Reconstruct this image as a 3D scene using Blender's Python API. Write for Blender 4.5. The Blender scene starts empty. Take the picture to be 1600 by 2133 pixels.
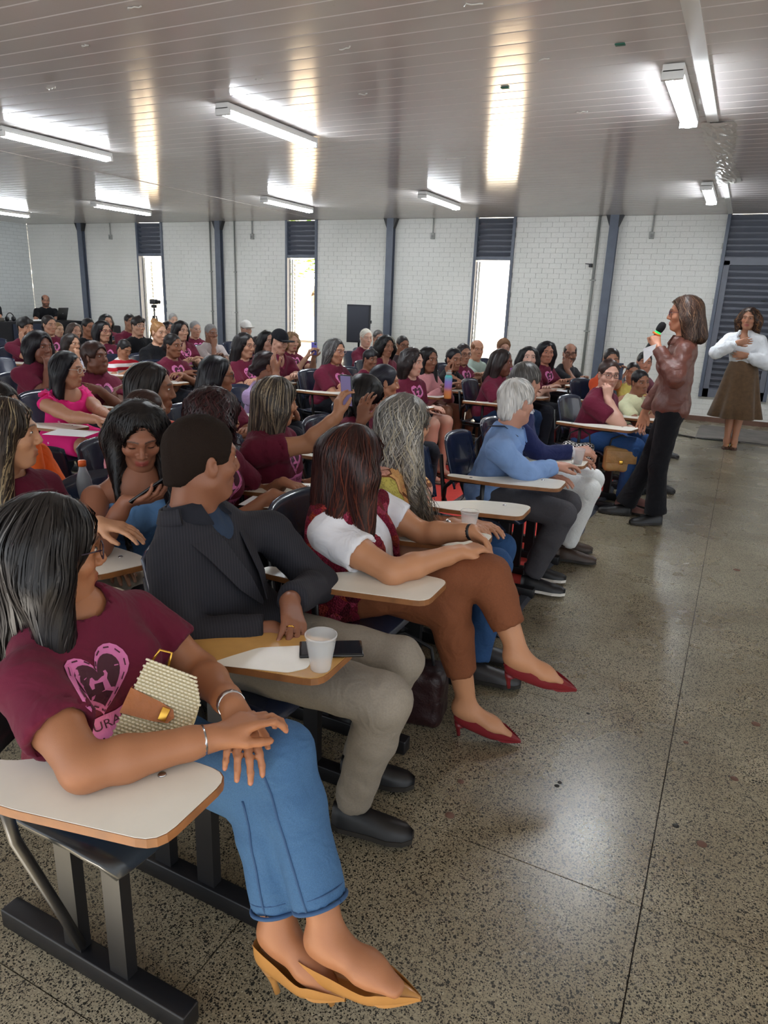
import bpy, bmesh, math, random
import numpy as np
from mathutils import Matrix, Vector
from mathutils.bvhtree import BVHTree
rnd = random.Random(7)
npr = np.random.RandomState(11)
PI = math.pi
SC = bpy.context.scene
COL = SC.collection
# ------------------------------------------------------------------ camera
FPX = 1460.5; CAMH = 1.57
_pit, _rol, _yaw = math.radians(16.926), math.radians(-2.207), math.radians(25.989)
_fwd = np.array([-math.sin(_yaw)*math.cos(_pit), math.cos(_yaw)*math.cos(_pit), -math.sin(_pit)])
_rt = np.array([math.cos(_yaw), math.sin(_yaw), 0.0]); _dn = np.cross(_fwd, _rt)
_r2 = math.cos(_rol)*_rt + math.sin(_rol)*_dn
_d2 = -math.sin(_rol)*_rt + math.cos(_rol)*_dn
CAMM = np.array([_r2, _d2, _fwd])
cam = bpy.data.cameras.new('camera'); camo = bpy.data.objects.new('camera', cam); COL.objects.link(camo)
cam.sensor_fit = 'VERTICAL'; cam.sensor_height = 36.0; cam.lens = 36.0*FPX/2133.0
cam.clip_start = 0.05; cam.clip_end = 200
_m = Matrix.Identity(4)
for _i in range(3):
    _m[_i][0] = _r2[_i]; _m[_i][1] = -_d2[_i]; _m[_i][2] = -_fwd[_i]
_m[0][3], _m[1][3], _m[2][3] = 0, 0, CAMH
camo.matrix_world = _m
SC.camera = camo
def _ray(x, y): return CAMM.T @ np.array([(x-800)/FPX, (y-1066.5)/FPX, 1.0])
def aZ(x, y, z): d = _ray(x, y); return np.array([0, 0, CAMH]) + d*((z-CAMH)/d[2])
def aY(x, y, Y): d = _ray(x, y); return np.array([0, 0, CAMH]) + d*(Y/d[1])
def aX(x, y, X): d = _ray(x, y); return np.array([0, 0, CAMH]) + d*(X/d[0])
# ------------------------------------------------------------------ render look, world, sun
SC.view_settings.view_transform = 'Standard'; SC.view_settings.look = 'None'
SC.view_settings.gamma = 1.0; SC.view_settings.use_curve_mapping = False
SC.view_settings.exposure = 0.72
SC.cycles.use_denoising = True
SC.cycles.max_bounces = 6; SC.cycles.diffuse_bounces = 3; SC.cycles.glossy_bounces = 3
SC.cycles.transmission_bounces = 4; SC.cycles.transparent_max_bounces = 8
SC.cycles.caustics_reflective = False; SC.cycles.caustics_refractive = False
SC.cycles.sample_clamp_indirect = 4.0
w = bpy.data.worlds.new('world'); SC.world = w; w.use_nodes = True
_bg = w.node_tree.nodes['Background']
_bg.inputs[0].default_value = (0.86, 0.93, 1.0, 1); _bg.inputs[1].default_value = 1.15
_sl = bpy.data.lights.new('sun', 'SUN'); _sl.energy = 34.0; _sl.angle = math.radians(0.6); _sl.color = (1.0, 0.95, 0.88)
_so = bpy.data.objects.new('sun', _sl); COL.objects.link(_so)
_so.rotation_euler = Vector((0.25, 0.62, -0.75)).to_track_quat('-Z', 'Y').to_euler()
# ------------------------------------------------------------------ materials
MATS = {}
def nt(name):
    m = bpy.data.materials.new(name); m.use_nodes = True; MATS[name] = m
    t = m.node_tree; return m, t, t.nodes, t.links, t.nodes['Principled BSDF']
def rgb(h):
    h = h.lstrip('#'); v = [int(h[i:i+2], 16)/255 for i in (0, 2, 4)]
    return tuple(((c/12.92) if c <= 0.04045 else ((c+0.055)/1.055)**2.4) for c in v) + (1,)
def mat(name, col, rough=0.6, metal=0.0, noise=0.0, nscale=40, bump=0.0, bscale=200, spec=0.5, coat=0.0, emit=None, stren=0, trans=0.0, sheen=0.0, alpha=1.0, crease=0.0):
    if name in MATS: return MATS[name]
    if isinstance(col, str): col = rgb(col)
    m, t, N, L, b = nt(name)
    b.inputs['Base Color'].default_value = col; b.inputs['Roughness'].default_value = rough
    b.inputs['Metallic'].default_value = metal; b.inputs['Specular IOR Level'].default_value = spec
    b.inputs['Coat Weight'].default_value = coat; b.inputs['Transmission Weight'].default_value = trans
    b.inputs['Sheen Weight'].default_value = sheen; b.inputs['Alpha'].default_value = alpha
    if emit:
        b.inputs['Emission Color'].default_value = rgb(emit) if isinstance(emit, str) else emit
        b.inputs['Emission Strength'].default_value = stren
    tc = N.new('ShaderNodeTexCoord')
    if noise:
        n = N.new('ShaderNodeTexNoise'); n.inputs['Scale'].default_value = nscale; n.inputs['Detail'].default_value = 4
        L.new(tc.outputs['Object'], n.inputs['Vector'])
        mr = N.new('ShaderNodeMapRange'); mr.inputs[3].default_value = 1-noise; mr.inputs[4].default_value = 1+noise
        mr.inputs[1].default_value = 0.25; mr.inputs[2].default_value = 0.75
        L.new(n.outputs['Fac'], mr.inputs[0])
        mx = N.new('ShaderNodeVectorMath'); mx.operation = 'SCALE'; mx.inputs[0].default_value = col[:3]
        L.new(mr.outputs[0], mx.inputs['Scale']); L.new(mx.outputs[0], b.inputs['Base Color'])
    if bump:
        n2 = N.new('ShaderNodeTexNoise'); n2.inputs['Scale'].default_value = bscale; n2.inputs['Detail'].default_value = 3
        L.new(tc.outputs['Object'], n2.inputs['Vector'])
        bp = N.new('ShaderNodeBump'); bp.inputs['Strength'].default_value = bump; bp.inputs['Distance'].default_value = 0.004
        L.new(n2.outputs['Fac'], bp.inputs['Height']); L.new(bp.outputs[0], b.inputs['Normal'])
        if crease:
            n3 = N.new('ShaderNodeTexNoise'); n3.inputs['Scale'].default_value = 11; n3.inputs['Detail'].default_value = 2; n3.inputs['Distortion'].default_value = 1.2; L.new(tc.outputs['Object'], n3.inputs['Vector'])
            b2 = N.new('ShaderNodeBump'); b2.inputs['Strength'].default_value = crease; b2.inputs['Distance'].default_value = 0.02; L.new(n3.outputs['Fac'], b2.inputs['Height']); L.new(b2.outputs[0], bp.inputs['Normal'])
    return m
# terrazzo (world position so that the slabs can share one mesh)
m, t, N, L, b = nt('terrazzo')
geo = N.new('ShaderNodeNewGeometry')
def noise(scale, det=3, vec=None, rough=0.5):
    n = N.new('ShaderNodeTexNoise'); n.inputs['Scale'].default_value = scale; n.inputs['Detail'].default_value = det
    n.inputs['Roughness'].default_value = rough
    L.new(vec if vec else geo.outputs['Position'], n.inputs['Vector']); return n
def ramp(src, stops):
    r = N.new('ShaderNodeValToRGB'); el = r.color_ramp.elements
    while len(el) < len(stops): el.new(0.5)
    for e, (p, c) in zip(el, stops): e.position = p; e.color = c if len(c) == 4 else tuple(c)+(1,)
    L.new(src, r.inputs[0]); return r
def mixc(fac, a, bb, mode='MIX'):
    x = N.new('ShaderNodeMix'); x.data_type = 'RGBA'; x.blend_type = mode
    if hasattr(fac, 'links'): L.new(fac, x.inputs[0])
    else: x.inputs[0].default_value = fac
    for s, i in ((a, 6), (bb, 7)):
        if hasattr(s, 'links'): L.new(s, x.inputs[i])
        else: x.inputs[i].default_value = s if len(s) == 4 else tuple(s)+(1,)
    return x.outputs[2]
base = ramp(noise(2.2, 5).outputs['Fac'], [(0.3, rgb('#8f846e')), (0.55, rgb('#a09781')), (0.75, rgb('#aba18b'))])
g2 = ramp(noise(190, 2).outputs['Fac'], [(0.35, (0.7, 0.7, 0.7)), (0.65, (1.15, 1.14, 1.1))])
c = mixc(1.0, base.outputs[0], g2.outputs[0], 'MULTIPLY')
def chips(scale, thr, col, sel, c):
    v = N.new('ShaderNodeTexVoronoi'); v.inputs['Scale'].default_value = scale; L.new(geo.outputs['Position'], v.inputs['Vector'])
    sz = N.new('ShaderNodeSeparateColor'); L.new(v.outputs['Color'], sz.inputs[0])
    th = N.new('ShaderNodeMath'); th.operation = 'MULTIPLY'; th.inputs[1].default_value = thr; L.new(sz.outputs[1], th.inputs[0])
    lt = N.new('ShaderNodeMath'); lt.operation = 'LESS_THAN'; L.new(v.outputs['Distance'], lt.inputs[0]); L.new(th.outputs[0], lt.inputs[1])
    se = N.new('ShaderNodeMath'); se.operation = 'LESS_THAN'; se.inputs[1].default_value = sel; L.new(sz.outputs[0], se.inputs[0])
    an = N.new('ShaderNodeMath'); an.operation = 'MULTIPLY'; L.new(lt.outputs[0], an.inputs[0]); L.new(se.outputs[0], an.inputs[1])
    return mixc(an.outputs[0], c, col)
c = chips(210, 0.66, rgb('#2a2824'), 0.66, c)
c = chips(105, 0.5, rgb('#33332e'), 0.34, c)
c = chips(330, 0.6, rgb('#2f2c27'), 0.5, c)
c = chips(160, 0.42, rgb('#b9b19a'), 0.14, c)
st = ramp(noise(1.1, 6, None, 0.65).outputs['Fac'], [(0.36, (0.74, 0.69, 0.62)), (0.58, (1, 1, 1))])
c = mixc(0.55, c, st.outputs[0], 'MULTIPLY')
L.new(c, b.inputs['Base Color'])
rr = N.new('ShaderNodeMapRange'); rr.inputs[3].default_value = 0.2; rr.inputs[4].default_value = 0.36
L.new(noise(3.0, 4).outputs['Fac'], rr.inputs[0]); L.new(rr.outputs[0], b.inputs['Roughness'])
b.inputs['Specular IOR Level'].default_value = 0.55
mat('joint', '#3a3026', 0.5)
# painted brick
m, t, N, L, b = nt('white_brick')
geo = N.new('ShaderNodeNewGeometry')
c = ramp(noise(1.3, 4).outputs['Fac'], [(0.3, rgb('#e6e5de')), (0.7, rgb('#f0eee8'))])
g2 = ramp(noise(60, 3).outputs['Fac'], [(0.3, (0.93, 0.93, 0.92)), (0.6, (1, 1, 1))])
L.new(mixc(1.0, c.outputs[0], g2.outputs[0], 'MULTIPLY'), b.inputs['Base Color'])
b.inputs['Roughness'].default_value = 0.42
bp = N.new('ShaderNodeBump'); bp.inputs['Strength'].default_value = 0.35; bp.inputs['Distance'].default_value = 0.004
L.new(noise(70, 4).outputs['Fac'], bp.inputs['Height']); L.new(bp.outputs[0], b.inputs['Normal'])
mat('mortar', '#c9c7be', 0.8)
m, t, N, L, b = nt('white_wall')
geo = N.new('ShaderNodeNewGeometry')
sx = N.new('ShaderNodeSeparateXYZ'); L.new(geo.outputs['Position'], sx.inputs[0])
cb = N.new('ShaderNodeCombineXYZ'); L.new(sx.outputs[1], cb.inputs[0]); L.new(sx.outputs[2], cb.inputs[1])
br = N.new('ShaderNodeTexBrick'); L.new(cb.outputs[0], br.inputs['Vector']); br.inputs['Scale'].default_value = 1
br.inputs['Brick Width'].default_value = 0.185; br.inputs['Row Height'].default_value = 0.0745; br.inputs['Mortar Size'].default_value = 0.004
br.inputs['Color1'].default_value = rgb('#dfe1df'); br.inputs['Color2'].default_value = rgb('#dadcda'); br.inputs['Mortar'].default_value = rgb('#c4c6c3')
L.new(br.outputs[0], b.inputs['Base Color']); b.inputs['Roughness'].default_value = 0.5
# ceiling boards: glossy white plastic with fine ribs across the room
m, t, N, L, b = nt('ceiling_board')
geo = N.new('ShaderNodeNewGeometry')
c = ramp(noise(0.7, 5).outputs['Fac'], [(0.3, rgb('#d3cbc8')), (0.7, rgb('#ddd7d3'))])
sp = ramp(noise(9, 4, None, 0.7).outputs['Fac'], [(0.7, (1, 1, 1)), (0.76, (0.86, 0.85, 0.83))])
L.new(mixc(1.0, c.outputs[0], sp.outputs[0], 'MULTIPLY'), b.inputs['Base Color'])
b.inputs['Roughness'].default_value = 0.13; b.inputs['Specular IOR Level'].default_value = 0.5
mp = N.new('ShaderNodeMapping'); mp.inputs['Scale'].default_value = (0.6, 260, 1); L.new(geo.outputs['Position'], mp.inputs[0])
n1 = noise(1.0, 2, mp.outputs[0])
bp = N.new('ShaderNodeBump'); bp.inputs['Strength'].default_value = 0.5; bp.inputs['Distance'].default_value = 0.00035
L.new(n1.outputs['Fac'], bp.inputs['Height']); L.new(bp.outputs[0], b.inputs['Normal'])
mat('ceiling_gap', '#b4aba6', 0.6)
mat('steel_blue', '#5d6472', 0.38, noise=0.12, nscale=8, bump=0.15, bscale=60)
mat('louvre_grey', '#71747f', 0.42, noise=0.06, nscale=10)
mat('dark_metal', '#1c1c1f', 0.45)
mat('black_paint', '#141416', 0.35, noise=0.2, nscale=12)
mat('white_paint', '#e4e3de', 0.4)
mat('lamp_body', '#e9e9e6', 0.35)
mat('lamp_tube', '#ffffff', 0.4, emit=(0.87, 0.94, 1.0, 1), stren=50.0)
mat('conduit_grey', '#a5a5a0', 0.45)
mat('conduit_dark', '#8b8c88', 0.4)
mat('trim_brown', '#6b4c3e', 0.7, noise=0.2, nscale=6)
mat('carpet_red', '#c33a31', 0.95, noise=0.08, nscale=30, bump=0.5, bscale=500)
mat('carpet_edge', '#3a3d46', 0.9, noise=0.1, nscale=60)
mat('mat_grey', '#77716c', 0.95, noise=0.25, nscale=5, bump=0.6, bscale=300)
mat('cable_black', '#15130f', 0.5)
mat('black_cloth', '#15151b', 0.85, noise=0.15, nscale=6)
mat('navy_cloth', '#232a3d', 0.85)
mat('gold', '#d9a94a', 0.25, 1.0); mat('silver', '#cfd0d2', 0.22, 1.0)
mat('paper', '#eeeef0', 0.7); mat('eye_white', '#dcd8d2', 0.2); mat('eye_dark', '#1c1210', 0.12)
mat('glass_clear', '#ffffff', 0.02, trans=1.0); MATS['glass_clear'].node_tree.nodes['Principled BSDF'].inputs['IOR'].default_value = 1.02
# ------------------------------------------------------------------ mesh helpers
class MB:
    def __init__(s): s.v = []; s.f = []; s.mi = []; s.sm = []
    def add(s, vs, fs, mi=0, smooth=False):
        o = len(s.v); s.v += [tuple(map(float, p)) for p in vs]
        for f in fs: s.f.append(tuple(i+o for i in f)); s.mi.append(mi); s.sm.append(smooth)
    def box(s, c, d, mi=0, R=None, bev=0.0):
        hx, hy, hz = d[0]/2, d[1]/2, d[2]/2
        if bev:
            bm = bmesh.new(); bmesh.ops.create_cube(bm, size=1.0)
            for v in bm.verts: v.co = Vector((v.co.x*d[0], v.co.y*d[1], v.co.z*d[2]))
            bmesh.ops.bevel(bm, geom=bm.edges[:], offset=bev, segments=2, affect='EDGES', profile=0.5)
            bm.verts.ensure_lookup_table()
            vs = [v.co.copy() for v in bm.verts]; fs = [[v.index for v in f.verts] for f in bm.faces]; bm.free()
        else:
            vs = [Vector((x, y, z)) for x in (-hx, hx) for y in (-hy, hy) for z in (-hz, hz)]
            fs = [(0, 1, 3, 2), (4, 6, 7, 5), (0, 4, 5, 1), (2, 3, 7, 6), (0, 2, 6, 4), (1, 5, 7, 3)]
        c = Vector(c)
        s.add([(R @ v if R else v) + c for v in vs], fs, mi, bool(bev))
    def tube(s, pts, r, n=8, mi=0, cap=True, flat=None):
        P = [Vector(p) for p in pts]; rs = r if isinstance(r, (list, tuple)) else [r]*len(P)
        vs = []; up = Vector((0, 0, 1)); prev = None
        for i, p in enumerate(P):
            d = (P[min(i+1, len(P)-1)] - P[max(i-1, 0)]).normalized()
            if prev is None:
                u = d.cross(up)
                if u.length < 1e-3: u = d.cross(Vector((1, 0, 0)))
            else: u = prev - d*prev.dot(d)
            u.normalize(); prev = u; v = d.cross(u)
            q = flat if flat else 1.0
            for k in range(n):
                a = 2*PI*k/n; vs.append(p + u*(math.cos(a)*rs[i]) + v*(math.sin(a)*rs[i]*q))
        fs = [(i*n+k, i*n+(k+1) % n, (i+1)*n+(k+1) % n, (i+1)*n+k) for i in range(len(P)-1) for k in range(n)]
        if cap: fs += [tuple(range(n-1, -1, -1)), tuple(range((len(P)-1)*n, len(P)*n))]
        s.add(vs, fs, mi, True)
    def lathe(s, prof, n=24, c=(0, 0, 0), mi=0, R=None, cap=True):
        vs = []; c = Vector(c)
        for r, z in prof:
            for k in range(n):
                a = 2*PI*k/n; p = Vector((r*math.cos(a), r*math.sin(a), z)); vs.append((R @ p if R else p) + c)
        m_ = len(prof); fs = [(i*n+k, i*n+(k+1) % n, (i+1)*n+(k+1) % n, (i+1)*n+k) for i in range(m_-1) for k in range(n)]
        if cap: fs += [tuple(range(n-1, -1, -1)), tuple(range((m_-1)*n, m_*n))]
        s.add(vs, fs, mi, True)
    def prism(s, poly, z0, z1, mi=0, mi_side=None):
        n = len(poly); vs = [(x, y, z0) for x, y in poly] + [(x, y, z1) for x, y in poly]
        s.add(vs, [tuple(range(n-1, -1, -1)), tuple(range(n, 2*n))], mi)
        s.add(vs, [(i, (i+1) % n, n+(i+1) % n, n+i) for i in range(n)], mi if mi_side is None else mi_side)
    def mesh(s, name, mats):
        me = bpy.data.meshes.new(name); me.from_pydata(s.v, [], s.f)
        for x in (mats if isinstance(mats, (list, tuple)) else [mats]): me.materials.append(MATS[x] if isinstance(x, str) else x)
        me.polygons.foreach_set('material_index', s.mi); me.polygons.foreach_set('use_smooth', s.sm); me.update(); return me
    def build(s, name, mats, parent=None, loc=None):
        return link(name, s.mesh(name, mats), parent, loc)
def link(name, me, parent=None, loc=None, rot=None):
    o = bpy.data.objects.new(name, me); COL.objects.link(o)
    if parent is not None: o.parent = parent
    if loc is not None: o.location = loc
    if rot is not None: o.rotation_euler = rot
    return o
def tag(o, label, cat, group=None, kind=None):
    if label: o['label'] = label
    if cat: o['category'] = cat
    if group: o['group'] = group
    if kind: o['kind'] = kind
    return o
def empty(name, loc=(0, 0, 0), rz=0.0):
    o = bpy.data.objects.new(name, None); COL.objects.link(o); o.location = loc; o.rotation_euler = (0, 0, rz); o.empty_display_size = 0.1
    return o
def copy_tree(o, parent=None):
    c = o.copy(); COL.objects.link(c)
    if parent is not None: c.parent = parent
    for ch in list(o.children): copy_tree(ch, c)
    return c
def rounded(poly, r, seg=5):
    out = []; n = len(poly)
    for i in range(n):
        p = Vector(poly[i]).to_2d() if len(poly[i]) > 2 else Vector(poly[i]); a = (Vector(poly[i-1])-p); c_ = (Vector(poly[(i+1) % n])-p)
        rr_ = min(r, a.length*0.45, c_.length*0.45); a.normalize(); c_.normalize()
        for k in range(seg+1):
            tt = k/seg; q0 = p+a*rr_*(1-tt); q1 = p+c_*rr_*tt; out.append(tuple(q0.lerp(q1, tt)))
    return out
# ================================================================== ROOM
ZC = 2.86; YW = 11.45; XL = -14.73; XR = 8.5; YN = -1.6
mb = MB(); mb.add([(XL, YN, -0.012), (XR, YN, -0.012), (XR, YW+0.1, -0.012), (XL, YW+0.1, -0.012)], [(0, 1, 2, 3)])
floor_o = mb.build('floor', 'joint'); tag(floor_o, 'polished terrazzo floor of square slabs with dark joints', None, None, 'structure')
PT = 0.93
mb = MB(); g = 0.0035; h_ = PT/2-g/2
mb.add([(-h_, -h_, 0), (h_, -h_, 0), (h_, h_, 0), (-h_, h_, 0), (-h_+.002, -h_+.002, .0), (h_-.002, -h_+.002, .0)], [(0, 1, 2, 3)])
mb = MB(); mb.box((0, 0, -0.006), (PT-g, PT-g, 0.012))
slab_me = mb.mesh('floor_slab', 'terrazzo')
nslab = 0
for i in range(-16, 5):
    for j in range(-2, 11):
        x = (i+0.5)*PT; y = 1.706+(j+0.5)*PT
        if x < XL-0.3 or y < 0.2-PT or y > YW+0.2: continue
        if x < -1.5 - y*1.25: continue           # slabs the room's camera side never shows lie left out behind the rows
        link('floor_slab', slab_me, floor_o, (x, y, 0)); nslab += 1
# gum marks and small chips on the floor
for (px, py, r, c_) in ((1160, 1637, 0.009, 'cable_black'), (1166, 1630, 0.008, 'cable_black'), (960, 1628, 0.012, 'trim_brown'), (937, 1698, 0.016, 'trim_brown'),
                        (1225, 1486, 0.008, 'cable_black'), (1535, 1187, 0.022, 'trim_brown'), (1575, 1508, 0.018, 'trim_brown'), (1530, 1622, 0.014, 'trim_brown'), (1408, 1720, 0.011, 'cable_black'), (1462, 1758, 0.016, 'trim_brown'), (1429, 1546, 0.01, 'trim_brown')):
    p = aZ(px, py, 0.0); mb = MB()
    mb.lathe([(r, 0.0002), (r*0.8, 0.0014), (0.0005, 0.0016)], 10, (p[0], p[1], 0)); mb.build('gum_spot', c_, floor_o)
# ---- ceiling
mb = MB(); mb.box(((XL+XR)/2, (YN+YW)/2, ZC+0.03), (XR-XL+.3, YW-YN+.3, 0.02))
ceil_o = mb.build('ceiling', 'ceiling_gap'); tag(ceil_o, 'white plastic board ceiling with long narrow boards', None, None, 'structure')
PW = 0.1655
for (x0, x1) in ((XL, -7.06), (-7.05, -0.47), (-0.43, XR)):
    mb = MB(); L_ = x1-x0; w_ = PW/2-0.0022
    prof = [(-w_, 0.004), (-w_+0.004, 0.0), (-w_*0.5, -0.00015), (0, -0.0002), (w_*0.5, -0.00015), (w_-0.004, 0.0), (w_, 0.004), (w_, 0.014), (-w_, 0.014)]
    vs = [(xx, y, z) for xx in (-L_/2, L_/2) for y, z in prof]; n = len(prof)
    mb.add(vs, [(i, (i+1) % n, n+(i+1) % n, n+i) for i in range(n)], 0)
    mb.add(vs, [tuple(range(n)), tuple(range(2*n-1, n-1, -1))])
    me = mb.mesh('ceiling_board', 'ceiling_board')
    y = 2.877 - PW*26
    while y < YW:
        if y+PW > YN: link('ceiling_board', me, ceil_o, ((x0+x1)/2, y+PW/2, ZC))
        y += PW
# seam strips
mb = MB(); mb.box((-0.45, (YN+6.0)/2, ZC-0.004), (0.075, 6.0-YN, 0.008)); mb.box((-0.45, (8.7+YW)/2, ZC-0.004), (0.06, YW-8.7, 0.008))
o = mb.build('trim_1', 'lamp_body'); tag(o, 'white joint strip running along the ceiling boards', None, None, 'structure')
mb = MB(); mb.box((-7.055, (YN+YW)/2, ZC-0.001), (0.014, YW-YN, 0.006)); o = mb.build('trim_2', 'ceiling_gap'); tag(o, 'thin dark joint line crossing the ceiling', None, None, 'structure')
# crumpled tape patch on the damaged seam
mb = MB(); nx, ny = 10, 40; r2 = random.Random(3); vs = []
for j in range(ny+1):
    for i in range(nx+1):
        u = i/nx-0.5; v = j/ny
        ww = 0.20+0.04*math.sin(v*9)+0.03*r2.uniform(-1, 1)
        e_ = 1-abs(2*u)**3
        vs.append((-0.42+u*ww, 6.0+v*2.75+0.02*r2.uniform(-1, 1), ZC-0.003-e_*(0.004+0.010*r2.random())))
mb.add(vs, [(j*(nx+1)+i, (j+1)*(nx+1)+i, (j+1)*(nx+1)+i+1, j*(nx+1)+i+1) for j in range(ny) for i in range(nx)])
mat('tape', '#d6d3cb', 0.25, noise=0.1, nscale=12)
tag(mb.build('tape_patch', 'tape'), 'crumpled pale tape patch stuck along the ceiling seam', 'tape')
# bits of torn tape and leaf scraps hanging on the ceiling
for k, (px, py, lab) in enumerate(((279, 15, 'torn tape scrap at the very top left of the ceiling'), (178, 95, 'torn tape scrap high above the left strip lamp'), (108, 183, 'torn tape scrap just above the left strip lamp'), (540, 164, 'torn tape scrap above the middle strip lamp'),
                                  (758, 196, 'torn tape scrap in the dark streak of the middle ceiling'), (718, 99, 'torn tape scrap high in the middle of the ceiling'), (985, 7, 'torn tape scrap cut by the top edge of the view'), (950, 330, 'long tape scrap left of the bright window reflection'), (1133, 123, 'torn tape scrap above the bright window reflection'), (1213, 233, 'torn tape scrap between window reflection and large strip lamp'))):
    p = aZ(px, py, ZC-0.006); mb = MB(); r3 = random.Random(k)
    L_ = (0.05+0.05*r3.random())*(3 if 'long' in lab else 1)
    mb.tube([(p[0]+L_*(i/5-0.5), p[1]+0.02*r3.uniform(-1, 1), p[2]-0.004*r3.random()) for i in range(6)], 0.004, 5, 0)
    tag(mb.build('tape_scrap', 'tape'), lab, 'tape', 'torn tape scraps on the ceiling')
mat('leaf_scrap', '#2f6b58', 0.6)
for (px, py, s_) in ((1292, 93, 'nearer the strip lamp on the right'), (1052, 183, 'in the bright window reflection')):
    p = aZ(px, py, ZC-0.005); mb = MB(); mb.box(p, (0.05, 0.035, 0.006), 0, None, 0.002)
    tag(mb.build('green_scrap', 'leaf_scrap'), 'dark green paper scrap stuck to the ceiling ' + s_, 'scrap')
# ---- back wall of painted brick with tall window slots
OPEN = [(-11.45, -10.75), (-7.79, -7.11), (-4.135, -3.475), (-0.475, 0.42)]
ZB = 0.36
def in_open(x0, x1, z):
    return z > ZB and any(x1 > a+0.001 and x0 < b_-0.001 for a, b_ in OPEN)
mb = MB(); xs = [XL]+[v for a in OPEN for v in a]+[XR]
for k in range(0, len(xs), 2): mb.box(((xs[k]+xs[k+1])/2, YW+0.085, ZC/2), (xs[k+1]-xs[k], 0.15, ZC))
for a, b_ in OPEN: mb.box(((a+b_)/2, YW+0.085, ZB/2), (b_-a, 0.15, ZB))
wall = mb.build('wall_back', 'mortar'); tag(wall, 'white painted brick wall with tall narrow openings', None, None, 'structure')
BH, BL = 0.0745, 0.185
bricks = []
nrow = int(ZC/BH)+1
for r in range(nrow):
    z1 = ZC-0.006-r*BH; z0 = max(z1-BH+0.0035, 0.0)
    if z1 < 0.01: break
    x = XL + (0 if r % 2 else -BL/2) + rnd.uniform(-.02, .02)
    while x < XR:
        a, b_ = max(x, XL)+0.0012, min(x+BL, XR)-0.0012
        for o0, o1 in OPEN:
            if (z0+z1)/2 > ZB:
                if a < o0 < b_: b_ = o0 if (o0-a) >= (b_-o1) else b_
                if a < o1 < b_: a = o1 if b_ > o1 else a
                if a >= o0-1e-4 and b_ <= o1+1e-4: a = b_ = 0
        if b_-a > 0.02: bricks.append((a, b_, z0, z1))
        x += BL
def bkey(q):
    cx, cz = (q[0]+q[1])/2, (q[2]+q[3])/2
    return (q[1]-q[0] < BL-0.01, math.hypot(cx, YW))
vis = [q for q in bricks if not (q[2] < 0.75 and q[0] < -1.2) and q[1] < 0.3]
vis.sort(key=bkey); near = set(id(q) for q in vis[:298])
mb = MB(); mb.box((0, 0.0, 0), (BL-0.0024, 0.012, BH-0.0035)); brick_me = mb.mesh('brick', 'white_brick')
rest = MB()
for q in bricks:
    cx, cz = (q[0]+q[1])/2, (q[2]+q[3])/2; dy = rnd.uniform(-0.0012, 0.0012)
    if id(q) in near: link('brick', brick_me, wall, (cx, YW+0.005+dy, cz))
    else: rest.box((cx, YW+0.005+dy, cz), (q[1]-q[0], 0.012, q[3]-q[2]))
o = rest.build('brick_courses', 'white_brick', wall); o['kind'] = 'stuff'
mb = MB(); mb.box((XL-0.06, (YN+YW)/2, ZC/2), (0.12, YW-YN, ZC))
tag(mb.build('wall_left', 'white_wall'), 'white painted end wall behind the sound desk', None, None, 'structure')
mb = MB(); mb.box((1.2, YW-0.012, 0.035), (5.2, 0.022, 0.07)); tag(mb.build('baseboard_back', 'trim_brown'), 'low brown skirting strip under the brick wall', None, None, 'structure')
# ---- steel posts
for X, lab in ((-12.98, 'blue-grey steel wall post next to the sound desk corner'), (-9.29, 'blue-grey steel wall post flanked by two thin conduits'),
               (-5.625, 'blue-grey steel wall post to the right of the loudspeaker'), (-1.975, 'chipped blue-grey steel wall post nearest the louvred shutter')):
    e = empty('steel_post', (X, YW-0.014, 0))
    mb = MB(); mb.box((0, -0.085, ZC/2), (0.125, 0.012, ZC)); mb.build('front_flange', 'steel_blue', e)
    mb = MB(); mb.box((0, -0.04, ZC/2), (0.012, 0.08, ZC)); mb.build('web', 'steel_blue', e)
    mb = MB(); mb.box((0, -0.006, ZC/2), (0.125, 0.01, ZC)); mb.build('rear_flange', 'steel_blue', e)
    for s_ in (-1, 1):
        mb = MB(); vs = [(s_*0.062, -0.09, ZC), (s_*0.125, -0.09, ZC), (s_*0.062, -0.09, ZC-0.16), (s_*0.062, -0.0, ZC), (s_*0.125, -0.0, ZC), (s_*0.062, -0.0, ZC-0.16)]
        mb.add(vs, [(0, 1, 2), (3, 5, 4), (0, 3, 4, 1), (1, 4, 5, 2), (2, 5, 3, 0)]); mb.build('bracket', 'dark_metal', e)
    tag(e, lab, 'post')
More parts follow.
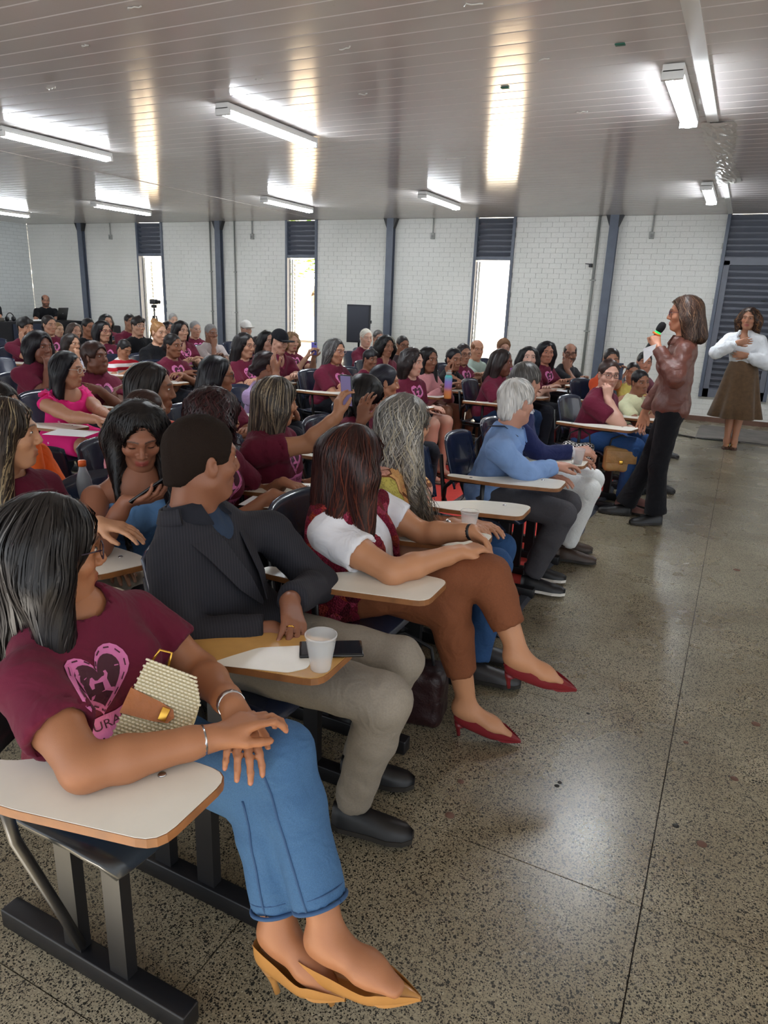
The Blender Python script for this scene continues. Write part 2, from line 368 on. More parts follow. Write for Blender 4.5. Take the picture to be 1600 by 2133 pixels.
# ---- conduits and socket boxes
for X, lab in ((-12.16, 'leftmost ceiling drop conduit with a small socket box'), (-8.53, 'short drop conduit with socket box left of the middle window'),
               (-4.87, 'short drop conduit with socket box left of the bright window'), (-1.44, 'drop conduit with open socket box near the louvred shutter')):
    e = empty('socket_drop', (X, YW, 0))
    mb = MB(); mb.tube([(0, -0.02, ZC), (0, -0.02, 2.63)], 0.012, 8); mb.build('conduit', 'conduit_grey', e)
    mb = MB(); mb.box((0, -0.025, 2.585), (0.066, 0.05, 0.095), 0, None, 0.006); bx = mb.build('socket_box', 'conduit_grey', e)
    mb = MB(); mb.box((0.004, -0.052, 2.575), (0.035, 0.006, 0.045), 0, None, 0.002); mb.build('socket_cover', 'conduit_dark', bx)
    tag(e, lab, 'socket')
for X, lab in ((-9.53, 'long thin wall conduit left of a steel post'), (-8.945, 'long thin wall conduit right of a steel post'), (-2.2, 'thick grey wall conduit beside the chipped steel post')):
    e = empty('wall_conduit', (X, YW, 0)); r_ = 0.02 if X > -3 else 0.014
    mb = MB(); mb.tube([(0, -0.022, ZC), (0, -0.022, 0.25)], r_, 10); mb.build('pipe', 'conduit_dark', e)
    for z in (1.95, 1.2, 0.5):
        mb = MB(); mb.box((0, -0.022, z), (r_*4.4, r_*2.3, 0.018), 0, None, 0.003); mb.build('clamp', 'conduit_grey', e)
    tag(e, lab, 'conduit')
p = aY(1229, 553, YW-0.03); mb = MB(); mb.box((p[0]+.012, p[1], p[2]), (0.05, 0.04, 0.05), 0, None, .004); mb.tube([(p[0], p[1], p[2]+.02), (p[0]-.07, p[1]-.01, p[2]+.024)], .006, 6)
tag(mb.build('black_wall_bracket', 'dark_metal'), 'tiny black bracket fixed on the bricks by the thick conduit', 'bracket')
# ---- louvred windows and door
def louvre(parent, x0, x1, z0, z1, pitch, y, mname, tilt=0.7):
    mb = MB(); mb.box((0, 0, 0), (x1-x0, 0.07, 0.007), 0, Matrix.Rotation(-tilt, 3, 'X')); me = mb.mesh('slat', mname)
    n = int(round((z1-z0)/pitch)); pp = (z1-z0)/n
    for i in range(n): link('slat', me, parent, ((x0+x1)/2, y, z0+pp*(i+0.5)))
mat('frost', '#dfe6ea', 0.15, trans=0.6)
for wi, (a, b_) in enumerate(OPEN[:3]):
    e = empty('window_%d' % (wi+1), ((a+b_)/2, YW, 0)); e['kind'] = 'structure'; hw = (b_-a)/2
    e['label'] = ('louvre-topped window behind the tripod', 'louvre-topped window with tree leaves outside', 'louvre-topped window with a glaring white view')[wi]
    for s_ in (-1, 1):
        mb = MB(); mb.box((s_*(hw-0.022), 0.03, (ZB+ZC)/2), (0.045, 0.12, ZC-ZB)); mb.build('frame_side', 'steel_blue', e)
    mb = MB(); mb.box((0, 0.03, 2.245), (2*hw-0.09, 0.1, 0.05)); mb.build('frame_transom', 'steel_blue', e)
    mb = MB(); mb.box((0, 0.03, ZB+0.02), (2*hw-0.09, 0.12, 0.04)); mb.build('frame_sill', 'steel_blue', e)
    mb = MB(); mb.box((0, 0.085, 2.56), (2*hw-0.09, 0.006, 0.6)); mb.build('louvre_backing', 'louvre_grey', e)
    louvre(e, -hw+0.045, hw-0.045, 2.275, ZC-0.01, 0.083, 0.03, 'louvre_grey')
    lf = empty('shutter_leaf'); lf.parent = e; lf.location = (-hw+0.075, 0.09, 0); lf.rotation_euler = (0, 0, math.radians(118))
    for xx in (0.02, 0.52):
        mb = MB(); mb.box((xx, 0, (ZB+2.2)/2+0.02), (0.04, 0.03, 2.2-ZB-0.04)); mb.build('stile', 'white_paint', lf)
    louvre(lf, 0.04, 0.5, ZB+0.06, 2.16, 0.075, 0, 'frost', 0.5)
d = empty('door_1', ((OPEN[3][0]+OPEN[3][1])/2, YW, 0)); d['kind'] = 'structure'; d['label'] = 'closed grey louvred shutter door behind the woman in the long skirt'
hw = (OPEN[3][1]-OPEN[3][0])/2
for s_ in (-1, 1):
    mb = MB(); mb.box((s_*(hw-0.022), -0.0, (ZB+ZC)/2), (0.045, 0.12, ZC-ZB)); mb.build('frame_side', 'steel_blue', d)
    mb = MB(); mb.box((s_*(hw-0.085), -0.005, (ZB+2.25)/2), (0.075, 0.05, 2.25-ZB)); mb.build('stile', 'louvre_grey', d)
for z, hh in ((2.245, 0.10), (ZB+0.06, 0.12)):
    mb = MB(); mb.box((0, -0.004, z), (2*hw-0.09, 0.052, hh)); mb.build('rail', 'louvre_grey', d)
mb = MB(); mb.box((0, 0.05, (ZB+ZC)/2), (2*hw-0.05, 0.01, ZC-ZB)); mb.build('door_backing', 'louvre_grey', d)
louvre(d, -hw+0.045, hw-0.045, 2.3, ZC-0.01, 0.083, 0.0, 'louvre_grey')
louvre(d, -hw+0.12, hw-0.12, ZB+0.12, 2.195, 0.083, 0.0, 'louvre_grey')
mb = MB(); mb.box((0.18, -0.05, 1.73), (0.05, 0.05, 0.018), 0, None, 0.004); mb.build('latch', 'dark_metal', d)
# ---- strip lamps
def lamp(x, y, lab, group='fluorescent strip lamps', length=1.2):
    e = empty('strip_lamp', (x, y, ZC))
    for s_ in (-1, 1):
        mb = MB(); mb.box((0, s_*0.35*length, -0.004), (0.05, 0.03, 0.008)); mb.build('hanger', 'lamp_body', e)
    mb = MB(); mb.box((0, 0, -0.030), (0.115, length, 0.045), 0, None, 0.006); hb = mb.build('housing', 'lamp_body', e)
    for s_ in (-1, 1):
        mb = MB(); mb.box((0, s_*(length/2-0.015), -0.062), (0.118, 0.03, 0.05), 0, None, 0.004); mb.build('end_cap', 'lamp_body', e)
    mb = MB(); n = 10; vs = []
    for yy in (-length/2+0.03, length/2-0.03):
        for k in range(n+1):
            a = PI*k/n; vs.append((0.05*math.cos(a), yy, -0.053-0.036*math.sin(a)))
    mb.add(vs, [(k, k+1, n+2+k, n+1+k) for k in range(n)], 0, True); mb.add(vs, [tuple(range(n+1)), tuple(range(2*n+1, n, -1))])
    mb.build('tube', 'lamp_tube', e)
    tag(e, lab, 'lamp', group)
for x, y, lab in ((-5.96, 5.05, 'lit strip lamp at the left, nearest on that side'), (-3.57, 5.05, 'lit strip lamp nearest the middle of the ceiling'), (-0.585, 5.18, 'large lit strip lamp beside the ceiling joint strip'),
                  (-0.61, 9.2, 'small lit strip lamp at the far right by the tape patch'), (-3.84, 9.2, 'far lit strip lamp in front of the bright window'), (-6.22, 9.2, 'far lit strip lamp before the middle window'),
                  (-9.43, 9.15, 'far lit strip lamp before the leftmost window'), (-12.4, 9.1, 'lit strip lamp cut by the left edge of the view')):
    lamp(x, y, lab)
for x, y, lab in ((-9.43, 5.05, 'unseen strip lamp added left of the frame above the middle rows'), (-12.4, 5.05, 'unseen strip lamp added left of the frame to brighten the end wall')): lamp(x, y, lab)  # unseen lamps added along the lamp grid to brighten the left side
# ---- outside the windows
mat('outside_wall', '#f4ecdc', 0.9); mat('outside_ground', '#b9a58a', 0.95, noise=0.2, nscale=3); mat('bark', '#6d5a44', 0.9, noise=0.3, nscale=9)
mb = MB(); mb.box((-6, 26, -0.3), (60, 29, 0.2)); tag(mb.build('yard_ground', 'outside_ground'), 'sunlit bare ground outside the windows', None, None, 'structure')
mb = MB(); mb.box((-2.0, 17.5, 1.9), (9.5, 0.3, 4.4)); tag(mb.build('yard_wall', 'outside_wall'), 'cream outside wall glaring in the sun', None, None, 'structure')
mb = MB(); mb.box((-22.0, 24, 2.4), (22, 0.3, 5.0)); tag(mb.build('yard_wall_far', 'outside_wall'), 'pale outside wall far behind the left windows', None, None, 'structure')
mb = MB(); mb.box((-6.9, 17.3, 1.78), (0.55, 0.06, 0.4)); 
# tree seen through the middle window
t_ = empty('yard_tree', (-9.95, 16.0, -0.2))
mb = MB(); mb.tube([(0.35, 0, 0), (0.15, 0, 1.0), (-0.1, 0, 1.7), (0.05, 0.1, 2.2), (0.4, 0.1, 3.2), (0.7, 0.1, 4.6)], [0.22, 0.14, 0.09, 0.09, 0.08, 0.06], 10); mb.build('trunk', 'bark', t_)
mat('leaf_green', '#7fae2c', 0.5, sheen=0.2)
mb = MB(); r3 = random.Random(5)
for k in range(900):
    c_ = Vector((r3.gauss(0.1, 0.75), r3.gauss(0, 0.5), r3.uniform(2.0, 4.2) + 0.3*abs(r3.gauss(0, 1)))); R = Matrix.Rotation(r3.uniform(0, 6.28), 3, 'Z') @ Matrix.Rotation(r3.uniform(-1, 1), 3, 'X')
    s_ = r3.uniform(0.06, 0.13)
    mb.add([c_+R @ Vector(q)*s_ for q in ((-1, 0, 0), (0, -0.42, 0.1), (1, 0, -0.1), (0, 0.42, 0.1))], [(0, 1, 2), (0, 2, 3)])
o = mb.build('foliage', 'leaf_green', t_); tag(t_, 'leafy tree outside the middle window', 'tree')
# ================================================================== FIGURE ENGINE (distance fields -> one continuous surface)
A3 = lambda *a: np.array(a, dtype=np.float64)
def nrm(v): v = np.asarray(v, float); n = np.linalg.norm(v); return v/n if n > 1e-9 else v
class Field:
    def __init__(s, lo, hi, h):
        s.lo = np.asarray(lo, float); s.h = h; n = np.maximum(np.ceil((np.asarray(hi)-s.lo)/h).astype(int)+1, 4)
        s.n = n; s.ax = [(s.lo[i]+h*np.arange(n[i])).astype(np.float32) for i in range(3)]
        s.v = np.full(tuple(n), 0.5, np.float32)
    def win(s, lo, hi):
        i0 = np.clip(np.floor((np.asarray(lo)-s.lo)/s.h).astype(int), 0, s.n); i1 = np.clip(np.ceil((np.asarray(hi)-s.lo)/s.h).astype(int)+1, 0, s.n)
        return tuple(slice(a, b_) for a, b_ in zip(i0, i1)), all(b_ > a for a, b_ in zip(i0, i1))
    def op(s, prim, k=0.01, mode=0):
        fn, lo, hi = prim; m_ = k+3*s.h
        sl, ok = s.win(lo-m_, hi+m_)
        if not ok: return s
        d = fn(s.ax[0][sl[0]][:, None, None], s.ax[1][sl[1]][None, :, None], s.ax[2][sl[2]][None, None, :]).astype(np.float32)
        a = s.v[sl]; k = max(k, 1e-4)
        if mode == 0: h_ = np.maximum(k-np.abs(a-d), 0)/k; s.v[sl] = np.minimum(a, d)-h_*h_*(k*0.25)
        elif mode == 1: d = -d; h_ = np.maximum(k-np.abs(a-d), 0)/k; s.v[sl] = np.maximum(a, d)+h_*h_*(k*0.25)
        return s
    def add(s, prim, k=0.01): return s.op(prim, k, 0)
    def cut(s, prim, k=0.005): return s.op(prim, k, 1)
    def half(s, c, n, k=1e-4):     # keep the side opposite to n
        n = nrm(n); d = (s.ax[0][:, None, None]-c[0])*n[0]+(s.ax[1][None, :, None]-c[1])*n[1]+(s.ax[2][None, None, :]-c[2])*n[2]
        h_ = np.maximum(k-np.abs(s.v-d), 0)/k; s.v = (np.maximum(s.v, d)+h_*h_*(k*0.25)).astype(np.float32); return s
    def wrinkle(s, A, wl, seed=0, dirs=4, stretch=None):
        r = np.random.RandomState(seed); msk = np.abs(s.v) < 0.02
        I = np.argwhere(msk); P = s.lo+I*s.h; acc = np.zeros(len(P))
        if stretch is not None: P = P*np.asarray(stretch)
        for i in range(dirs):
            d = nrm(r.normal(size=3)); e = nrm(np.cross(d, r.normal(size=3))); f = 2*PI/(wl*r.uniform(0.7, 1.5))
            acc += np.sin(P@d*f+r.uniform(0, 6.3)+1.6*np.sin(P@e*f*0.45+r.uniform(0, 6)))
        s.v[msk] += (A*acc/dirs).astype(np.float32); return s
    def sample(s, P):
        q = (P-s.lo)/s.h; q = np.clip(q, 0.001, np.array(s.n)-1.002); i = q.astype(int); f = q-i; o = 0
        for dx in (0, 1):
            for dy in (0, 1):
                for dz in (0, 1):
                    w_ = (f[:, 0] if dx else 1-f[:, 0])*(f[:, 1] if dy else 1-f[:, 1])*(f[:, 2] if dz else 1-f[:, 2])
                    o = o+w_*s.v[i[:, 0]+dx, i[:, 1]+dy, i[:, 2]+dz]
        return o
    def grad(s, P):
        e = s.h; g_ = np.stack([s.sample(P+np.eye(3)[i]*e)-s.sample(P-np.eye(3)[i]*e) for i in range(3)], 1)
        return g_/np.maximum(np.linalg.norm(g_, axis=1, keepdims=True), 1e-9)
    def mesh(s):
        v = s.v; sg = v < 0
        for ax in range(3):      # keep the surface closed at the border
            ix = [slice(None)]*3
            for q in (0, -1): ix[ax] = q; sg[tuple(ix)] = False
        c8 = [sg[dx:s.n[0]-1+dx, dy:s.n[1]-1+dy, dz:s.n[2]-1+dz] for dx in (0, 1) for dy in (0, 1) for dz in (0, 1)]
        cnt = sum(c.astype(np.int8) for c in c8); act = (cnt > 0) & (cnt < 8)
        I = np.argwhere(act)
        if len(I) == 0: return np.zeros((0, 3)), np.zeros((0, 4), int)
        idx = np.full(act.shape, -1, np.int64); idx[act] = np.arange(len(I))
        vals = np.stack([v[I[:, 0]+dx, I[:, 1]+dy, I[:, 2]+dz] for dx in (0, 1) for dy in (0, 1) for dz in (0, 1)], 1).astype(np.float64)
        sgn = np.stack([sg[I[:, 0]+dx, I[:, 1]+dy, I[:, 2]+dz] for dx in (0, 1) for dy in (0, 1) for dz in (0, 1)], 1)
        cor = np.array([(dx, dy, dz) for dx in (0, 1) for dy in (0, 1) for dz in (0, 1)], float)
        acc = np.zeros((len(I), 3)); n_ = np.zeros(len(I))
        for a in range(8):
            for b_ in range(a+1, 8):
                if np.abs(cor[a]-cor[b_]).sum() != 1: continue
                x = sgn[:, a] != sgn[:, b_]
                den = vals[:, a]-vals[:, b_]; t = np.where(np.abs(den) > 1e-9, vals[:, a]/np.where(np.abs(den) > 1e-9, den, 1), 0.5); t = np.clip(t, 0, 1)
                acc += np.where(x[:, None], cor[a]+(cor[b_]-cor[a])*t[:, None], 0); n_ += x
        V = s.lo+(I+acc/np.maximum(n_, 1)[:, None])*s.h
        Q = []
        for ax in range(3):
            u, w_ = (ax+1) % 3, (ax+2) % 3
            a = [slice(None)]*3; b_ = [slice(None)]*3; a[ax] = slice(0, -1); b_[ax] = slice(1, None)
            ch = sg[tuple(a)] != sg[tuple(b_)]; E = np.argwhere(ch)
            ok = (E[:, u] > 0) & (E[:, w_] > 0) & (E[:, u] < s.n[u]-1) & (E[:, w_] < s.n[w_]-1); E = E[ok]
            du = np.zeros(3, int); du[u] = 1; dw = np.zeros(3, int); dw[w_] = 1
            q = np.stack([idx[tuple((E-du-dw).T)], idx[tuple((E-dw).T)], idx[tuple(E.T)], idx[tuple((E-du).T)]], 1)
            fl = sg[tuple(E.T)]
            q[~fl] = q[~fl][:, ::-1]; Q.append(q)
        Q = np.concatenate(Q); Q = Q[(Q >= 0).all(1)]
        return V, Q
def cone(a, b_, r1, r2, flat=None, cap=False):
    a = np.asarray(a, float); b_ = np.asarray(b_, float); ba = b_-a; L2 = max(ba@ba, 1e-9); L_ = math.sqrt(L2); R = max(r1, r2)*(max(1, flat[1]) if flat else 1)
    def fn(X, Y, Z):
        x, y, z = X-a[0], Y-a[1], Z-a[2]; tt = (x*ba[0]+y*ba[1]+z*ba[2])/L2; t = np.clip(tt, 0, 1)
        x, y, z = x-t*ba[0], y-t*ba[1], z-t*ba[2]; d2 = x*x+y*y+z*z
        if flat:
            u, q = flat; c_ = x*u[0]+y*u[1]+z*u[2]; d2 = d2+c_*c_*(1/(q*q)-1)
        d = np.sqrt(d2)-(r1+(r2-r1)*t)
        if cap: d = np.maximum(d, (tt-1)*L_)
        return d
    return fn, np.minimum(a, b_)-R, np.maximum(a, b_)+R
def ell(c, r, R=None):
    c = np.asarray(c, float); r = np.asarray(r, float); R = np.eye(3) if R is None else np.asarray(R, float)   # rows = axes
    m_ = (np.abs(R.T)@r) if R is not None else r
    def fn(X, Y, Z):
        x, y, z = X-c[0], Y-c[1], Z-c[2]; p = [(x*R[i][0]+y*R[i][1]+z*R[i][2]) for i in range(3)]
        k0 = np.sqrt(sum((p[i]/r[i])**2 for i in range(3))); k1 = np.sqrt(sum((p[i]/(r[i]*r[i]))**2 for i in range(3)))
        return k0*(k0-1)/np.maximum(k1, 1e-6)
    return fn, c-m_, c+m_
def boxp(c, d, R=None, rr=0.01):
    c = np.asarray(c, float); d = np.asarray(d, float)/2-rr; R = np.eye(3) if R is None else np.asarray(R, float); m_ = np.abs(R.T)@(d+rr)
    def fn(X, Y, Z):
        x, y, z = X-c[0], Y-c[1], Z-c[2]; q = [np.abs(x*R[i][0]+y*R[i][1]+z*R[i][2])-d[i] for i in range(3)]
        o = np.sqrt(sum(np.maximum(t, 0)**2 for t in q)); return o+np.minimum(np.maximum(np.maximum(q[0], q[1]), q[2]), 0)-rr
    return fn, c-m_, c+m_
def limb(f, pts, rs, k=0.015, flat=None):
    for i in range(len(pts)-1): f.add(cone(pts[i], pts[i+1], rs[i], rs[i+1], flat), k)
def span(prims, pad):
    lo = np.min([p[1] for p in prims], 0)-pad; hi = np.max([p[2] for p in prims], 0)+pad; return lo, hi
def lerp(a, b_, t): return np.asarray(a, float)+(np.asarray(b_, float)-np.asarray(a, float))*t
def bake(name, V, Q, m, parent, org, col=None, smooth=True):
    me = bpy.data.meshes.new(name); nv, nq = len(V), len(Q)
    if nv == 0: return None
    Q = np.asarray(Q); k = Q.shape[1]
    me.vertices.add(nv); me.vertices.foreach_set('co', (np.asarray(V)-org).astype(np.float32).ravel())
    me.loops.add(nq*k); me.loops.foreach_set('vertex_index', Q.astype(np.int32).ravel())
    me.polygons.add(nq); me.polygons.foreach_set('loop_start', (np.arange(nq)*k).astype(np.int32)); me.polygons.foreach_set('loop_total', np.full(nq, k, np.int32))
    me.polygons.foreach_set('use_smooth', np.full(nq, smooth))
    if col is not None:
        at = me.color_attributes.new('Col', 'FLOAT_COLOR', 'POINT'); c4 = np.ones((nv, 4), np.float32); c4[:, :3] = col; at.data.foreach_set('color', c4.ravel())
    me.materials.append(MATS[m] if isinstance(m, str) else m); me.update(calc_edges=True)
    return link(name, me, parent)
def joinm(parts):
    V = []; Q = []; C = []; o = 0
    for v, q, c_ in parts: V.append(v); Q.append(q+o); C.append(np.broadcast_to(c_, (len(v), 3))); o += len(v)
    return np.concatenate(V), np.concatenate(Q), np.concatenate(C)
# materials driven by a colour attribute
def colmat(name, rough, spec=0.5, bump=0, bs=400, sss=0.0, sheen=0.0):
    m, t, N, L, b = nt(name); at = N.new('ShaderNodeAttribute'); at.attribute_name = 'Col'
    L.new(at.outputs['Color'], b.inputs['Base Color']); b.inputs['Roughness'].default_value = rough; b.inputs['Specular IOR Level'].default_value = spec
    b.inputs['Sheen Weight'].default_value = sheen
    if sss: b.inputs['Subsurface Weight'].default_value = sss; b.inputs['Subsurface Radius'].default_value = (0.012, 0.005, 0.003)
    if bump:
        tc = N.new('ShaderNodeTexCoord'); n = N.new('ShaderNodeTexNoise'); n.inputs['Scale'].default_value = bs; L.new(tc.outputs['Object'], n.inputs['Vector'])
        bp = N.new('ShaderNodeBump'); bp.inputs['Strength'].default_value = bump; bp.inputs['Distance'].default_value = 0.002; L.new(n.outputs['Fac'], bp.inputs['Height']); L.new(bp.outputs[0], b.inputs['Normal'])
    return m
colmat('skin', 0.48, 0.45, 0.12, 500); colmat('hair', 0.42, 0.4); colmat('hair_matte', 0.9, 0.15, 1.0, 260)
def cloth(col, kind='knit'):
    nm = 'cloth_%s_%s' % (kind, col.lstrip('#'))
    if nm in MATS: return nm
    if kind == 'denim': mat(nm, col, 0.85, noise=0.16, nscale=420, bump=0.3, bscale=900, spec=0.2, crease=0.5)
    elif kind == 'leather': mat(nm, col, 0.46, noise=0.12, nscale=30, bump=0.3, bscale=160, crease=0.4)
    elif kind == 'suit': mat(nm, col, 0.8, noise=0.1, nscale=200, bump=0.2, bscale=900, spec=0.25, crease=0.45)
    else: mat(nm, col, 0.88, noise=0.06, nscale=14, bump=0.18, bscale=700, spec=0.25, sheen=0.05, crease=0.55)
    return nm
MAROON = '#661c33'
def rot_cols(yaw, pitch=0, roll=0):   # columns forward, left, up ; pitch>0 looks down ; degrees
    R = Matrix.Rotation(math.radians(yaw), 3, 'Z') @ Matrix.Rotation(math.radians(pitch), 3, 'Y') @ Matrix.Rotation(math.radians(roll), 3, 'X')
    return np.array(R)
# ------------------------------------------------------------------ head
def head_mesh(c, R, sc, h, neck, skin, o):
    """o: options dict; returns verts (world), quads, colours"""
    m = o.get('sex', 'f') == 'm'; fat = o.get('fat', 0.0); kid = o.get('kid', False)
    nk = R.T@(neck-c)/sc
    f = Field((-0.125, -0.105, min(-0.19, nk[2]-0.02)), (0.125, 0.105, 0.135), h/sc)
    wj = 0.058*(1+0.12*fat)+(0.004 if m else 0); ys = (-1, 1)
    f.add(ell((-0.012, 0, 0.034), (0.094, 0.073, 0.083)), 0.02)
    f.add(ell((0.018, 0, -0.032), (0.064, wj, 0.080)), 0.03)
    f.add(ell((0.058, 0, -0.096), (0.022 if not m else 0.026, 0.024 if not m else 0.030, 0.016)), 0.03)
    for y in ys:
        f.add(cone((0.002, y*wj*0.93, -0.055), (0.045, y*0.025, -0.098), 0.018+0.006*fat, 0.014, None), 0.025)
        f.add(ell((0.050, y*0.040, -0.022), (0.026, 0.024, 0.022)), 0.02)
        if fat > 0.3: f.add(ell((0.04, y*0.045, -0.055), (0.03, 0.026, 0.028)), 0.02)
    for y in ys: f.add(cone((0.068, y*0.044, 0.031), (0.082, y*0.010, 0.028), 0.010, 0.011), 0.014)
    for y in ys: f.cut(ell((0.096, y*0.031, 0.010), (0.020, 0.019, 0.0125)), 0.014)
    for y in ys: f.add(ell((0.0645, y*0.031, 0.010), (0.0165, 0.0185, 0.0115)), 0.005)
    f.add(cone((0.081, 0, 0.024), (0.0995+0.004*o.get('nose', 0), 0, -0.024), 0.0072, 0.0108), 0.012)
    for y in ys: f.add(ell((0.089, y*0.0125, -0.030), (0.011, 0.0085, 0.0080)), 0.006)
    for y in ys: f.cut(ell((0.094, y*0.0065, -0.0405), (0.005, 0.0035, 0.004)), 0.003)
    f.add(ell((0.066, 0, -0.062), (0.019, 0.029, 0.022)), 0.015)
    for y in ys:
        f.add(cone((0.0865, y*0.004, -0.0585), (0.075, y*0.022, -0.0635), 0.0048, 0.0030), 0.004)
        f.add(cone((0.0848, 0, -0.0700), (0.075, y*0.020, -0.0655), 0.0057, 0.0030), 0.004)
    f.cut(cone((0.0925, -0.018, -0.0642), (0.0925, 0.018, -0.0642), 0.0034 if not o.get('mouth') else 0.006, 0.0034), 0.003)
    for y in ys:
        f.add(ell((-0.006, y*0.076, -0.004), (0.017, 0.008, 0.031), np.array(Matrix.Rotation(-y*0.35, 3, 'Z') @ Matrix.Rotation(0.2, 3, 'Y'))), 0.006)
        f.cut(ell((0.000, y*0.084, 0.0), (0.008, 0.005, 0.015)), 0.004)
    nr = (0.061 if m else 0.050)*(1+0.18*fat)
    f.add(cone((-0.022, 0, -0.055), nk, nr, nr*1.12), 0.03)
    if fat > 0.3: f.add(ell((0.025, 0, -0.098), (0.045, 0.05, 0.03)), 0.03)
    V, Q = f.mesh()
    if o.get('hair') not in (None, 'bald', 'oldshort'):      # the scalp under thick hair is left open
        hid = ((V[:, 0] < -0.025) & (V[:, 2] > 0.012)) | ((V[:, 0] < 0.005) & (V[:, 2] > 0.085)); Q = Q[~hid[Q].all(1)]; us = np.unique(Q); mp_ = np.zeros(len(V), np.int64); mp_[us] = np.arange(len(us)); V = V[us]; Q = mp_[Q]
    sk = np.array(skin); col = np.tile(sk, (len(V), 1)); x, y, z = V.T
    ay = np.abs(y)
    def blend(w_, c_): col[:] = col*(1-w_[:, None])+np.array(c_)*w_[:, None]
    ck = np.exp(-(((x-0.07)/0.03)**2+((ay-0.038)/0.02)**2+((z+0.025)/0.025)**2)); blend(0.25*ck, sk*[1.12, 0.8, 0.75])
    lipc = np.array(rgb(o['lip'])[:3]) if o.get('lip') else sk*[0.82, 0.55, 0.55]
    lw = ((x > 0.069) & (z < -0.0545) & (z > -0.0775) & (ay < 0.025)).astype(float)*np.clip((0.0265-ay)/0.006, 0, 1); blend(0.8*lw, lipc)
    hc = np.array(o.get('browc', (0.02, 0.013, 0.01)))
    bz = 0.0345-((ay-0.03)/0.03)**2*0.006; bw = np.clip(1-np.abs(z-bz)/(0.0062 if m else 0.005), 0, 1)*((ay > 0.010) & (ay < 0.052) & (x > 0.045)); blend(np.clip(bw*1.6, 0, 0.85), hc)
    ew = np.exp(-(((ay-0.031)/0.017)**2+((z-0.011)/0.010)**2))*(x > 0.05); blend(0.35*ew, sk*[0.62, 0.5, 0.48])
    if o.get('beard'):
        bd = ((z < -0.042+0.25*np.maximum(0.0, ay-0.05)) & (x > 0.005) & ~((z > -0.078) & (z < -0.052) & (ay < 0.024)) | ((z < -0.045) & (z > -0.056) & (ay < 0.03))) & (z > -0.125); blend(bd*o['beard'], hc)
    if o.get('stubble'):
        bd = ((z < -0.045) & (x > 0.0) & (z > -0.12)); blend(bd*o['stubble']*0.5, sk*0.35)
    return (V*sc)@R.T+c, Q, col
def eyes(c, R, sc, par, org, closed=False, up=0):
    for y in (-1, 1):
        mb = MB(); n, k_ = 10, 6
        ce = A3(0.0725, y*0.031, 0.0105 if not closed else 0.004); rr_ = A3(0.0105, 0.0135, 0.0052 if not closed else 0.0015); vs = []; fs = []
        for i in range(k_+1):
            for j in range(n):
                th = PI*i/k_; ph = 2*PI*j/n; vs.append(ce+rr_*A3(math.cos(th), math.sin(th)*math.cos(ph), math.sin(th)*math.sin(ph)))
        mis = []
        for i in range(k_):
            for j in range(n): fs.append((i*n+j, i*n+(j+1) % n, (i+1)*n+(j+1) % n, (i+1)*n+j)); mis.append(1 if (closed) else 0)
        W_ = [R@(v*sc)+c-org for v in vs]
        for f_, mi in zip(fs, mis): mb.add([W_[i] for i in f_], [(0, 1, 2, 3)], mi, True)
        if not closed:
            vs = []; ci = ce+A3(0.0082, 0, 0.0006); 
            for i in range(4):
                for j in range(n):
                    th = PI/2*i/3; ph = 2*PI*j/n; vs.append(ci+A3(0.0036*math.cos(th), 0.0056*math.sin(th)*math.cos(ph), 0.0051*math.sin(th)*math.sin(ph)))
            mb.add([R@(v*sc)+c-org for v in vs], [(i*n+j, i*n+(j+1) % n, (i+1)*n+(j+1) % n, (i+1)*n+j) for i in range(3) for j in range(n)], 1, True)
        mb.build('eye', ['eye_white', 'eye_dark'], par)
def glasses(c, R, sc, par, org, col='#1d1a22', shape='rect', lens=False):
    mb = MB(); T = lambda p: R@(np.asarray(p)*sc)+c-org
    for y in (-1, 1):
        w_, h_ = 0.0235, (0.0175 if shape != 'slim' else 0.0125); pts = []
        for k in range(17):
            a = 2*PI*k/16; ex = 0.6 if shape != 'round' else 1.0
            yy = math.copysign(abs(math.cos(a))**ex, math.cos(a))*w_; zz = math.copysign(abs(math.sin(a))**ex, math.sin(a))*h_
            pts.append(T((0.0935-0.10*(abs(yy+y*0.032*1.0)-0.032)**1*0.6, y*0.032+yy, 0.008+zz)))
        mb.tube(pts, 0.0017*sc, 6, 0, False)
        mb.tube([T((0.089, y*0.054, 0.014)), T((0.05, y*0.073, 0.014)), T((-0.002, y*0.081, 0.012)), T((-0.012, y*0.081, -0.002))], 0.0016*sc, 6)
    mb.tube([T((0.095, -0.010, 0.010)), T((0.098, 0, 0.012)), T((0.095, 0.010, 0.010))], 0.0017*sc, 6)
    g_ = mb.build('glasses', mat('frame_'+col.lstrip('#'), col, 0.3), par)
    if lens:
        for y in (-1, 1):
            mb = MB(); pts = []
            for k in range(16):
                a = 2*PI*k/16; pts.append(T((0.0938, y*0.032+math.cos(a)*0.022, 0.008+math.sin(a)*0.0165)))
            mb.add(pts, [tuple(range(16))]); mb.build('lens', 'glass_clear', g_)
    return g_
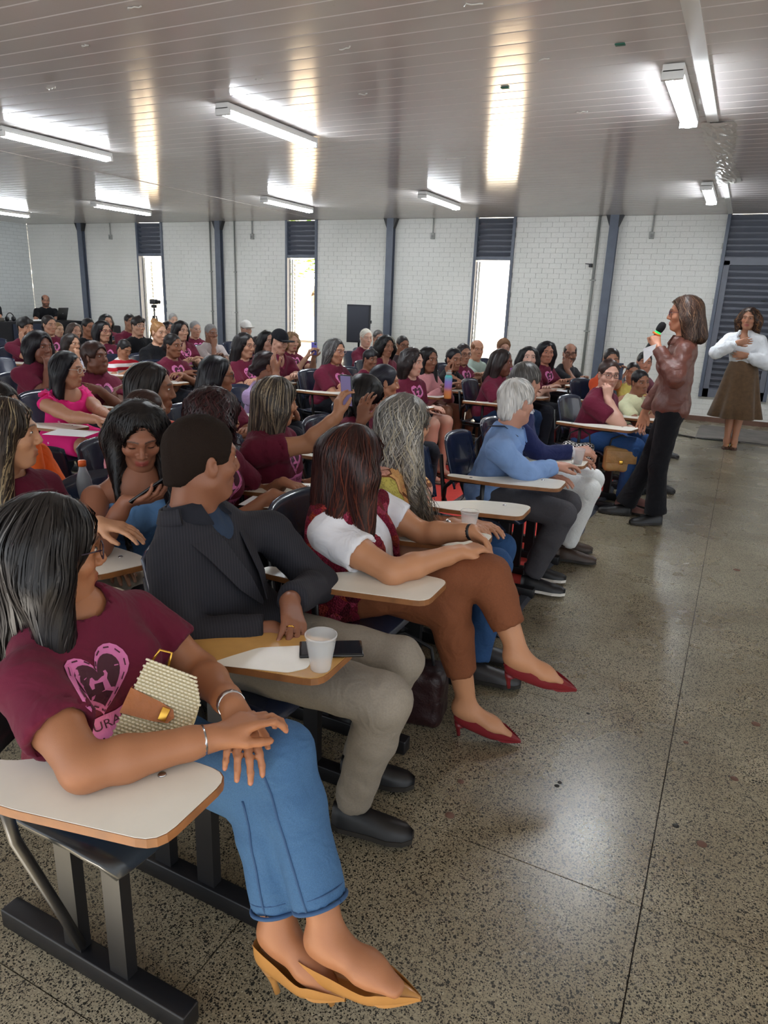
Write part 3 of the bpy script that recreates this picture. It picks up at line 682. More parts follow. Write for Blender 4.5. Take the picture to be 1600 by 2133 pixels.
# ------------------------------------------------------------------ hair
def strands(f, V, n, steps, ds, g_, mode, base, hi_cols, rs, width=0.004, part=(0.02, 0, 0.11), bunp=None, zmin=None, curl=0.0, thick=0.004):
    if len(V) == 0: return None
    S = V[rs.randint(0, len(V), n)].copy()
    up_bias = rs.rand(n) < 0.5
    top = V[V[:, 2] > np.percentile(V[:, 2], 55)]
    S[up_bias] = top[rs.randint(0, len(top), up_bias.sum())]
    off = rs.uniform(0.0, thick, n); path = []; nor = []; ph = rs.uniform(0, 6.28, n); P = S
    for k in range(steps):
        N_ = f.grad(P); d = f.sample(P); P = P-N_*(d-off)[:, None]
        path.append(P.copy()); nor.append(N_)
        if bunp is not None: D = np.asarray(bunp)-P
        else:
            rad = P-np.asarray(part); rad[:, 2] = 0; rl = np.linalg.norm(rad, axis=1, keepdims=True)
            D = np.tile(g_, (n, 1))+rad/np.maximum(rl, 0.02)*0.55
        D = D/np.maximum(np.linalg.norm(D, axis=1, keepdims=True), 1e-6)
        D = D-N_*(D*N_).sum(1, keepdims=True); D = D/np.maximum(np.linalg.norm(D, axis=1, keepdims=True), 1e-6)
        B = np.cross(D, N_)
        P = P+D*ds+B*(curl*ds*np.sin(ph+k*1.1))[:, None]
    path = np.stack(path, 1); nor = np.stack(nor, 1)
    T = np.gradient(path, axis=1); T /= np.maximum(np.linalg.norm(T, axis=2, keepdims=True), 1e-9)
    B = np.cross(T, nor); B /= np.maximum(np.linalg.norm(B, axis=2, keepdims=True), 1e-9)
    tp = np.sin(np.linspace(0.25, PI-0.12, steps))[None, :, None]
    W_ = width*rs.uniform(0.5, 1.3, (n, 1, 1))*tp
    path = path+nor*0.0012; VV = np.stack([path-B*W_*0.5, path+B*W_*0.5], 2).reshape(-1, 3)
    i0 = (np.arange(n)[:, None]*steps+np.arange(steps-1)[None, :]).ravel()*2
    QQ = np.stack([i0, i0+1, i0+3, i0+2], 1)
    cc = np.array(base)[None, :]*rs.uniform(0.6, 1.4, (n, 1))
    if hi_cols:
        for hc, prob, zlim in hi_cols:
            s_ = rs.rand(n) < prob; cc[s_] = np.array(hc)*rs.uniform(0.7, 1.2, (s_.sum(), 1))
    return VV, QQ, np.repeat(cc, steps*2, 0)
def hair_build(c, R, sc, o, par, org, h, rs, near):
    st = o['hair']; base = np.array(rgb(o.get('hairc', '#1b1413'))[:3]); hi_cols = [(np.array(rgb(q[0])[:3]), q[1], None) for q in o.get('streaks', ())]
    g_ = R.T@A3(0, 0, -1); vol = o.get('vol', 0.0); ln = o.get('hlen', 0.30)
    lo = A3(-0.16, -0.14, -0.12); hi = A3(0.125, 0.14, 0.165); ends = []
    bk = R.T@(-np.asarray(o.get('torsoF', R[:, 0])))   # backwards in head space
    longs = st in ('long', 'longcurly', 'bob', 'longfront', 'pony', 'half')
    if longs:
        for s_ in (-1, 1):
            p = A3(-0.03, s_*0.09, -0.02)+g_*ln+bk*0.03; ends.append(p)
        ends.append(A3(-0.09, 0, 0)+g_*ln*1.05+bk*0.04)
        for p in ends: lo = np.minimum(lo, p-0.09); hi = np.maximum(hi, p+0.09)
    f = Field(lo, hi, h)
    cr = ell((-0.016, 0, 0.038), (0.101+vol, 0.0805+vol, 0.090+vol))
    f.add(cr, 0.01)
    if st in ('short', 'buzz', 'bald', 'curlyshort', 'fringe', 'oldshort'):
        e_ = {'buzz': -0.004, 'oldshort': 0.002}.get(st, 0.0)
        f = Field(lo, hi, h); f.add(ell((-0.014, 0, 0.036), (0.099+vol+e_, 0.078+vol+e_, 0.0885+vol+e_)), 0.01)
        f.add(cone((-0.06, 0, -0.02), (-0.065, 0, -0.06), 0.055, 0.048), 0.02)
        if st == 'bald': f.cut(ell((0.02, 0, 0.11), (0.115, 0.066, 0.075)), 0.01)
        if st == 'fringe':
            f.add(cone((0.055, 0.045, 0.085), (0.088, -0.03, 0.058), 0.024, 0.016), 0.02); f.add(cone((0.02, 0, 0.115), (0.06, 0.0, 0.10), 0.028, 0.025), 0.02)
        f.cut(ell((0.097, 0, -0.026), (0.075, 0.080, 0.106 if st != 'fringe' else 0.088)), 0.008)
        for s_ in (-1, 1): f.cut(ell((0.035, s_*0.085, -0.055), (0.055, 0.04, 0.062)), 0.006); f.cut(ell((-0.006, s_*0.086, -0.006), (0.022, 0.02, 0.034)), 0.004)
        f.half((0, 0, -0.085), (0.15, 0, -1), 0.02)
        if st == 'buzz': f.half((0, 0, -0.045), (0.25, 0, -1), 0.02)
        if st == 'buzz': f.wrinkle(0.0022, 0.014, 5, 6)
        if st == 'curlyshort': f.wrinkle(0.007, 0.03, rs.randint(999), 5)
        else: f.wrinkle(0.0022, 0.03, rs.randint(999), 4)
        V, Q = f.mesh(); parts = [(V, Q, base)]
        ns = {0: 600, 1: 240, 2: 120, 3: 60}[near]
        if st not in ('buzz', 'curlyshort') and ns:
            parts.append(strands(f, V, ns, 5, 0.012, A3(0.15, 0, -1), '', base, hi_cols, rs, 0.005, (-0.05, 0, 0.1)))
    elif st in ('bun', 'tied', 'ponylow'):
        f = Field(lo, hi, h); f.add(ell((-0.014, 0, 0.036), (0.0985+vol, 0.0775+vol, 0.088+vol)), 0.01)
        f.add(cone((-0.06, 0, 0.0), (-0.07, 0, -0.05), 0.05, 0.035), 0.03)
        bp = A3(-0.085, 0, 0.115) if st == 'bun' else A3(-0.11, 0, -0.03)
        f.add(ell(bp, (0.036, 0.04, 0.036)), 0.012)
        if st == 'ponylow': f.add(cone(bp, bp+g_*0.09+bk*0.02, 0.03, 0.02), 0.02)
        f.cut(ell((0.095, 0, -0.024), (0.072, 0.076, 0.108)), 0.01)
        for s_ in (-1, 1): f.cut(ell((0.03, s_*0.085, -0.06), (0.062, 0.04, 0.055)), 0.006); f.cut(ell((-0.004, s_*0.084, -0.004), (0.02, 0.016, 0.034)), 0.004)
        f.half((0, 0, -0.085), (0.15, 0, -1), 0.02)
        f.wrinkle(0.0015, 0.03, rs.randint(999), 4)
        V, Q = f.mesh(); parts = [(V, Q, base)]
        parts.append(strands(f, V, {0: 600, 1: 300, 2: 150, 3: 80}[near], 6, 0.018, g_, '', base, hi_cols, rs, 0.005, bunp=bp))
    else:
        wd = o.get('hwide', 1.0)
        for s_, e_ in zip((-1, 1), ends[:2]):
            mid = A3(-0.028, s_*(0.082+vol), -0.03); r_ = (0.044 if st != 'longcurly' else 0.056)+vol*0.5
            fr = o.get('front', 0.0)*(1 if o.get('frontside', 0) in (0, s_) else 0)
            e2 = e_+(-bk)*(fr); f.add(cone((-0.015, s_*0.06, 0.06), mid, 0.04, r_), 0.03); f.add(cone(mid, e2*A3(1, wd, 1), r_, r_*(0.55 if st != 'bob' else 0.9)), 0.03)
        q_ = 1.7*wd
        f.add(cone((-0.065, 0, 0.03), ends[2], 0.055+vol, 0.032 if st != 'bob' else 0.05, (A3(0, 1, 0), q_)), 0.03)
        fw = o.get('facew', 1.0)
        f.cut(ell((0.104-o.get('fx', 0.0), 0, -0.022), (0.090, 0.068*fw, 0.117)), 0.012)
        for s_ in (-1, 1): f.cut(cone((0.09, s_*0.03*fw, -0.07), A3(0.13, s_*0.03*fw, -0.07)+g_*0.30, 0.052*fw, 0.06*fw), 0.012)
        f.cut(cone((-0.015, 0, -0.09), A3(-0.0, 0, -0.09)+g_*0.4, 0.05, 0.055), 0.01)
        A_, wl = {'longcurly': (0.011, 0.035), 'long': (0.0035, 0.035), 'bob': (0.0035, 0.035)}.get(st, (0.0035, 0.035))
        f.wrinkle(A_, wl, rs.randint(999), 5, (1, 1, 0.22 if st != 'longcurly' else 0.7))
        V, Q = f.mesh(); parts = [(V, Q, base*0.8)]
        ns = {0: 2000, 1: 700, 2: 300, 3: 120}[near]; stp = {0: 10, 1: 8, 2: 6, 3: 6}[near]
        parts.append(strands(f, V, ns, stp, (0.11+ln*0.55)/stp, g_, '', base, hi_cols, rs, {0: 0.0048, 1: 0.0075, 2: 0.011, 3: 0.014}[near], o.get('part', (0.03, 0, 0.115)), curl=0.9 if st == 'longcurly' else o.get('wave', 0.08), thick=0.006 if near == 0 else 0.004))
    V, Q, C = joinm([p for p in parts if p is not None])
    return bake('hair', (V*sc)@R.T+c, Q, 'hair_matte' if st in ('buzz', 'curlyshort') else 'hair', par, org, C)
# ------------------------------------------------------------------ hand
def hand_prims(w, f, n, side, sc=1.0, curl=(0.35, 0.45, 0.3), spread=0.12, thumb=0.6, curls=None):
    """w wrist, f finger direction, n palm normal, side +1 left / -1 right"""
    f = nrm(f); n = nrm(n-f*(np.asarray(n)@f)); a = np.cross(n, f)*(-1 if side > 0 else 1)    # a points to the thumb side
    pr = []; s_ = sc
    K = [(0.086, 0.030), (0.090, 0.010), (0.086, -0.010), (0.077, -0.028)]; Ls = [(0.042, 0.025, 0.021), (0.046, 0.029, 0.022), (0.042, 0.027, 0.021), (0.033, 0.021, 0.019)]
    tips = []
    for i, ((kf, ka), ll) in enumerate(zip(K, Ls)):
        k0 = w+f*kf*s_+a*ka*s_-n*0.004*s_; pr.append((cone(w+f*0.012*s_+a*ka*0.5*s_, k0, 0.0155*s_, 0.0115*s_), 0.012))
        cu = curls[i] if curls else curl; ang = 0; p = k0; sp = spread*(1.5-i)/1.5; fd = nrm(f+a*sp)
        for j, l_ in enumerate(ll):
            ang += cu[j]; d = fd*math.cos(ang)+n*math.sin(ang); q = p+d*l_*s_
            r0, r1 = (0.0098-0.0009*j-0.0006*(i == 3))*s_, (0.0090-0.0009*j-0.0006*(i == 3))*s_
            pr.append((cone(p, q, r0, r1), 0.004)); p = q
        tips.append((p, d))
    b0 = w+f*0.022*s_+a*0.022*s_+n*0.006*s_; t1 = b0+nrm(f*0.75+a*thumb+n*0.35)*0.040*s_; t2 = t1+nrm(f*0.95+a*thumb*0.5+n*0.35)*0.032*s_; t3 = t2+nrm(f+a*0.1+n*0.3)*0.024*s_
    pr += [(cone(b0, t1, 0.0165*s_, 0.0125*s_), 0.014), (cone(t1, t2, 0.0115*s_, 0.0102*s_), 0.005), (cone(t2, t3, 0.0102*s_, 0.0082*s_), 0.004)]
    return pr, tips, a
def ik(a, t, l1, l2, pole):
    a = np.asarray(a, float); t = np.asarray(t, float); d = t-a; L_ = np.linalg.norm(d); L_ = min(max(L_, abs(l1-l2)+0.02), l1+l2-0.004); u = nrm(d); t2 = a+u*L_
    x = (l1*l1-l2*l2+L_*L_)/(2*L_); hh = math.sqrt(max(l1*l1-x*x, 0)); p = np.asarray(pole, float); p = nrm(p-u*(p@u)); return a+u*x+p*hh, t2
# ------------------------------------------------------------------ shirt print (flat shapes in 2D, later laid on the shirt surface)
def heart(s, cx=0.0, cy=0.0, n=40):
    out = []
    for k in range(n):
        t = 2*PI*k/n; out.append((cx+s*16*math.sin(t)**3/17, cy+s*(13*math.cos(t)-5*math.cos(2*t)-2*math.cos(3*t)-math.cos(4*t))/17))
    return out
def fill2d(polys, cuts=0):
    bm = bmesh.new()
    for poly in polys:
        vs = [bm.verts.new((x, y, 0)) for x, y in poly]; bm.faces.new(vs)
    bmesh.ops.triangulate(bm, faces=bm.faces[:])
    for _ in range(cuts):
        es = [e for e in bm.edges if e.calc_length() > 0.022]
        if es: bmesh.ops.subdivide_edges(bm, edges=es, cuts=1); bmesh.ops.triangulate(bm, faces=bm.faces[:])
    bm.verts.ensure_lookup_table(); bm.verts.index_update()
    V = np.array([v.co[:2] for v in bm.verts]); T = np.array([[v.index for v in f.verts] for f in bm.faces]); bm.free(); return V, T
def text2d(txt, size, xf):
    cu = bpy.data.curves.new('lettering', 'FONT'); cu.body = txt; cu.size = size; cu.align_x = 'CENTER'; cu.align_y = 'CENTER'; cu.resolution_u = 3
    ob = bpy.data.objects.new('lettering', cu); COL.objects.link(ob); dg = bpy.context.evaluated_depsgraph_get(); me = ob.evaluated_get(dg).to_mesh()
    bm = bmesh.new(); bm.from_mesh(me); bmesh.ops.triangulate(bm, faces=bm.faces[:]); bm.verts.index_update()
    V = np.array([v.co[:2] for v in bm.verts]); T = np.array([[v.index for v in f.verts] for f in bm.faces]); bm.free()
    ob.evaluated_get(dg).to_mesh_clear(); bpy.data.objects.remove(ob); bpy.data.curves.remove(cu)
    return np.array([xf(*p) for p in V]), T
def band(cx, cy, w_, h_, tilt, bulge):
    top = []; bot = []
    for k in range(15):
        u = k/14-0.5; top.append((cx+u*w_, cy+u*tilt+h_/2+bulge*math.sin(k*1.2)*0.5)); bot.append((cx+u*w_, cy+u*tilt-h_/2-bulge*math.sin(k*1.35)*0.5))
    return rounded(top+bot[::-1], 0.012, 2)
_tilt = lambda a, cx, cy: (lambda x, y: (cx+x*math.cos(a)-y*math.sin(a), cy+x*math.sin(a)+y*math.cos(a)))
MACHINE = [(-0.030, -0.026), (0.026, -0.030), (0.028, -0.022), (0.018, -0.018), (0.014, 0.004), (0.020, 0.012), (0.018, 0.020), (-0.020, 0.018), (-0.026, 0.008), (-0.024, -0.004), (-0.018, -0.004), (-0.016, 0.005), (0.002, 0.002), (0.002, -0.016), (-0.028, -0.018)]
DASH = []
for k in range(0, 40, 2):
    hp = heart(0.078, 0, 0.055); a, b_ = Vector(hp[k]), Vector(hp[(k+1) % 40]); n_ = Vector((-(b_-a).y, (b_-a).x)).normalized()*0.0014
    if (b_-a).length > 0.003: DASH.append([tuple(a-n_), tuple(b_-n_), tuple(b_+n_), tuple(a+n_)])
LOGO = {0: [(fill2d([heart(0.088, 0, 0.055)], 3), 0, 0.0016), (fill2d([band(0.0, -0.055, 0.20, 0.044, 0.012, 0.005), band(0.0, -0.096, 0.185, 0.05, 0.012, 0.005)], 3), 0, 0.0019), (fill2d([heart(0.063, 0, 0.055)], 3), 1, 0.0026),
            (fill2d([MACHINE], 0), 0, 0.0036), (fill2d(DASH, 0), 1, 0.0030), (text2d('COSTURANDO', 0.031, _tilt(0.06, 0, -0.056)), 1, 0.0034), (text2d('FUTUROS', 0.041, _tilt(0.06, 0, -0.098)), 1, 0.0034)]}
LOGO[0][3] = ((LOGO[0][3][0][0]+A3(0, 0.052), LOGO[0][3][0][1]), 0, 0.0036)
LOGO[1] = LOGO[0]
LOGO[2] = LOGO[3] = [(fill2d([heart(0.088, 0, 0.055, 20)], 1), 0, 0.002), (fill2d([heart(0.060, 0, 0.055, 16)], 1), 1, 0.004), (fill2d([[(x, y+0.052) for x, y in MACHINE]]), 0, 0.006), (fill2d([band(0.0, -0.075, 0.19, 0.085, 0.012, 0.004)], 1), 0, 0.002),
           (fill2d([[(-.08, -.062), (.08, -.052), (.08, -.042), (-.08, -.052)], [(-.07, -.098), (.07, -.09), (.07, -.074), (-.07, -.082)]]), 1, 0.004)]
mat('print_pink', '#e07bb4', 0.55); mat('print_dark', '#4a1a2c', 0.6)
def put_logo(V, Q, C0, F, Lf, Up, par, org, lev, size=1.0, tilt=0.0, side=0.0):
    F = nrm(F+Lf*side); Lf = nrm(Lf-F*(Lf@F))
    bv = BVHTree.FromPolygons([tuple(v) for v in V], [tuple(q) for q in Q]); mb = MB(); ct, sn = math.cos(tilt), math.sin(tilt)
    for (v2, T), mi, off in LOGO[lev]:
        W_ = []; ok = []
        for x, y in v2:
            x, y = (x*ct-y*sn)*size, (x*sn+y*ct)*size
            o_ = C0+Lf*x+Up*y+F*0.45; hit = bv.ray_cast(Vector(o_), Vector(-F), 0.9)
            if hit[0] is None: W_.append((0, 0, 0)); ok.append(False)
            else: W_.append(tuple(np.array(hit[0])+np.array(hit[1])*off*(1 if np.array(hit[1])@F > 0 else -1)-org)); ok.append(True)
        d0 = [0.0]*len(W_)
        fs = [tuple(t) for t in T if all(ok[i] for i in t) and max(np.linalg.norm(np.subtract(W_[t[0]], W_[t[1]])), np.linalg.norm(np.subtract(W_[t[1]], W_[t[2]]))) < 0.12]
        mb.add(W_, fs, mi, False)
    if mb.f: mb.build('shirt_print', ['print_pink', 'print_dark'], par)
# ------------------------------------------------------------------ shoes (low loft)
def shoe(par, org, an, d, col, L_=0.25, w_=0.088, pitch=0.0, kind='shoe', sole='#2a2622'):
    d = nrm(d*A3(1, 1, 0)); s_ = A3(-d[1], d[0], 0); heel = an-d*0.055; mb = MB()
    prof = [(0.0, 0.55, 0.062, 0.075), (0.10, 0.80, 0.066, 0.085), (0.28, 0.82, 0.062, 0.08), (0.5, 0.86, 0.05, 0.062), (0.72, 1.0, 0.036, 0.045), (0.9, 0.8, 0.028, 0.032), (1.0, 0.35, 0.016, 0.02)]
    if kind == 'sandal': prof = [(a, b_, 0.012, 0.014) for a, b_, _, _ in prof]
    vs = []; n = 8
    for t, ww, z1, z2 in prof:
        for k in range(n):
            a = PI*k/(n-1); p = heel+d*t*L_+s_*(math.cos(a)*w_*0.5*ww); vs.append(A3(p[0], p[1], max(0.012, (z1+0.02)*math.sin(a)**0.6))-org+A3(0, 0, an[2]-0.085))
    m_ = len(prof); fs = [(i*n+k, i*n+k+1, (i+1)*n+k+1, (i+1)*n+k) for i in range(m_-1) for k in range(n-1)]+[tuple(range(n)), tuple(range((m_-1)*n+n-1, (m_-1)*n-1, -1))]
    mb.add(vs, fs, 0, True)
    lo = []; 
    for t, ww, _, _ in prof: lo.append(heel+d*t*L_+s_*w_*0.53*ww)
    for t, ww, _, _ in prof[::-1]: lo.append(heel+d*t*L_-s_*w_*0.53*ww)
    k_ = len(lo); z0 = an[2]-0.085+0.001; vs = [A3(p[0], p[1], z0)-org for p in lo]+[A3(p[0], p[1], z0+0.016)-org for p in lo]
    mb.add(vs, [tuple(range(k_-1, -1, -1)), tuple(range(k_, 2*k_))]+[(i, (i+1) % k_, k_+(i+1) % k_, k_+i) for i in range(k_)], 1)
    mb.build('shoe', [mat('shoe_'+col.lstrip('#'), col, 0.45), mat('shoe_'+sole.lstrip('#'), sole, 0.6)], par)
# ------------------------------------------------------------------ a whole person
RES = {0: dict(head=0.0050, arm=0.0060, top=0.0115, leg=0.0140, hair=0.0080), 1: dict(head=0.0066, arm=0.0085, top=0.0165, leg=0.022, hair=0.0110), 2: dict(head=0.0077, arm=0.0102, top=0.0205, leg=0.030, hair=0.0130), 3: dict(head=0.0092, arm=0.0120, top=0.0260, leg=0.036, hair=0.0160)}
PEOPLE = []
def person(lab, head, hip=None, yaw=0.0, hyaw=None, hpitch=5, hroll=0, sex='f', b=1.0, sc=1.0, skin='#b07a5c', top=MAROON, sleeve='short', bottom='#23252e', legs='trousers', hair='long', hairc='#15100f', seat=0.45,
           arms=('tablet', 'tablet'), lev=3, logo=False, gl=None, bust=1.0, neckline='crew', chair=True, group='audience in the chairs', J=None, topkind='knit', botkind='knit', shoec='#2c2a2c', wr=0.0035, back=0.10, sw=None, **o):
    o.update(sex=sex, hair=hair, hairc=hairc); hyaw = yaw if hyaw is None else hyaw
    rs = np.random.RandomState(len(PEOPLE)*7+3); c = np.asarray(head, float); R = rot_cols(hyaw, hpitch, hroll); rz = RES[lev]
    T_ = rot_cols(yaw); F, Lf, U = T_[:, 0], T_[:, 1], T_[:, 2]; J = dict(J or {})
    if hip is None: hip = (c-F*back)[:2]
    org = A3(hip[0], hip[1], 0); PEOPLE.append(lab)
    e = empty('person', org); skc = np.array(rgb(skin)[:3]); bb = b**0.6; ab = b**0.55*sc
    P = J.get('pelvis', A3(hip[0], hip[1], seat+0.095*sc)); N = J.get('neck', c-F*0.035*sc-U*0.178*sc+R@A3(-0.01, 0, 0)*sc)
    Sp = nrm(N-P); Fp = nrm(F-Sp*(F@Sp)); hw = (sw if sw else (0.165 if sex == 'f' else 0.19))*sc*(0.6+0.4*b)
    sh = {s_: J.get('sh'+k, N+Lf*s_*hw-U*0.050*sc) for s_, k in ((1, 'L'), (-1, 'R'))}
    # arms
    loc = lambda x, y, z: A3(hip[0], hip[1], 0)+F*x+Lf*y+U*z
    wr_, el, hd = {}, {}, {}
    for s_, k, ap in ((1, 'L', arms[0]), (-1, 'R', arms[1])):
        l1, l2 = 0.285*sc, 0.245*sc; pole = -U*1.0-F*0.35+Lf*s_*0.35; pre = ap if isinstance(ap, str) else None
        n_, fd, cu = -U, None, (0.3, 0.35, 0.25)
        if pre == 'tablet': t = loc(0.37, s_*0.03-0.09, seat+0.285); pole = -U+Lf*s_*0.9
        elif pre == 'lap': t = loc(0.30, s_*0.07, seat+0.19); fd = F-Lf*s_*0.6
        elif pre == 'fold': t = loc(0.27+0.03*s_, -s_*0.06-0.04, seat+0.30); pole = -U*0.6+Lf*s_; fd = -Lf*s_+F*0.3
        elif pre == 'cross': t = loc(0.21+0.03*s_, -s_*0.10, seat+0.33+0.02*s_); pole = -U*0.8+Lf*s_; fd = -Lf*s_; n_ = -F
        elif pre == 'down': t = loc(0.10, s_*0.20, seat+0.18)
        elif pre == 'chin': t = c+R@A3(0.075, s_*0.045, -0.185)*sc; pole = -U+F*0.25+Lf*s_*0.25; fd = U*0.9+R@A3(-0.25, -s_*0.25, 0); n_ = -R[:, 0]-Lf*s_*0.2; cu = (1.2, 1.1, 0.6)
        elif pre == 'mouth': t = c+R@A3(0.115, s_*0.025, -0.165)*sc; pole = -U+F*0.3+Lf*s_*0.4; fd = U; n_ = -R[:, 0]; cu = (0.7, 0.9, 0.5)
        elif pre == 'cheek': t = c+R@A3(0.06, s_*0.085, -0.155)*sc; pole = -U+F*0.4+Lf*s_*0.4; fd = U; n_ = -R[:, 1]*s_; cu = (0.9, 1.2, 0.7)
        elif pre == 'phone': t = loc(0.42, s_*0.06, c[2]-0.16); pole = -U+Lf*s_*0.4; fd = U*0.8+F*0.4; n_ = -Lf*s_*0.3+F*0.2-U*0.2; cu = (0.6, 0.6, 0.4)
        elif isinstance(ap, dict):
            t = ap['w']; pole = ap.get('pole', pole); n_ = ap.get('n', n_); fd = ap.get('f'); cu = ap.get('curl', cu)
        if isinstance(ap, dict) and 'el' in ap: el[s_], wr_[s_] = np.asarray(ap['el'], float), np.asarray(t, float)
        else: el[s_], wr_[s_] = ik(sh[s_], t, l1, l2, pole)
        fd = nrm(wr_[s_]-el[s_]) if fd is None else nrm(nrm(fd)+0.35*nrm(wr_[s_]-el[s_])) if not isinstance(ap, dict) else nrm(fd)
        hd[s_] = (fd, np.asarray(n_, float), cu, ap if isinstance(ap, dict) else {})
    # legs
    kn, an, hp = {}, {}, {}
    for s_, k in ((1, 'L'), (-1, 'R')):
        hp[s_] = J.get('hip'+k, P+Lf*s_*0.085*sc-U*0.012+F*0.01); kn[s_] = J.get('kn'+k, P+F*0.43*sc+Lf*s_*0.105*sc+A3(0, 0, -0.02+0.0*sc))
        an[s_] = J.get('an'+k, A3(kn[s_][0]+F[0]*0.0, kn[s_][1]+F[1]*0.0, 0.09)-F*0.03+Lf*s_*0.01)
    # ---- skin
    parts = [head_mesh(c, R, sc*o.get('hsc', 1.0), rz['head'], N+Sp*0.0+(-U*0.01), skc, dict(o, browc=np.array(rgb(o.get('brow', hairc if hairc not in ('#d8d6d2', '#c9c5be') else '#8a8078'))[:3])*0.9))]
    tips_out = {}
    for s_ in (1, -1):
        pr = []; A_, B_, W_ = sh[s_], el[s_], wr_[s_]
        if sleeve == 'long' and top: pr += [(cone(lerp(B_, W_, 0.5), lerp(B_, W_, 0.8), 0.036*ab, 0.030*ab), 0.015),]
        else: pr += [(cone(lerp(A_, B_, 0.4 if (sleeve == 'short' and top) else 0.0), lerp(A_, B_, 0.5), 0.050*ab, 0.047*ab), 0.01), (cone(lerp(A_, B_, 0.5), B_, 0.047*ab, 0.039*ab), 0.02), (cone(B_, lerp(B_, W_, 0.3), 0.039*ab, 0.041*ab), 0.02), (cone(lerp(B_, W_, 0.3), lerp(B_, W_, 0.8), 0.041*ab, 0.030*ab), 0.015)]
        pr += [
               (cone(lerp(B_, W_, 0.8), W_, 0.030*ab, 0.0265*sc*bb, None), 0.015)]
        fd, n_, cu, opt = hd[s_]
        hpz, tips, ax = hand_prims(W_, fd, n_, s_, sc*(0.93 if sex == 'f' else 1.03)*(1.0, 1.06, 1.14, 1.22)[lev], cu, opt.get('spread', 0.12), opt.get('thumb', 0.6), opt.get('curls')); pr += hpz; tips_out[s_] = (tips, ax, n_)
        lo, hi = span([p[0] for p in pr], 0.012); f = Field(lo, hi, rz['arm'])
        for p, k in pr: f.add(p, k)
        V, Q = f.mesh(); col = np.tile(skc, (len(V), 1))
        if lev == 0:
            for (tp, d_) in tips:       # nails
                nd = -(n_/np.linalg.norm(n_)); q = V-(tp+d_*0.002); wv = np.exp(-(np.abs(q@d_)/0.006)**4)*((q@nd) > 0.0035)*(np.linalg.norm(q, axis=1) < 0.012)
                col = col*(1-0.55*wv[:, None])+np.array(rgb(o.get('nail', '#d9a79a'))[:3])*0.55*wv[:, None]
        parts.append((V, Q, col))
    ct = Field(*span([(None, N-0.26, N+0.26)], 0.0), rz['top'])
    ct.add(cone(lerp(P, N, 0.62), lerp(P, N, 0.86), 0.118*b*sc, 0.118*sc*bb, (Fp, 0.62)), 0.03); [ct.add(cone(N-U*0.022*sc, sh[s_], 0.046*sc, 0.042*ab), 0.045) for s_ in (1, -1)]; ct.add(cone(N+U*0.035*sc, N-U*0.04*sc, 0.05*sc, 0.07*sc), 0.05)
    if neckline in ('bare', 'v', 'off') and sex == 'f':
        for s_ in (1, -1): ct.add(ell(lerp(P, N, 0.66)+Fp*0.066*b*sc+Lf*s_*0.066*sc, A3(1, 1, 1)*0.054*bust*sc), 0.04)
    V, Q = ct.mesh(); parts.append((V, Q, skc))
    if legs in ('bare', 'skirt', 'shorts'):
        for s_ in (1, -1):
            pr = [(cone(hp[s_], kn[s_], 0.078*b*sc, 0.056*bb*sc), 0.02), (cone(kn[s_], lerp(kn[s_], an[s_], 0.3), 0.054*bb*sc, 0.053*bb*sc), 0.02), (cone(lerp(kn[s_], an[s_], 0.3), an[s_], 0.053*bb*sc, 0.034*sc), 0.02)]
            dd = J.get('toe'+'LR'[s_ < 0], an[s_]+F*0.14-U*0.055)-an[s_]; pr.append((cone(an[s_]-U*0.03-nrm(dd)*0.03, an[s_]+dd*0.95+U*0.004, 0.030, 0.020, (Lf, 1.5)), 0.03))
            lo, hi = span([p[0] for p in pr], 0.015); f = Field(lo, hi, rz['leg']*0.7)
            for p, k in pr: f.add(p, k)
            V, Q = f.mesh(); parts.append((V, Q, skc))
    elif J.get('ankles') is not None:
        for s_ in (1, -1):
            dd = J['toe'+'LR'[s_ < 0]]-an[s_]
            pr = [(cone(lerp(kn[s_], an[s_], 0.55), an[s_], 0.042*bb*sc, 0.033*sc), 0.02), (cone(an[s_]-nrm(dd)*0.025-U*0.005, an[s_]+dd*0.55, 0.036*sc, 0.026*sc), 0.03), (cone(an[s_]+dd*0.5, an[s_]+dd*0.92, 0.027*sc, 0.015*sc, (nrm(np.cross(dd, U)), 1.45)), 0.02), (cone(an[s_]-nrm(dd)*0.03-U*0.02, an[s_]+dd*0.6, 0.024*sc, 0.02*sc), 0.03)]
            lo, hi = span([p[0] for p in pr], 0.012); f = Field(lo, hi, rz['arm'])
            for p, k in pr: f.add(p, k)
            V, Q = f.mesh(); parts.append((V, Q, skc))
    V, Q, C = joinm(parts); bake('body', V, Q, 'skin', e, org, C)
    eyes(c, R, sc*o.get('hsc', 1.0), e, org, o.get('closed', False))
    if hair: hair_build(c, R, sc*o.get('hsc', 1.0), dict(o, torsoF=F), e, org, rz['hair'], rs, lev)
    if gl: glasses(c, R, sc*o.get('hsc', 1.0), e, org, gl if isinstance(gl, str) else '#1d1a22', o.get('gshape', 'rect'), lev == 0)
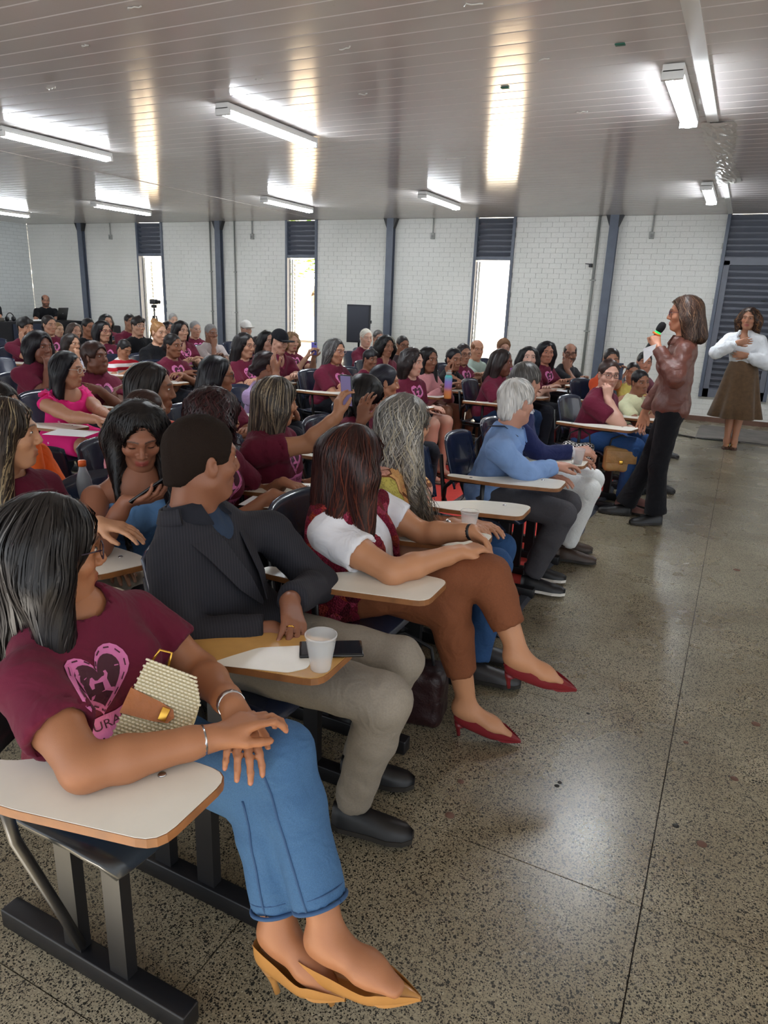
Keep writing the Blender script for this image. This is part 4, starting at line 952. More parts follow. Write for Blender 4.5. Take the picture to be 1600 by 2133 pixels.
    # ---- top
    if top:
        tk = 0.010*sc if sleeve != 'long' else 0.014*sc; pr = []
        pr.append((ell(P+U*0.01, A3(0.118*b*sc+tk, 0.158*b*sc+tk, 0.115*sc), np.stack([Fp, Lf, Sp])), 0.02))
        pr.append((cone(P+Sp*0.03, lerp(P, N, 0.45), 0.142*b*sc+tk, 0.125*b*sc+tk, (Fp, 0.76)), 0.05))
        pr.append((cone(lerp(P, N, 0.45), lerp(P, N, 0.80), 0.125*b*sc+tk, 0.135*bb*sc+tk, (Fp, 0.70)), 0.05))
        if neckline not in ('off', 'bare'):
            pr += [(cone(N-U*0.018*sc, sh[s_], 0.050*sc+tk, 0.043*ab+tk), 0.05) for s_ in (1, -1)]; pr.append((cone(N-U*0.05*sc, N+U*0.014*sc, 0.085*sc, 0.060*sc), 0.05))
        if sex == 'f':
            for s_ in (1, -1): pr.append((ell(lerp(P, N, 0.645)+Fp*0.075*b*sc+Lf*s_*0.068*sc, A3(1, 1, 1)*(0.060*bust*sc+tk)), 0.05))
        if b > 1.12: pr.append((ell(lerp(P, N, 0.30)+Fp*0.055*b*sc, A3(0.10, 0.135, 0.11)*b*sc), 0.06))
        sl = []
        if sleeve in ('short', 'long'):
            for s_ in (1, -1):
                A_, B_, W_ = sh[s_], el[s_], wr_[s_]
                if sleeve == 'short': sl.append((cone(A_, lerp(A_, B_, o.get('slen', 0.62)), 0.052*ab+tk, (0.056 if lev else 0.058)*ab+tk, None, True), 0.03))
                else:
                    sl += [(cone(A_, B_, 0.053*ab+tk, 0.046*ab+tk), 0.035), (cone(B_, lerp(B_, W_, 0.93), 0.048*ab+tk, 0.033*ab+tk, None, True), 0.02)]
        lo, hi = span([p[0] for p in pr+sl], 0.03); f = Field(lo, hi, rz['top'])
        for p, k in pr+sl: f.add(p, k)
        if neckline == 'crew': f.cut(ell(N+U*0.048*sc+F*0.012, A3(0.068, 0.074, 0.05)*sc), 0.006); f.cut(cone(N, N+U*0.15, 0.056*sc, 0.06*sc), 0.006)
        elif neckline == 'v': f.cut(cone(N+U*0.05*sc, N+U*0.05*sc+nrm(Fp*0.75-Sp*0.75)*0.19*sc, 0.068*sc, 0.022*sc), 0.006); f.cut(cone(N, N+U*0.15, 0.055*sc, 0.06*sc), 0.006)
        elif neckline in ('off', 'bare'): f.half(lerp(P, N, 0.84 if neckline == 'off' else 0.86), Sp-Fp*0.0, 0.006)
        elif neckline == 'scoop': f.cut(ell(N+U*0.03*sc+F*0.035, A3(0.085, 0.095, 0.09)*sc), 0.006); f.cut(cone(N, N+U*0.15, 0.056*sc, 0.06*sc), 0.006)
        else: f.cut(cone(N, N+U*0.15, 0.055*sc, 0.06*sc), 0.006)
        if sleeve == 'short' and lev == 0:
            for s_ in (1, -1): A_, B_ = sh[s_], el[s_]; f.cut(cone(lerp(A_, B_, 0.46), lerp(A_, B_, 0.8), 0.049*ab, 0.054*ab), 0.003)
        if o.get('topcut') is not None: f.half(*o['topcut'])
        f.wrinkle(wr*1.3, 0.10, rs.randint(9999), 5); f.wrinkle(wr*0.6, 0.05, rs.randint(9999), 5)
        V, Q = f.mesh(); tm = top if top in MATS else cloth(top, topkind)
        tn = o.get('topname', 'shirt'); bake(tn, V, Q, tm, e, org)
        if logo and lev == 0: put_logo(V, Q, lerp(P, N, 0.62)+Lf*o.get('lx', 0)+Sp*o.get('lz', 0), Fp, Lf, Sp, e, org, lev, o.get('lsize', 1.0), o.get('ltilt', 0.0), o.get('lside', 0.0))
        elif logo: put_logo(V, Q, lerp(P, N, 0.62), Fp, Lf, Sp, e, org, lev, o.get('lsize', 1.0))
    # ---- bottom
    tk = 0.011*sc
    if legs == 'trousers':
        pr = [(ell(P-U*0.012, A3(0.12*b*sc, 0.165*b*sc, 0.098*sc), T_.T), 0.03)]
        for s_ in (1, -1):
            ck = o.get('crop', 0.97); hem = lerp(kn[s_], an[s_], ck); fl = o.get('flare', 1.0)
            pr += [(cone(hp[s_], kn[s_], 0.080*b*sc+tk, 0.060*bb*sc+tk), 0.03), (cone(kn[s_], lerp(kn[s_], hem, 0.35), 0.058*bb*sc+tk, 0.055*bb*sc+tk), 0.02), (cone(lerp(kn[s_], hem, 0.35), hem, 0.055*bb*sc+tk, 0.045*bb*sc*fl+tk, None, True), 0.015)]
        lo, hi = span([p[0] for p in pr], 0.02); f = Field(lo, hi, rz['leg'])
        for p, k in pr: f.add(p, k)
        f.wrinkle(0.004, 0.09, rs.randint(9999), 5)
        V, Q = f.mesh(); tro = bake('trousers', V, Q, bottom if bottom in MATS else cloth(bottom, botkind), e, org)
        if o.get('seams'):
            for s_ in (1, -1):
                hem = lerp(kn[s_], an[s_], o.get('crop', 0.97)); ax = nrm(hem-kn[s_]); u = nrm(np.cross(ax, A3(0, 1, 0.2))); v = np.cross(ax, u); r_ = 0.045*bb*sc*o.get('flare', 1.0)+tk
                for dz, rr_ in ((0.004, 0.0048), (0.030, 0.0016)):
                    mb = MB(); mb.tube([hem-ax*dz+(u*math.cos(a)+v*math.sin(a))*(r_+(0.0005 if dz < 0.01 else 0.001))-org for a in [2*PI*k/24 for k in range(25)]], rr_, 6, 0, False); mb.build('hem', o['seams'], tro)
                sd = A3(0.15, -1, 0.1); sd = nrm(sd-ax*(sd@ax)); mb = MB()
                bvt = BVHTree.FromPolygons([tuple(q) for q in V], [tuple(q) for q in Q]); pts = []
                for t in np.linspace(-0.05, 0.97, 14):
                    p = lerp(kn[s_], hem, t); h_ = bvt.ray_cast(Vector(p+sd*0.4), Vector(-sd), 0.5)
                    if h_[0] is not None: pts.append(np.array(h_[0])+sd*0.0008-org)
                if len(pts) > 3: mb.tube(pts, 0.0026, 6); mb.build('side_seam', o['seams'], tro)
    elif legs in ('shorts', 'skirt'):
        pr = [(ell(P-U*0.012, A3(0.125*b*sc, 0.168*b*sc, 0.10*sc), T_.T), 0.03)]
        for s_ in (1, -1): pr.append((cone(hp[s_], lerp(hp[s_], kn[s_], o.get('blen', 0.72)), 0.084*b*sc+tk, 0.07*bb*sc+tk, None, True), 0.03 if legs == 'shorts' else 0.09))
        lo, hi = span([p[0] for p in pr], 0.02); f = Field(lo, hi, rz['leg'])
        for p, k in pr: f.add(p, k)
        V, Q = f.mesh(); bake('shorts' if legs == 'shorts' else 'skirt', V, Q, bottom if bottom in MATS else cloth(bottom, botkind), e, org)
    if shoec:
        for s_, k in ((1, 'L'), (-1, 'R')): shoe(e, org, an[s_], J.get('toe'+k, an[s_]+F*0.1)-an[s_], shoec, 0.25*sc, 0.09*sc, 0, o.get('shoekind', 'shoe'), o.get('sole', '#2a2622'))
    tag(e, lab, 'person', group)
    return dict(e=e, org=org, c=c, R=R, P=P, N=N, F=F, Lf=Lf, U=U, Sp=Sp, Fp=Fp, sh=sh, el=el, wr=wr_, kn=kn, an=an, hp=hp, sc=sc, tips=tips_out, b=b, ab=ab, hd=hd)
# ================================================================== CHAIRS
mat('seat_navy', '#232b40', 0.22, noise=0.08, nscale=20, coat=0.3); mat('seat_char', '#26292b', 0.3, coat=0.2); mat('tab_white', '#eeebe0', 0.35, noise=0.05, nscale=9)
mat('tab_edge', '#8a5a33', 0.5, noise=0.2, nscale=30); mat('tab_wood', '#c79a58', 0.4, noise=0.12, nscale=14); mat('frame_black', '#17171a', 0.4, noise=0.15, nscale=15)
TABP = rounded([(-0.13, -0.385), (-0.13, -0.325), (0.05, -0.30), (0.20, -0.165), (0.36, -0.115), (0.455, -0.115), (0.46, -0.315), (0.15, -0.385)], 0.045, 4)
def shell(nu, nv, fn, th):
    vs = [A3(*fn(i/nu, j/nv)) for j in range(nv+1) for i in range(nu+1)]; n = len(vs); G = np.array(vs).reshape(nv+1, nu+1, 3)
    du = np.gradient(G, axis=1); dv = np.gradient(G, axis=0); N_ = np.cross(du, dv); N_ /= np.maximum(np.linalg.norm(N_, axis=2, keepdims=True), 1e-9)
    B = (G-N_*th).reshape(-1, 3); V = list(vs)+[b_ for b_ in B]; w_ = nu+1; f = []
    for j in range(nv):
        for i in range(nu): a = j*w_+i; f += [(a, a+1, a+w_+1, a+w_), (n+a, n+a+w_, n+a+w_+1, n+a+1)]
    for i in range(nu): f += [(i, n+i, n+i+1, i+1), (nv*w_+i, nv*w_+i+1, n+nv*w_+i+1, n+nv*w_+i)]
    for j in range(nv): a, b_ = j*w_, (j+1)*w_; f += [(a, b_, n+b_, n+a), (a+nu, n+a+nu, n+b_+nu, b_+nu)]
    return V, f
def make_chair(seatm, topm='tab_white', patch=None):
    e = empty('tablet_chair')
    def sf(u, v):
        x = -0.19+0.44*v; s_ = 1-0.16*max(0, v-0.72)/0.28*abs(2*u-1)**2
        y = -0.02+(u-0.5)*0.47*(1-0.10*(1-v))*(1 - 0.25*max(0, v-0.85)/0.15*0.4)
        z = 0.455-0.022*math.exp(-((v-0.35)/0.28)**2)*(1-0.4*abs(2*u-1)) - 0.04*max(0, v-0.8)**2/0.04 + 0.016*abs(2*u-1)**3
        return x, y, z
    mb = MB(); mb.add(*shell(12, 12, sf, 0.012), 0, True); mb.build('seat', seatm, e)
    def bf(u, v):
        t = 2*u-1; z = 0.56+0.29*v-0.03*abs(t)**4*v; y = t*0.215*(1-0.06*v-0.10*(1-v)**3)
        return -0.195-0.07*v+0.045*t*t, -y, z
    mb = MB(); mb.add(*shell(14, 8, bf, 0.012), 0, True); bk = mb.build('backrest', seatm, e)
    for yy in (-0.12, -0.04, 0.04, 0.12):
        mb = MB(); mb.box((-0.245+0.045*(yy/0.215)**2, yy, 0.79), (0.006, 0.035, 0.012), 0, None, 0.002); mb.build('vent_slot', 'dark_metal', bk)
    for s_ in (-1, 1):
        mb = MB(); mb.box((0.05, s_*0.15, 0.028), (0.60, 0.05, 0.054), 0, None, 0.004); mb.build('floor_runner', 'frame_black', e)
        for x in (0.0, 0.15):
            mb = MB(); mb.box((x, s_*0.15, 0.24), (0.055, 0.03, 0.38)); mb.build('upright', 'frame_black', e)
        mb = MB(); mb.tube([(-0.02, s_*0.15, 0.425), (-0.19, s_*0.15, 0.425), (-0.225, s_*0.15, 0.5), (-0.255, s_*0.15, 0.74)], 0.0125, 8); mb.build('back_tube', 'frame_black', e)
    mb = MB(); mb.box((0.07, 0, 0.425), (0.30, 0.34, 0.025), 0, None, 0.003); mb.build('seat_frame', 'frame_black', e)
    mb = MB(); mb.tube([(0.03, -0.165, 0.08), (0.03, -0.20, 0.2), (0.05, -0.30, 0.5), (0.06, -0.325, 0.655)], 0.0125, 8); mb.tube([(-0.10, -0.345, 0.655), (0.30, -0.27, 0.655)], 0.011, 8); mb.tube([(-0.22, -0.16, 0.48), (-0.16, -0.30, 0.60), (-0.10, -0.345, 0.655)], 0.011, 8); mb.build('tablet_support', 'frame_black', e)
    mb = MB(); mb.prism(TABP, 0.664, 0.682); tb = mb.build('writing_tablet', 'tab_edge', e)
    cx, cy = np.mean([p[0] for p in TABP]), np.mean([p[1] for p in TABP])
    mb = MB(); mb.prism([(cx+(x-cx)*0.992, cy+(y-cy)*0.985) for x, y in TABP], 0.682, 0.6835); mb.build('laminate', topm, tb)
    for x, y in ((0.0, -0.35), (0.34, -0.18)):
        mb = MB(); mb.lathe([(0.009, 0.6835), (0.007, 0.686), (0.0005, 0.6865)], 10, (x, y, 0)); mb.build('screw', 'silver', tb)
    return e
CH = {'navy': make_chair('seat_navy'), 'char': make_chair('seat_char'), 'wood': make_chair('seat_navy', 'tab_wood')}
for k_, e in CH.items(): e.location = (0, 0, -50)
USED = set()
def chair(x, y, yaw, lab, kind='navy', group='tablet-arm chairs'):
    e = CH[kind] if kind not in USED else copy_tree(CH[kind]); USED.add(kind)
    e.location = (x, y, 0); e.rotation_euler = (0, 0, math.radians(yaw)); tag(e, lab, 'chair', group); return e
# ---- pattern materials
def patmat(name, build, rough=0.85):
    global N, L, b, geo
    m, t, N, L, b = nt(name); tc = N.new('ShaderNodeTexCoord'); geo = tc; b.inputs['Roughness'].default_value = rough; b.inputs['Specular IOR Level'].default_value = 0.25
    build(tc.outputs['Object'])
def vor(scale, vec, feat='F1'):
    v = N.new('ShaderNodeTexVoronoi'); v.inputs['Scale'].default_value = scale; v.feature = feat; L.new(vec, v.inputs['Vector']); return v
def bumpit(src, st=0.5, dist=0.004):
    bp = N.new('ShaderNodeBump'); bp.inputs['Strength'].default_value = st; bp.inputs['Distance'].default_value = dist; L.new(src, bp.inputs['Height']); L.new(bp.outputs[0], b.inputs['Normal'])
def _coral(v):
    d = vor(70, v); r = ramp(d.outputs['Distance'], [(0.0, rgb('#f6d9c6')), (0.18, rgb('#f3a888')), (0.3, rgb('#f6e0d2')), (0.42, rgb('#d9553f')), (1, rgb('#cf4a38'))]); L.new(r.outputs[0], b.inputs['Base Color'])
patmat('coral_print', _coral)
def _patch(v):
    d = vor(7.0, v); d.distance = 'CHEBYCHEV'; s_ = N.new('ShaderNodeSeparateColor'); L.new(d.outputs['Color'], s_.inputs[0])
    r = ramp(s_.outputs[0], [(0, rgb('#d9a06a')), (0.25, rgb('#d0967a')), (0.4, rgb('#d8a8a0')), (0.62, rgb('#a8a458')), (0.74, rgb('#d9a877')), (0.88, rgb('#cf9c95'))]); r.color_ramp.interpolation = 'CONSTANT'
    n = N.new('ShaderNodeTexNoise'); n.inputs['Scale'].default_value = 60; n.inputs['Detail'].default_value = 5; n.inputs['Distortion'].default_value = 2.5; L.new(v, n.inputs['Vector'])
    c_ = mixc(0.4, r.outputs[0], ramp(n.outputs['Fac'], [(0.38, rgb('#8a6a4a')), (0.55, rgb('#f4e2c0'))]).outputs[0], 'OVERLAY')
    ed = vor(7.0, v, 'F2'); ed.distance = 'CHEBYCHEV'; df = N.new('ShaderNodeMath'); df.operation = 'SUBTRACT'; L.new(ed.outputs['Distance'], df.inputs[0]); L.new(d.outputs['Distance'], df.inputs[1])
    lt = N.new('ShaderNodeMath'); lt.operation = 'LESS_THAN'; lt.inputs[1].default_value = 0.035; L.new(df.outputs[0], lt.inputs[0]); L.new(mixc(lt.outputs[0], c_, rgb('#7a4a30')), b.inputs['Base Color'])
patmat('patchwork_print', _patch, 0.6)
def _croc(v):
    d = vor(26, v); s_ = N.new('ShaderNodeSeparateColor'); L.new(d.outputs['Color'], s_.inputs[0])
    r = ramp(s_.outputs[0], [(0, rgb('#7c1830')), (0.3, rgb('#8d2038')), (0.5, rgb('#a2304e')), (0.62, rgb('#c04a6e')), (0.8, rgb('#b5452a')), (0.95, rgb('#5a0f22'))])
    f = vor(150, v); L.new(mixc(0.7, r.outputs[0], ramp(f.outputs['Distance'], [(0.1, (1.15, 1.1, 1.1)), (0.5, (0.35, 0.3, 0.3))]).outputs[0], 'MULTIPLY'), b.inputs['Base Color']); bumpit(f.outputs['Distance'], 1.0, -0.006)
patmat('crochet', _croc, 0.95)
def _stripe(v):
    s_ = N.new('ShaderNodeSeparateXYZ'); L.new(v, s_.inputs[0]); mu = N.new('ShaderNodeMath'); mu.operation = 'MULTIPLY'; mu.inputs[1].default_value = 13.5; L.new(s_.outputs[2], mu.inputs[0])
    fr = N.new('ShaderNodeMath'); fr.operation = 'FRACT'; L.new(mu.outputs[0], fr.inputs[0]); r = ramp(fr.outputs[0], [(0, rgb('#e9e6e4')), (0.5, rgb('#b02030'))]); r.color_ramp.interpolation = 'CONSTANT'; L.new(r.outputs[0], b.inputs['Base Color'])
patmat('stripe_polo', _stripe)
def _pink(v):
    d = vor(20, v); lt = N.new('ShaderNodeMath'); lt.operation = 'LESS_THAN'; lt.inputs[1].default_value = 0.22; L.new(d.outputs['Distance'], lt.inputs[0])
    s_ = N.new('ShaderNodeSeparateColor'); L.new(d.outputs['Color'], s_.inputs[0]); se = N.new('ShaderNodeMath'); se.operation = 'LESS_THAN'; se.inputs[1].default_value = 0.3; L.new(s_.outputs[0], se.inputs[0])
    an = N.new('ShaderNodeMath'); an.operation = 'MULTIPLY'; L.new(lt.outputs[0], an.inputs[0]); L.new(se.outputs[0], an.inputs[1])
    L.new(mixc(an.outputs[0], rgb('#e0267a'), rgb('#f0a8c4')), b.inputs['Base Color'])
patmat('pink_floral', _pink)
def _pin(v):
    s_ = N.new('ShaderNodeSeparateXYZ'); L.new(v, s_.inputs[0]); ad = N.new('ShaderNodeMath'); ad.operation = 'ADD'; L.new(s_.outputs[0], ad.inputs[0]); L.new(s_.outputs[1], ad.inputs[1])
    mu = N.new('ShaderNodeMath'); mu.operation = 'MULTIPLY'; mu.inputs[1].default_value = 90; L.new(ad.outputs[0], mu.inputs[0]); fr = N.new('ShaderNodeMath'); fr.operation = 'FRACT'; L.new(mu.outputs[0], fr.inputs[0])
    r = ramp(fr.outputs[0], [(0.0, rgb('#3c3b42')), (0.16, rgb('#2b2b31')), (0.9, rgb('#2b2b31')), (1.0, rgb('#3c3b42'))]); L.new(r.outputs[0], b.inputs['Base Color'])
patmat('pinstripe', _pin)
def _hound(v):
    d = N.new('ShaderNodeTexChecker'); d.inputs['Scale'].default_value = 70; d.inputs[1].default_value = rgb('#e8e6e2'); d.inputs[2].default_value = rgb('#1c1c1e'); L.new(v, d.inputs[0]); L.new(d.outputs[0], b.inputs['Base Color'])
patmat('houndstooth', _hound, 0.5)
def _wick(v):
    w1 = N.new('ShaderNodeTexWave'); w1.inputs['Scale'].default_value = 55; L.new(v, w1.inputs[0]); L.new(ramp(w1.outputs['Fac'], [(0.1, rgb('#b9a985')), (0.5, rgb('#efe6cd'))]).outputs[0], b.inputs['Base Color'])
patmat('wicker', _wick, 0.7)
# ================================================================== garment extras
def collar(d, col, r=0.062, hgt=0.042, open_=0.5, kind='knit', name='collar', pt=0.035):
    """a folded collar band round the neck, open at the front"""
    N_, F, Lf, U, sc, org = d['N'], d['Fp'], d['Lf'], d['Sp'], d['sc'], d['org']; mb = MB(); n = 22; vs = []
    for k in range(n+1):
        a = open_+(2*PI-2*open_)*k/n; ca, sa = math.cos(a), math.sin(a); fr = max(0, ca)**2
        for rr_, zz in ((r*0.94, 0.004), (r*0.92, hgt), (r*1.02, hgt*1.02), (r*1.28+pt*fr*0.6, 0.004-pt*fr*0.9), (r*1.24+pt*fr*0.6, -0.004-pt*fr*0.9)):
            vs.append(N_+(F*ca+Lf*sa)*rr_*sc+U*(zz+0.012)*sc+F*0.012-org)
    m_ = 5; fs = [(k*m_+j, k*m_+j+1, (k+1)*m_+j+1, (k+1)*m_+j) for k in range(n) for j in range(m_-1)]+[(0, 1, 2, 3, 4), tuple(n*m_+j for j in (4, 3, 2, 1, 0))]
    mb.add(vs, fs, 0, True); return mb.build(name, col if col in MATS else cloth(col, kind), d['e'])
def torso_layer(d, matn, name, tk, cuts=(), z0=0.0, z1=1.0, h=0.009, sex='f', bust=1.0, wr=0.002, sleeves=0.0):
    P, N_, Fp, Lf, Sp, b_, sc = d['P'], d['N'], d['Fp'], d['Lf'], d['Sp'], d['b'], d['sc']; bb = b_**0.6; ab = d['ab']
    pr = [(ell(P+d['U']*0.01, A3(0.118*b_*sc+tk, 0.158*b_*sc+tk, 0.115*sc), np.stack([Fp, Lf, Sp])), 0.02), (cone(P+Sp*0.03, lerp(P, N_, 0.45), 0.142*b_*sc+tk, 0.125*b_*sc+tk, (Fp, 0.76)), 0.05),
          (cone(lerp(P, N_, 0.45), lerp(P, N_, 0.80), 0.125*b_*sc+tk, 0.135*bb*sc+tk, (Fp, 0.70)), 0.05), (cone(N_-d['U']*0.05*sc, N_+d['U']*0.014*sc, 0.085*sc, 0.060*sc), 0.05)]+[(cone(N_-d['U']*0.018*sc, d['sh'][s_], 0.050*sc+tk, 0.043*ab+tk), 0.05) for s_ in (1, -1)]
    if sex == 'f': pr += [(ell(lerp(P, N_, 0.645)+Fp*0.075*b_*sc+Lf*s_*0.068*sc, A3(1, 1, 1)*(0.060*bust*sc+tk)), 0.05) for s_ in (1, -1)]
    if b_ > 1.12: pr.append((ell(lerp(P, N_, 0.30)+Fp*0.055*b_*sc, A3(0.10, 0.135, 0.11)*b_*sc+tk), 0.06))
    lo, hi = span([p[0] for p in pr], 0.03); f = Field(lo, hi, h)
    for p, k in pr: f.add(p, k)
    for c_ in cuts:
        if len(c_) == 3: f.cut(c_, 0.006)
        else: f.half(c_[0], c_[1], 0.004)
    f.wrinkle(wr, 0.06, 5, 5); V, Q = f.mesh(); return bake(name, V, Q, matn if matn in MATS else cloth(matn), d['e'], d['org']), V, Q
def ribbon(d, pts, w_, nrm_, th, matn, name):
    mb = MB(); P_ = [np.asarray(p) for p in pts]; vs = []
    for i, p in enumerate(P_):
        t = nrm(P_[min(i+1, len(P_)-1)]-P_[max(i-1, 0)]); n_ = nrm(nrm_ if not callable(nrm_) else nrm_(i)); s_ = nrm(np.cross(t, n_)); ww = w_[i] if isinstance(w_, (list, tuple)) else w_
        vs += [p-s_*ww/2-d['org'], p+s_*ww/2-d['org'], p+s_*ww/2+n_*th-d['org'], p-s_*ww/2+n_*th-d['org']]
    fs = [(i*4+j, i*4+(j+1) % 4, (i+1)*4+(j+1) % 4, (i+1)*4+j) for i in range(len(P_)-1) for j in range(4)]+[(3, 2, 1, 0), tuple((len(P_)-1)*4+j for j in range(4))]
    mb.add(vs, fs, 0, False); return mb.build(name, matn if matn in MATS else cloth(matn), d['e'])
def band_on(d, s_, t, r, w_, matn, name, n=18):      # bracelet / watch strap round the forearm at fraction t
    a, c_ = d['el'][s_], d['wr'][s_]; p = lerp(a, c_, t); ax = nrm(c_-a); u = nrm(np.cross(ax, A3(0, 0, 1))); v = np.cross(ax, u); mb = MB(); vs = []
    for k in range(n):
        q = 2*PI*k/n; o_ = (u*math.cos(q)+v*math.sin(q))
        for rr_, ww in ((r, -w_/2), (r+0.003, -w_/2), (r+0.003, w_/2), (r, w_/2)): vs.append(p+o_*rr_+ax*ww-d['org'])
    mb.add(vs, [(k*4+j, k*4+(j+1) % 4, ((k+1) % n)*4+(j+1) % 4, ((k+1) % n)*4+j) for k in range(n) for j in range(4)], 0, True); return mb.build(name, matn, d['e'])
def ring_on(d, p, ax, r, matn='gold', name='ring'):
    ax = nrm(ax); u = nrm(np.cross(ax, A3(0, 0.3, 1))); v = np.cross(ax, u); mb = MB(); mb.tube([p+(u*math.cos(a)+v*math.sin(a))*r-d['org'] for a in [2*PI*k/14 for k in range(15)]], 0.0016, 6, 0, False, 1.6); return mb.build(name, matn, d['e'])
def pump(par, org, heel, toe, up, col, hh=0.075, w_=0.082):
    """court shoe: heel = back of the foot at sole level, toe = tip; up = shoe's up direction (heel raised by hh)"""
    d = nrm(toe-heel); L_ = np.linalg.norm(toe-heel); s_ = nrm(np.cross(up, d)); u = np.cross(d, s_); mb = MB()
    prof = [(0.0, 0.50, 0.030, 0.066), (0.05, 0.66, 0.010, 0.068), (0.15, 0.72, 0.0, 0.058), (0.32, 0.76, -0.004, 0.046), (0.50, 0.94, -0.006, 0.034), (0.62, 1.0, -0.004, 0.030), (0.68, 0.97, 0.0, 0.040), (0.80, 0.70, 0.0, 0.030), (0.90, 0.40, 0.0, 0.022), (1.0, 0.08, 0.002, 0.010)]
    n = 9; vs = []
    for t, ww, zb, zt in prof:
        for k in range(n):
            a = PI*k/(n-1); zz = (zb+(zt-zb)*(math.sin(a)**0.5 if t > 0.66 else 1.0)) if t > 0.66 else (zt if k in (0, n-1) else zb+(zt-zb)*abs(math.cos(a))**3)
            vs.append(heel+d*t*L_+s_*math.cos(a)*w_*0.5*ww+u*zz-org)
    m_ = len(prof); mb.add(vs, [(i*n+k, i*n+k+1, (i+1)*n+k+1, (i+1)*n+k) for i in range(m_-1) for k in range(n-1)], 0, True)
    vs = []
    for t, ww, zb, zt in prof:      # outer wall and sole
        hw_ = w_*0.5*ww
        for yy, zz in ((-1.0, zt), (-1.06, zb+(zt-zb)*0.45), (-0.9, zb-0.002), (0, zb-0.006), (0.9, zb-0.002), (1.06, zb+(zt-zb)*0.45), (1.0, zt)): vs.append(heel+d*t*L_+s_*yy*hw_+u*zz-org)
    n2 = 7; mb.add(vs, [(i*n2+k+1, i*n2+k, (i+1)*n2+k, (i+1)*n2+k+1) for i in range(m_-1) for k in range(n2-1)]+[tuple(range(n2))], 0, True)
    o_ = mb.build('court_shoe', mat('pump_'+col.lstrip('#'), col, 0.35, noise=0.06, nscale=30), par)
    md = o_.modifiers.new('smooth', 'SUBSURF'); md.levels = 1; md.render_levels = 1
    mb = MB(); b0 = heel+d*0.035-u*0.002; b1 = heel+d*0.045-u*hh
    mb.tube([b0-org, lerp(b0, b1, 0.25)-d*0.006-org, lerp(b0, b1, 0.6)-d*0.004-org, b1-org], [0.024, 0.013, 0.0075, 0.007], 10); mb.build('heel', MATS['pump_'+col.lstrip('#')], o_)
    return o_
# ================================================================== PEOPLE
SPK = A3(-0.42, 5.55, 1.5)
SK = dict(light='#c99a80', fair='#d8ac94', mid='#b27d5f', tan='#a06c4f', brown='#85553d', dark='#6b4331', pale='#dcb6a2')
# ---- front row ------------------------------------------------------------------------------------
def W(x, y, X=None, Y=None, Z=None): return aX(x, y, X) if X is not None else aY(x, y, Y) if Y is not None else aZ(x, y, Z)
# 1 woman with the wicker bag
d = person('grey-streaked woman with wicker bag, crossing her legs at the front', W(112, 1150, X=-1.27), (-1.2, 1.0), yaw=-6, hyaw=58, hpitch=4, hroll=0, b=1.08, skin='#a8714f', lev=0, hair='long', hairc='#171414', streaks=(('#605e5c', 0.05), ('#353231', 0.18)), hlen=0.27, vol=0.006, hwide=1.0, part=(0.05, 0.03, 0.11), front=0.06,
           gl='#2e2030', logo=True, lsize=1.0, lx=-0.035, lz=-0.035, lside=-0.14, seams=mat('denim_seam', '#33527a', 0.9), bottom='#44678f', botkind='denim', crop=0.80, shoec=None, arms=(dict(el=A3(-1.085, 1.215, 0.655), w=A3(-0.850, 1.045, 0.722), f=A3(0.60, -0.52, -0.32), n=A3(-0.30, 0.12, -0.9), curls=[(0.35, 0.30, 0.2), (0.4, 0.3, 0.2), (0.45, 0.32, 0.2), (0.5, 0.35, 0.25)], thumb=0.9, spread=0.16),
           dict(el=A3(-0.955, 0.745, 0.725), w=A3(-0.815, 0.938, 0.722), f=A3(0.42, 0.87, 0.10), n=A3(0.1, 0.0, -1), curls=[(0.25, 0.5, 0.4), (0.25, 0.55, 0.4), (0.3, 0.6, 0.45), (0.35, 0.6, 0.5)], thumb=0.35, spread=0.06)),
           J=dict(pelvis=A3(-1.2, 1.0, 0.54), hipR=A3(-1.18, 0.90, 0.525), neck=A3(-1.255, 0.985, 0.845), shR=A3(-1.185, 0.815, 0.80), shL=A3(-1.255, 1.165, 0.79), knR=A3(-0.765, 1.095, 0.60), anR=W(690, 1962, X=-0.575), toeR=W(838, 2068, X=-0.40), knL=A3(-0.80, 1.075, 0.50), anL=W(588, 1950, X=-0.70), toeL=W(700, 2068, X=-0.555), ankles=True), group='front row listeners', topname='t_shirt', bust=1.05, nail='#c98a86')
pump(d['e'], d['org'], W(640, 2030, X=-0.632), W(878, 2084, X=-0.372), nrm(A3(0.25, -0.05, 1)), '#b9854a')
pump(d['e'], d['org'], W(540, 2000, X=-0.757), W(720, 2085, X=-0.53), nrm(A3(0.28, 0, 1)), '#b9854a', 0.07)
band_on(d, -1, 0.90, 0.0275, 0.011, 'silver', 'bracelet'); band_on(d, 1, 0.93, 0.0275, 0.018, 'silver', 'watch')
for i_, m_ in ((1, 'silver'), (2, 'gold')):
    tp, dd = d['tips'][1][0][i_]; f_, n_, cu, op_ = d['hd'][1]; a_ = d['tips'][1][1]
    k0 = d['wr'][1]+nrm(f_)*0.086*0.93+a_*(0.010, -0.010)[i_-1]*0.93; ring_on(d, k0+nrm(nrm(f_)+nrm(n_)*0.25)*0.016, nrm(f_)+nrm(n_)*0.3, 0.0102, m_)
chair(-1.2, 1.02, 0, 'charcoal tablet chair of the woman with the wicker bag', 'char')
W1 = d
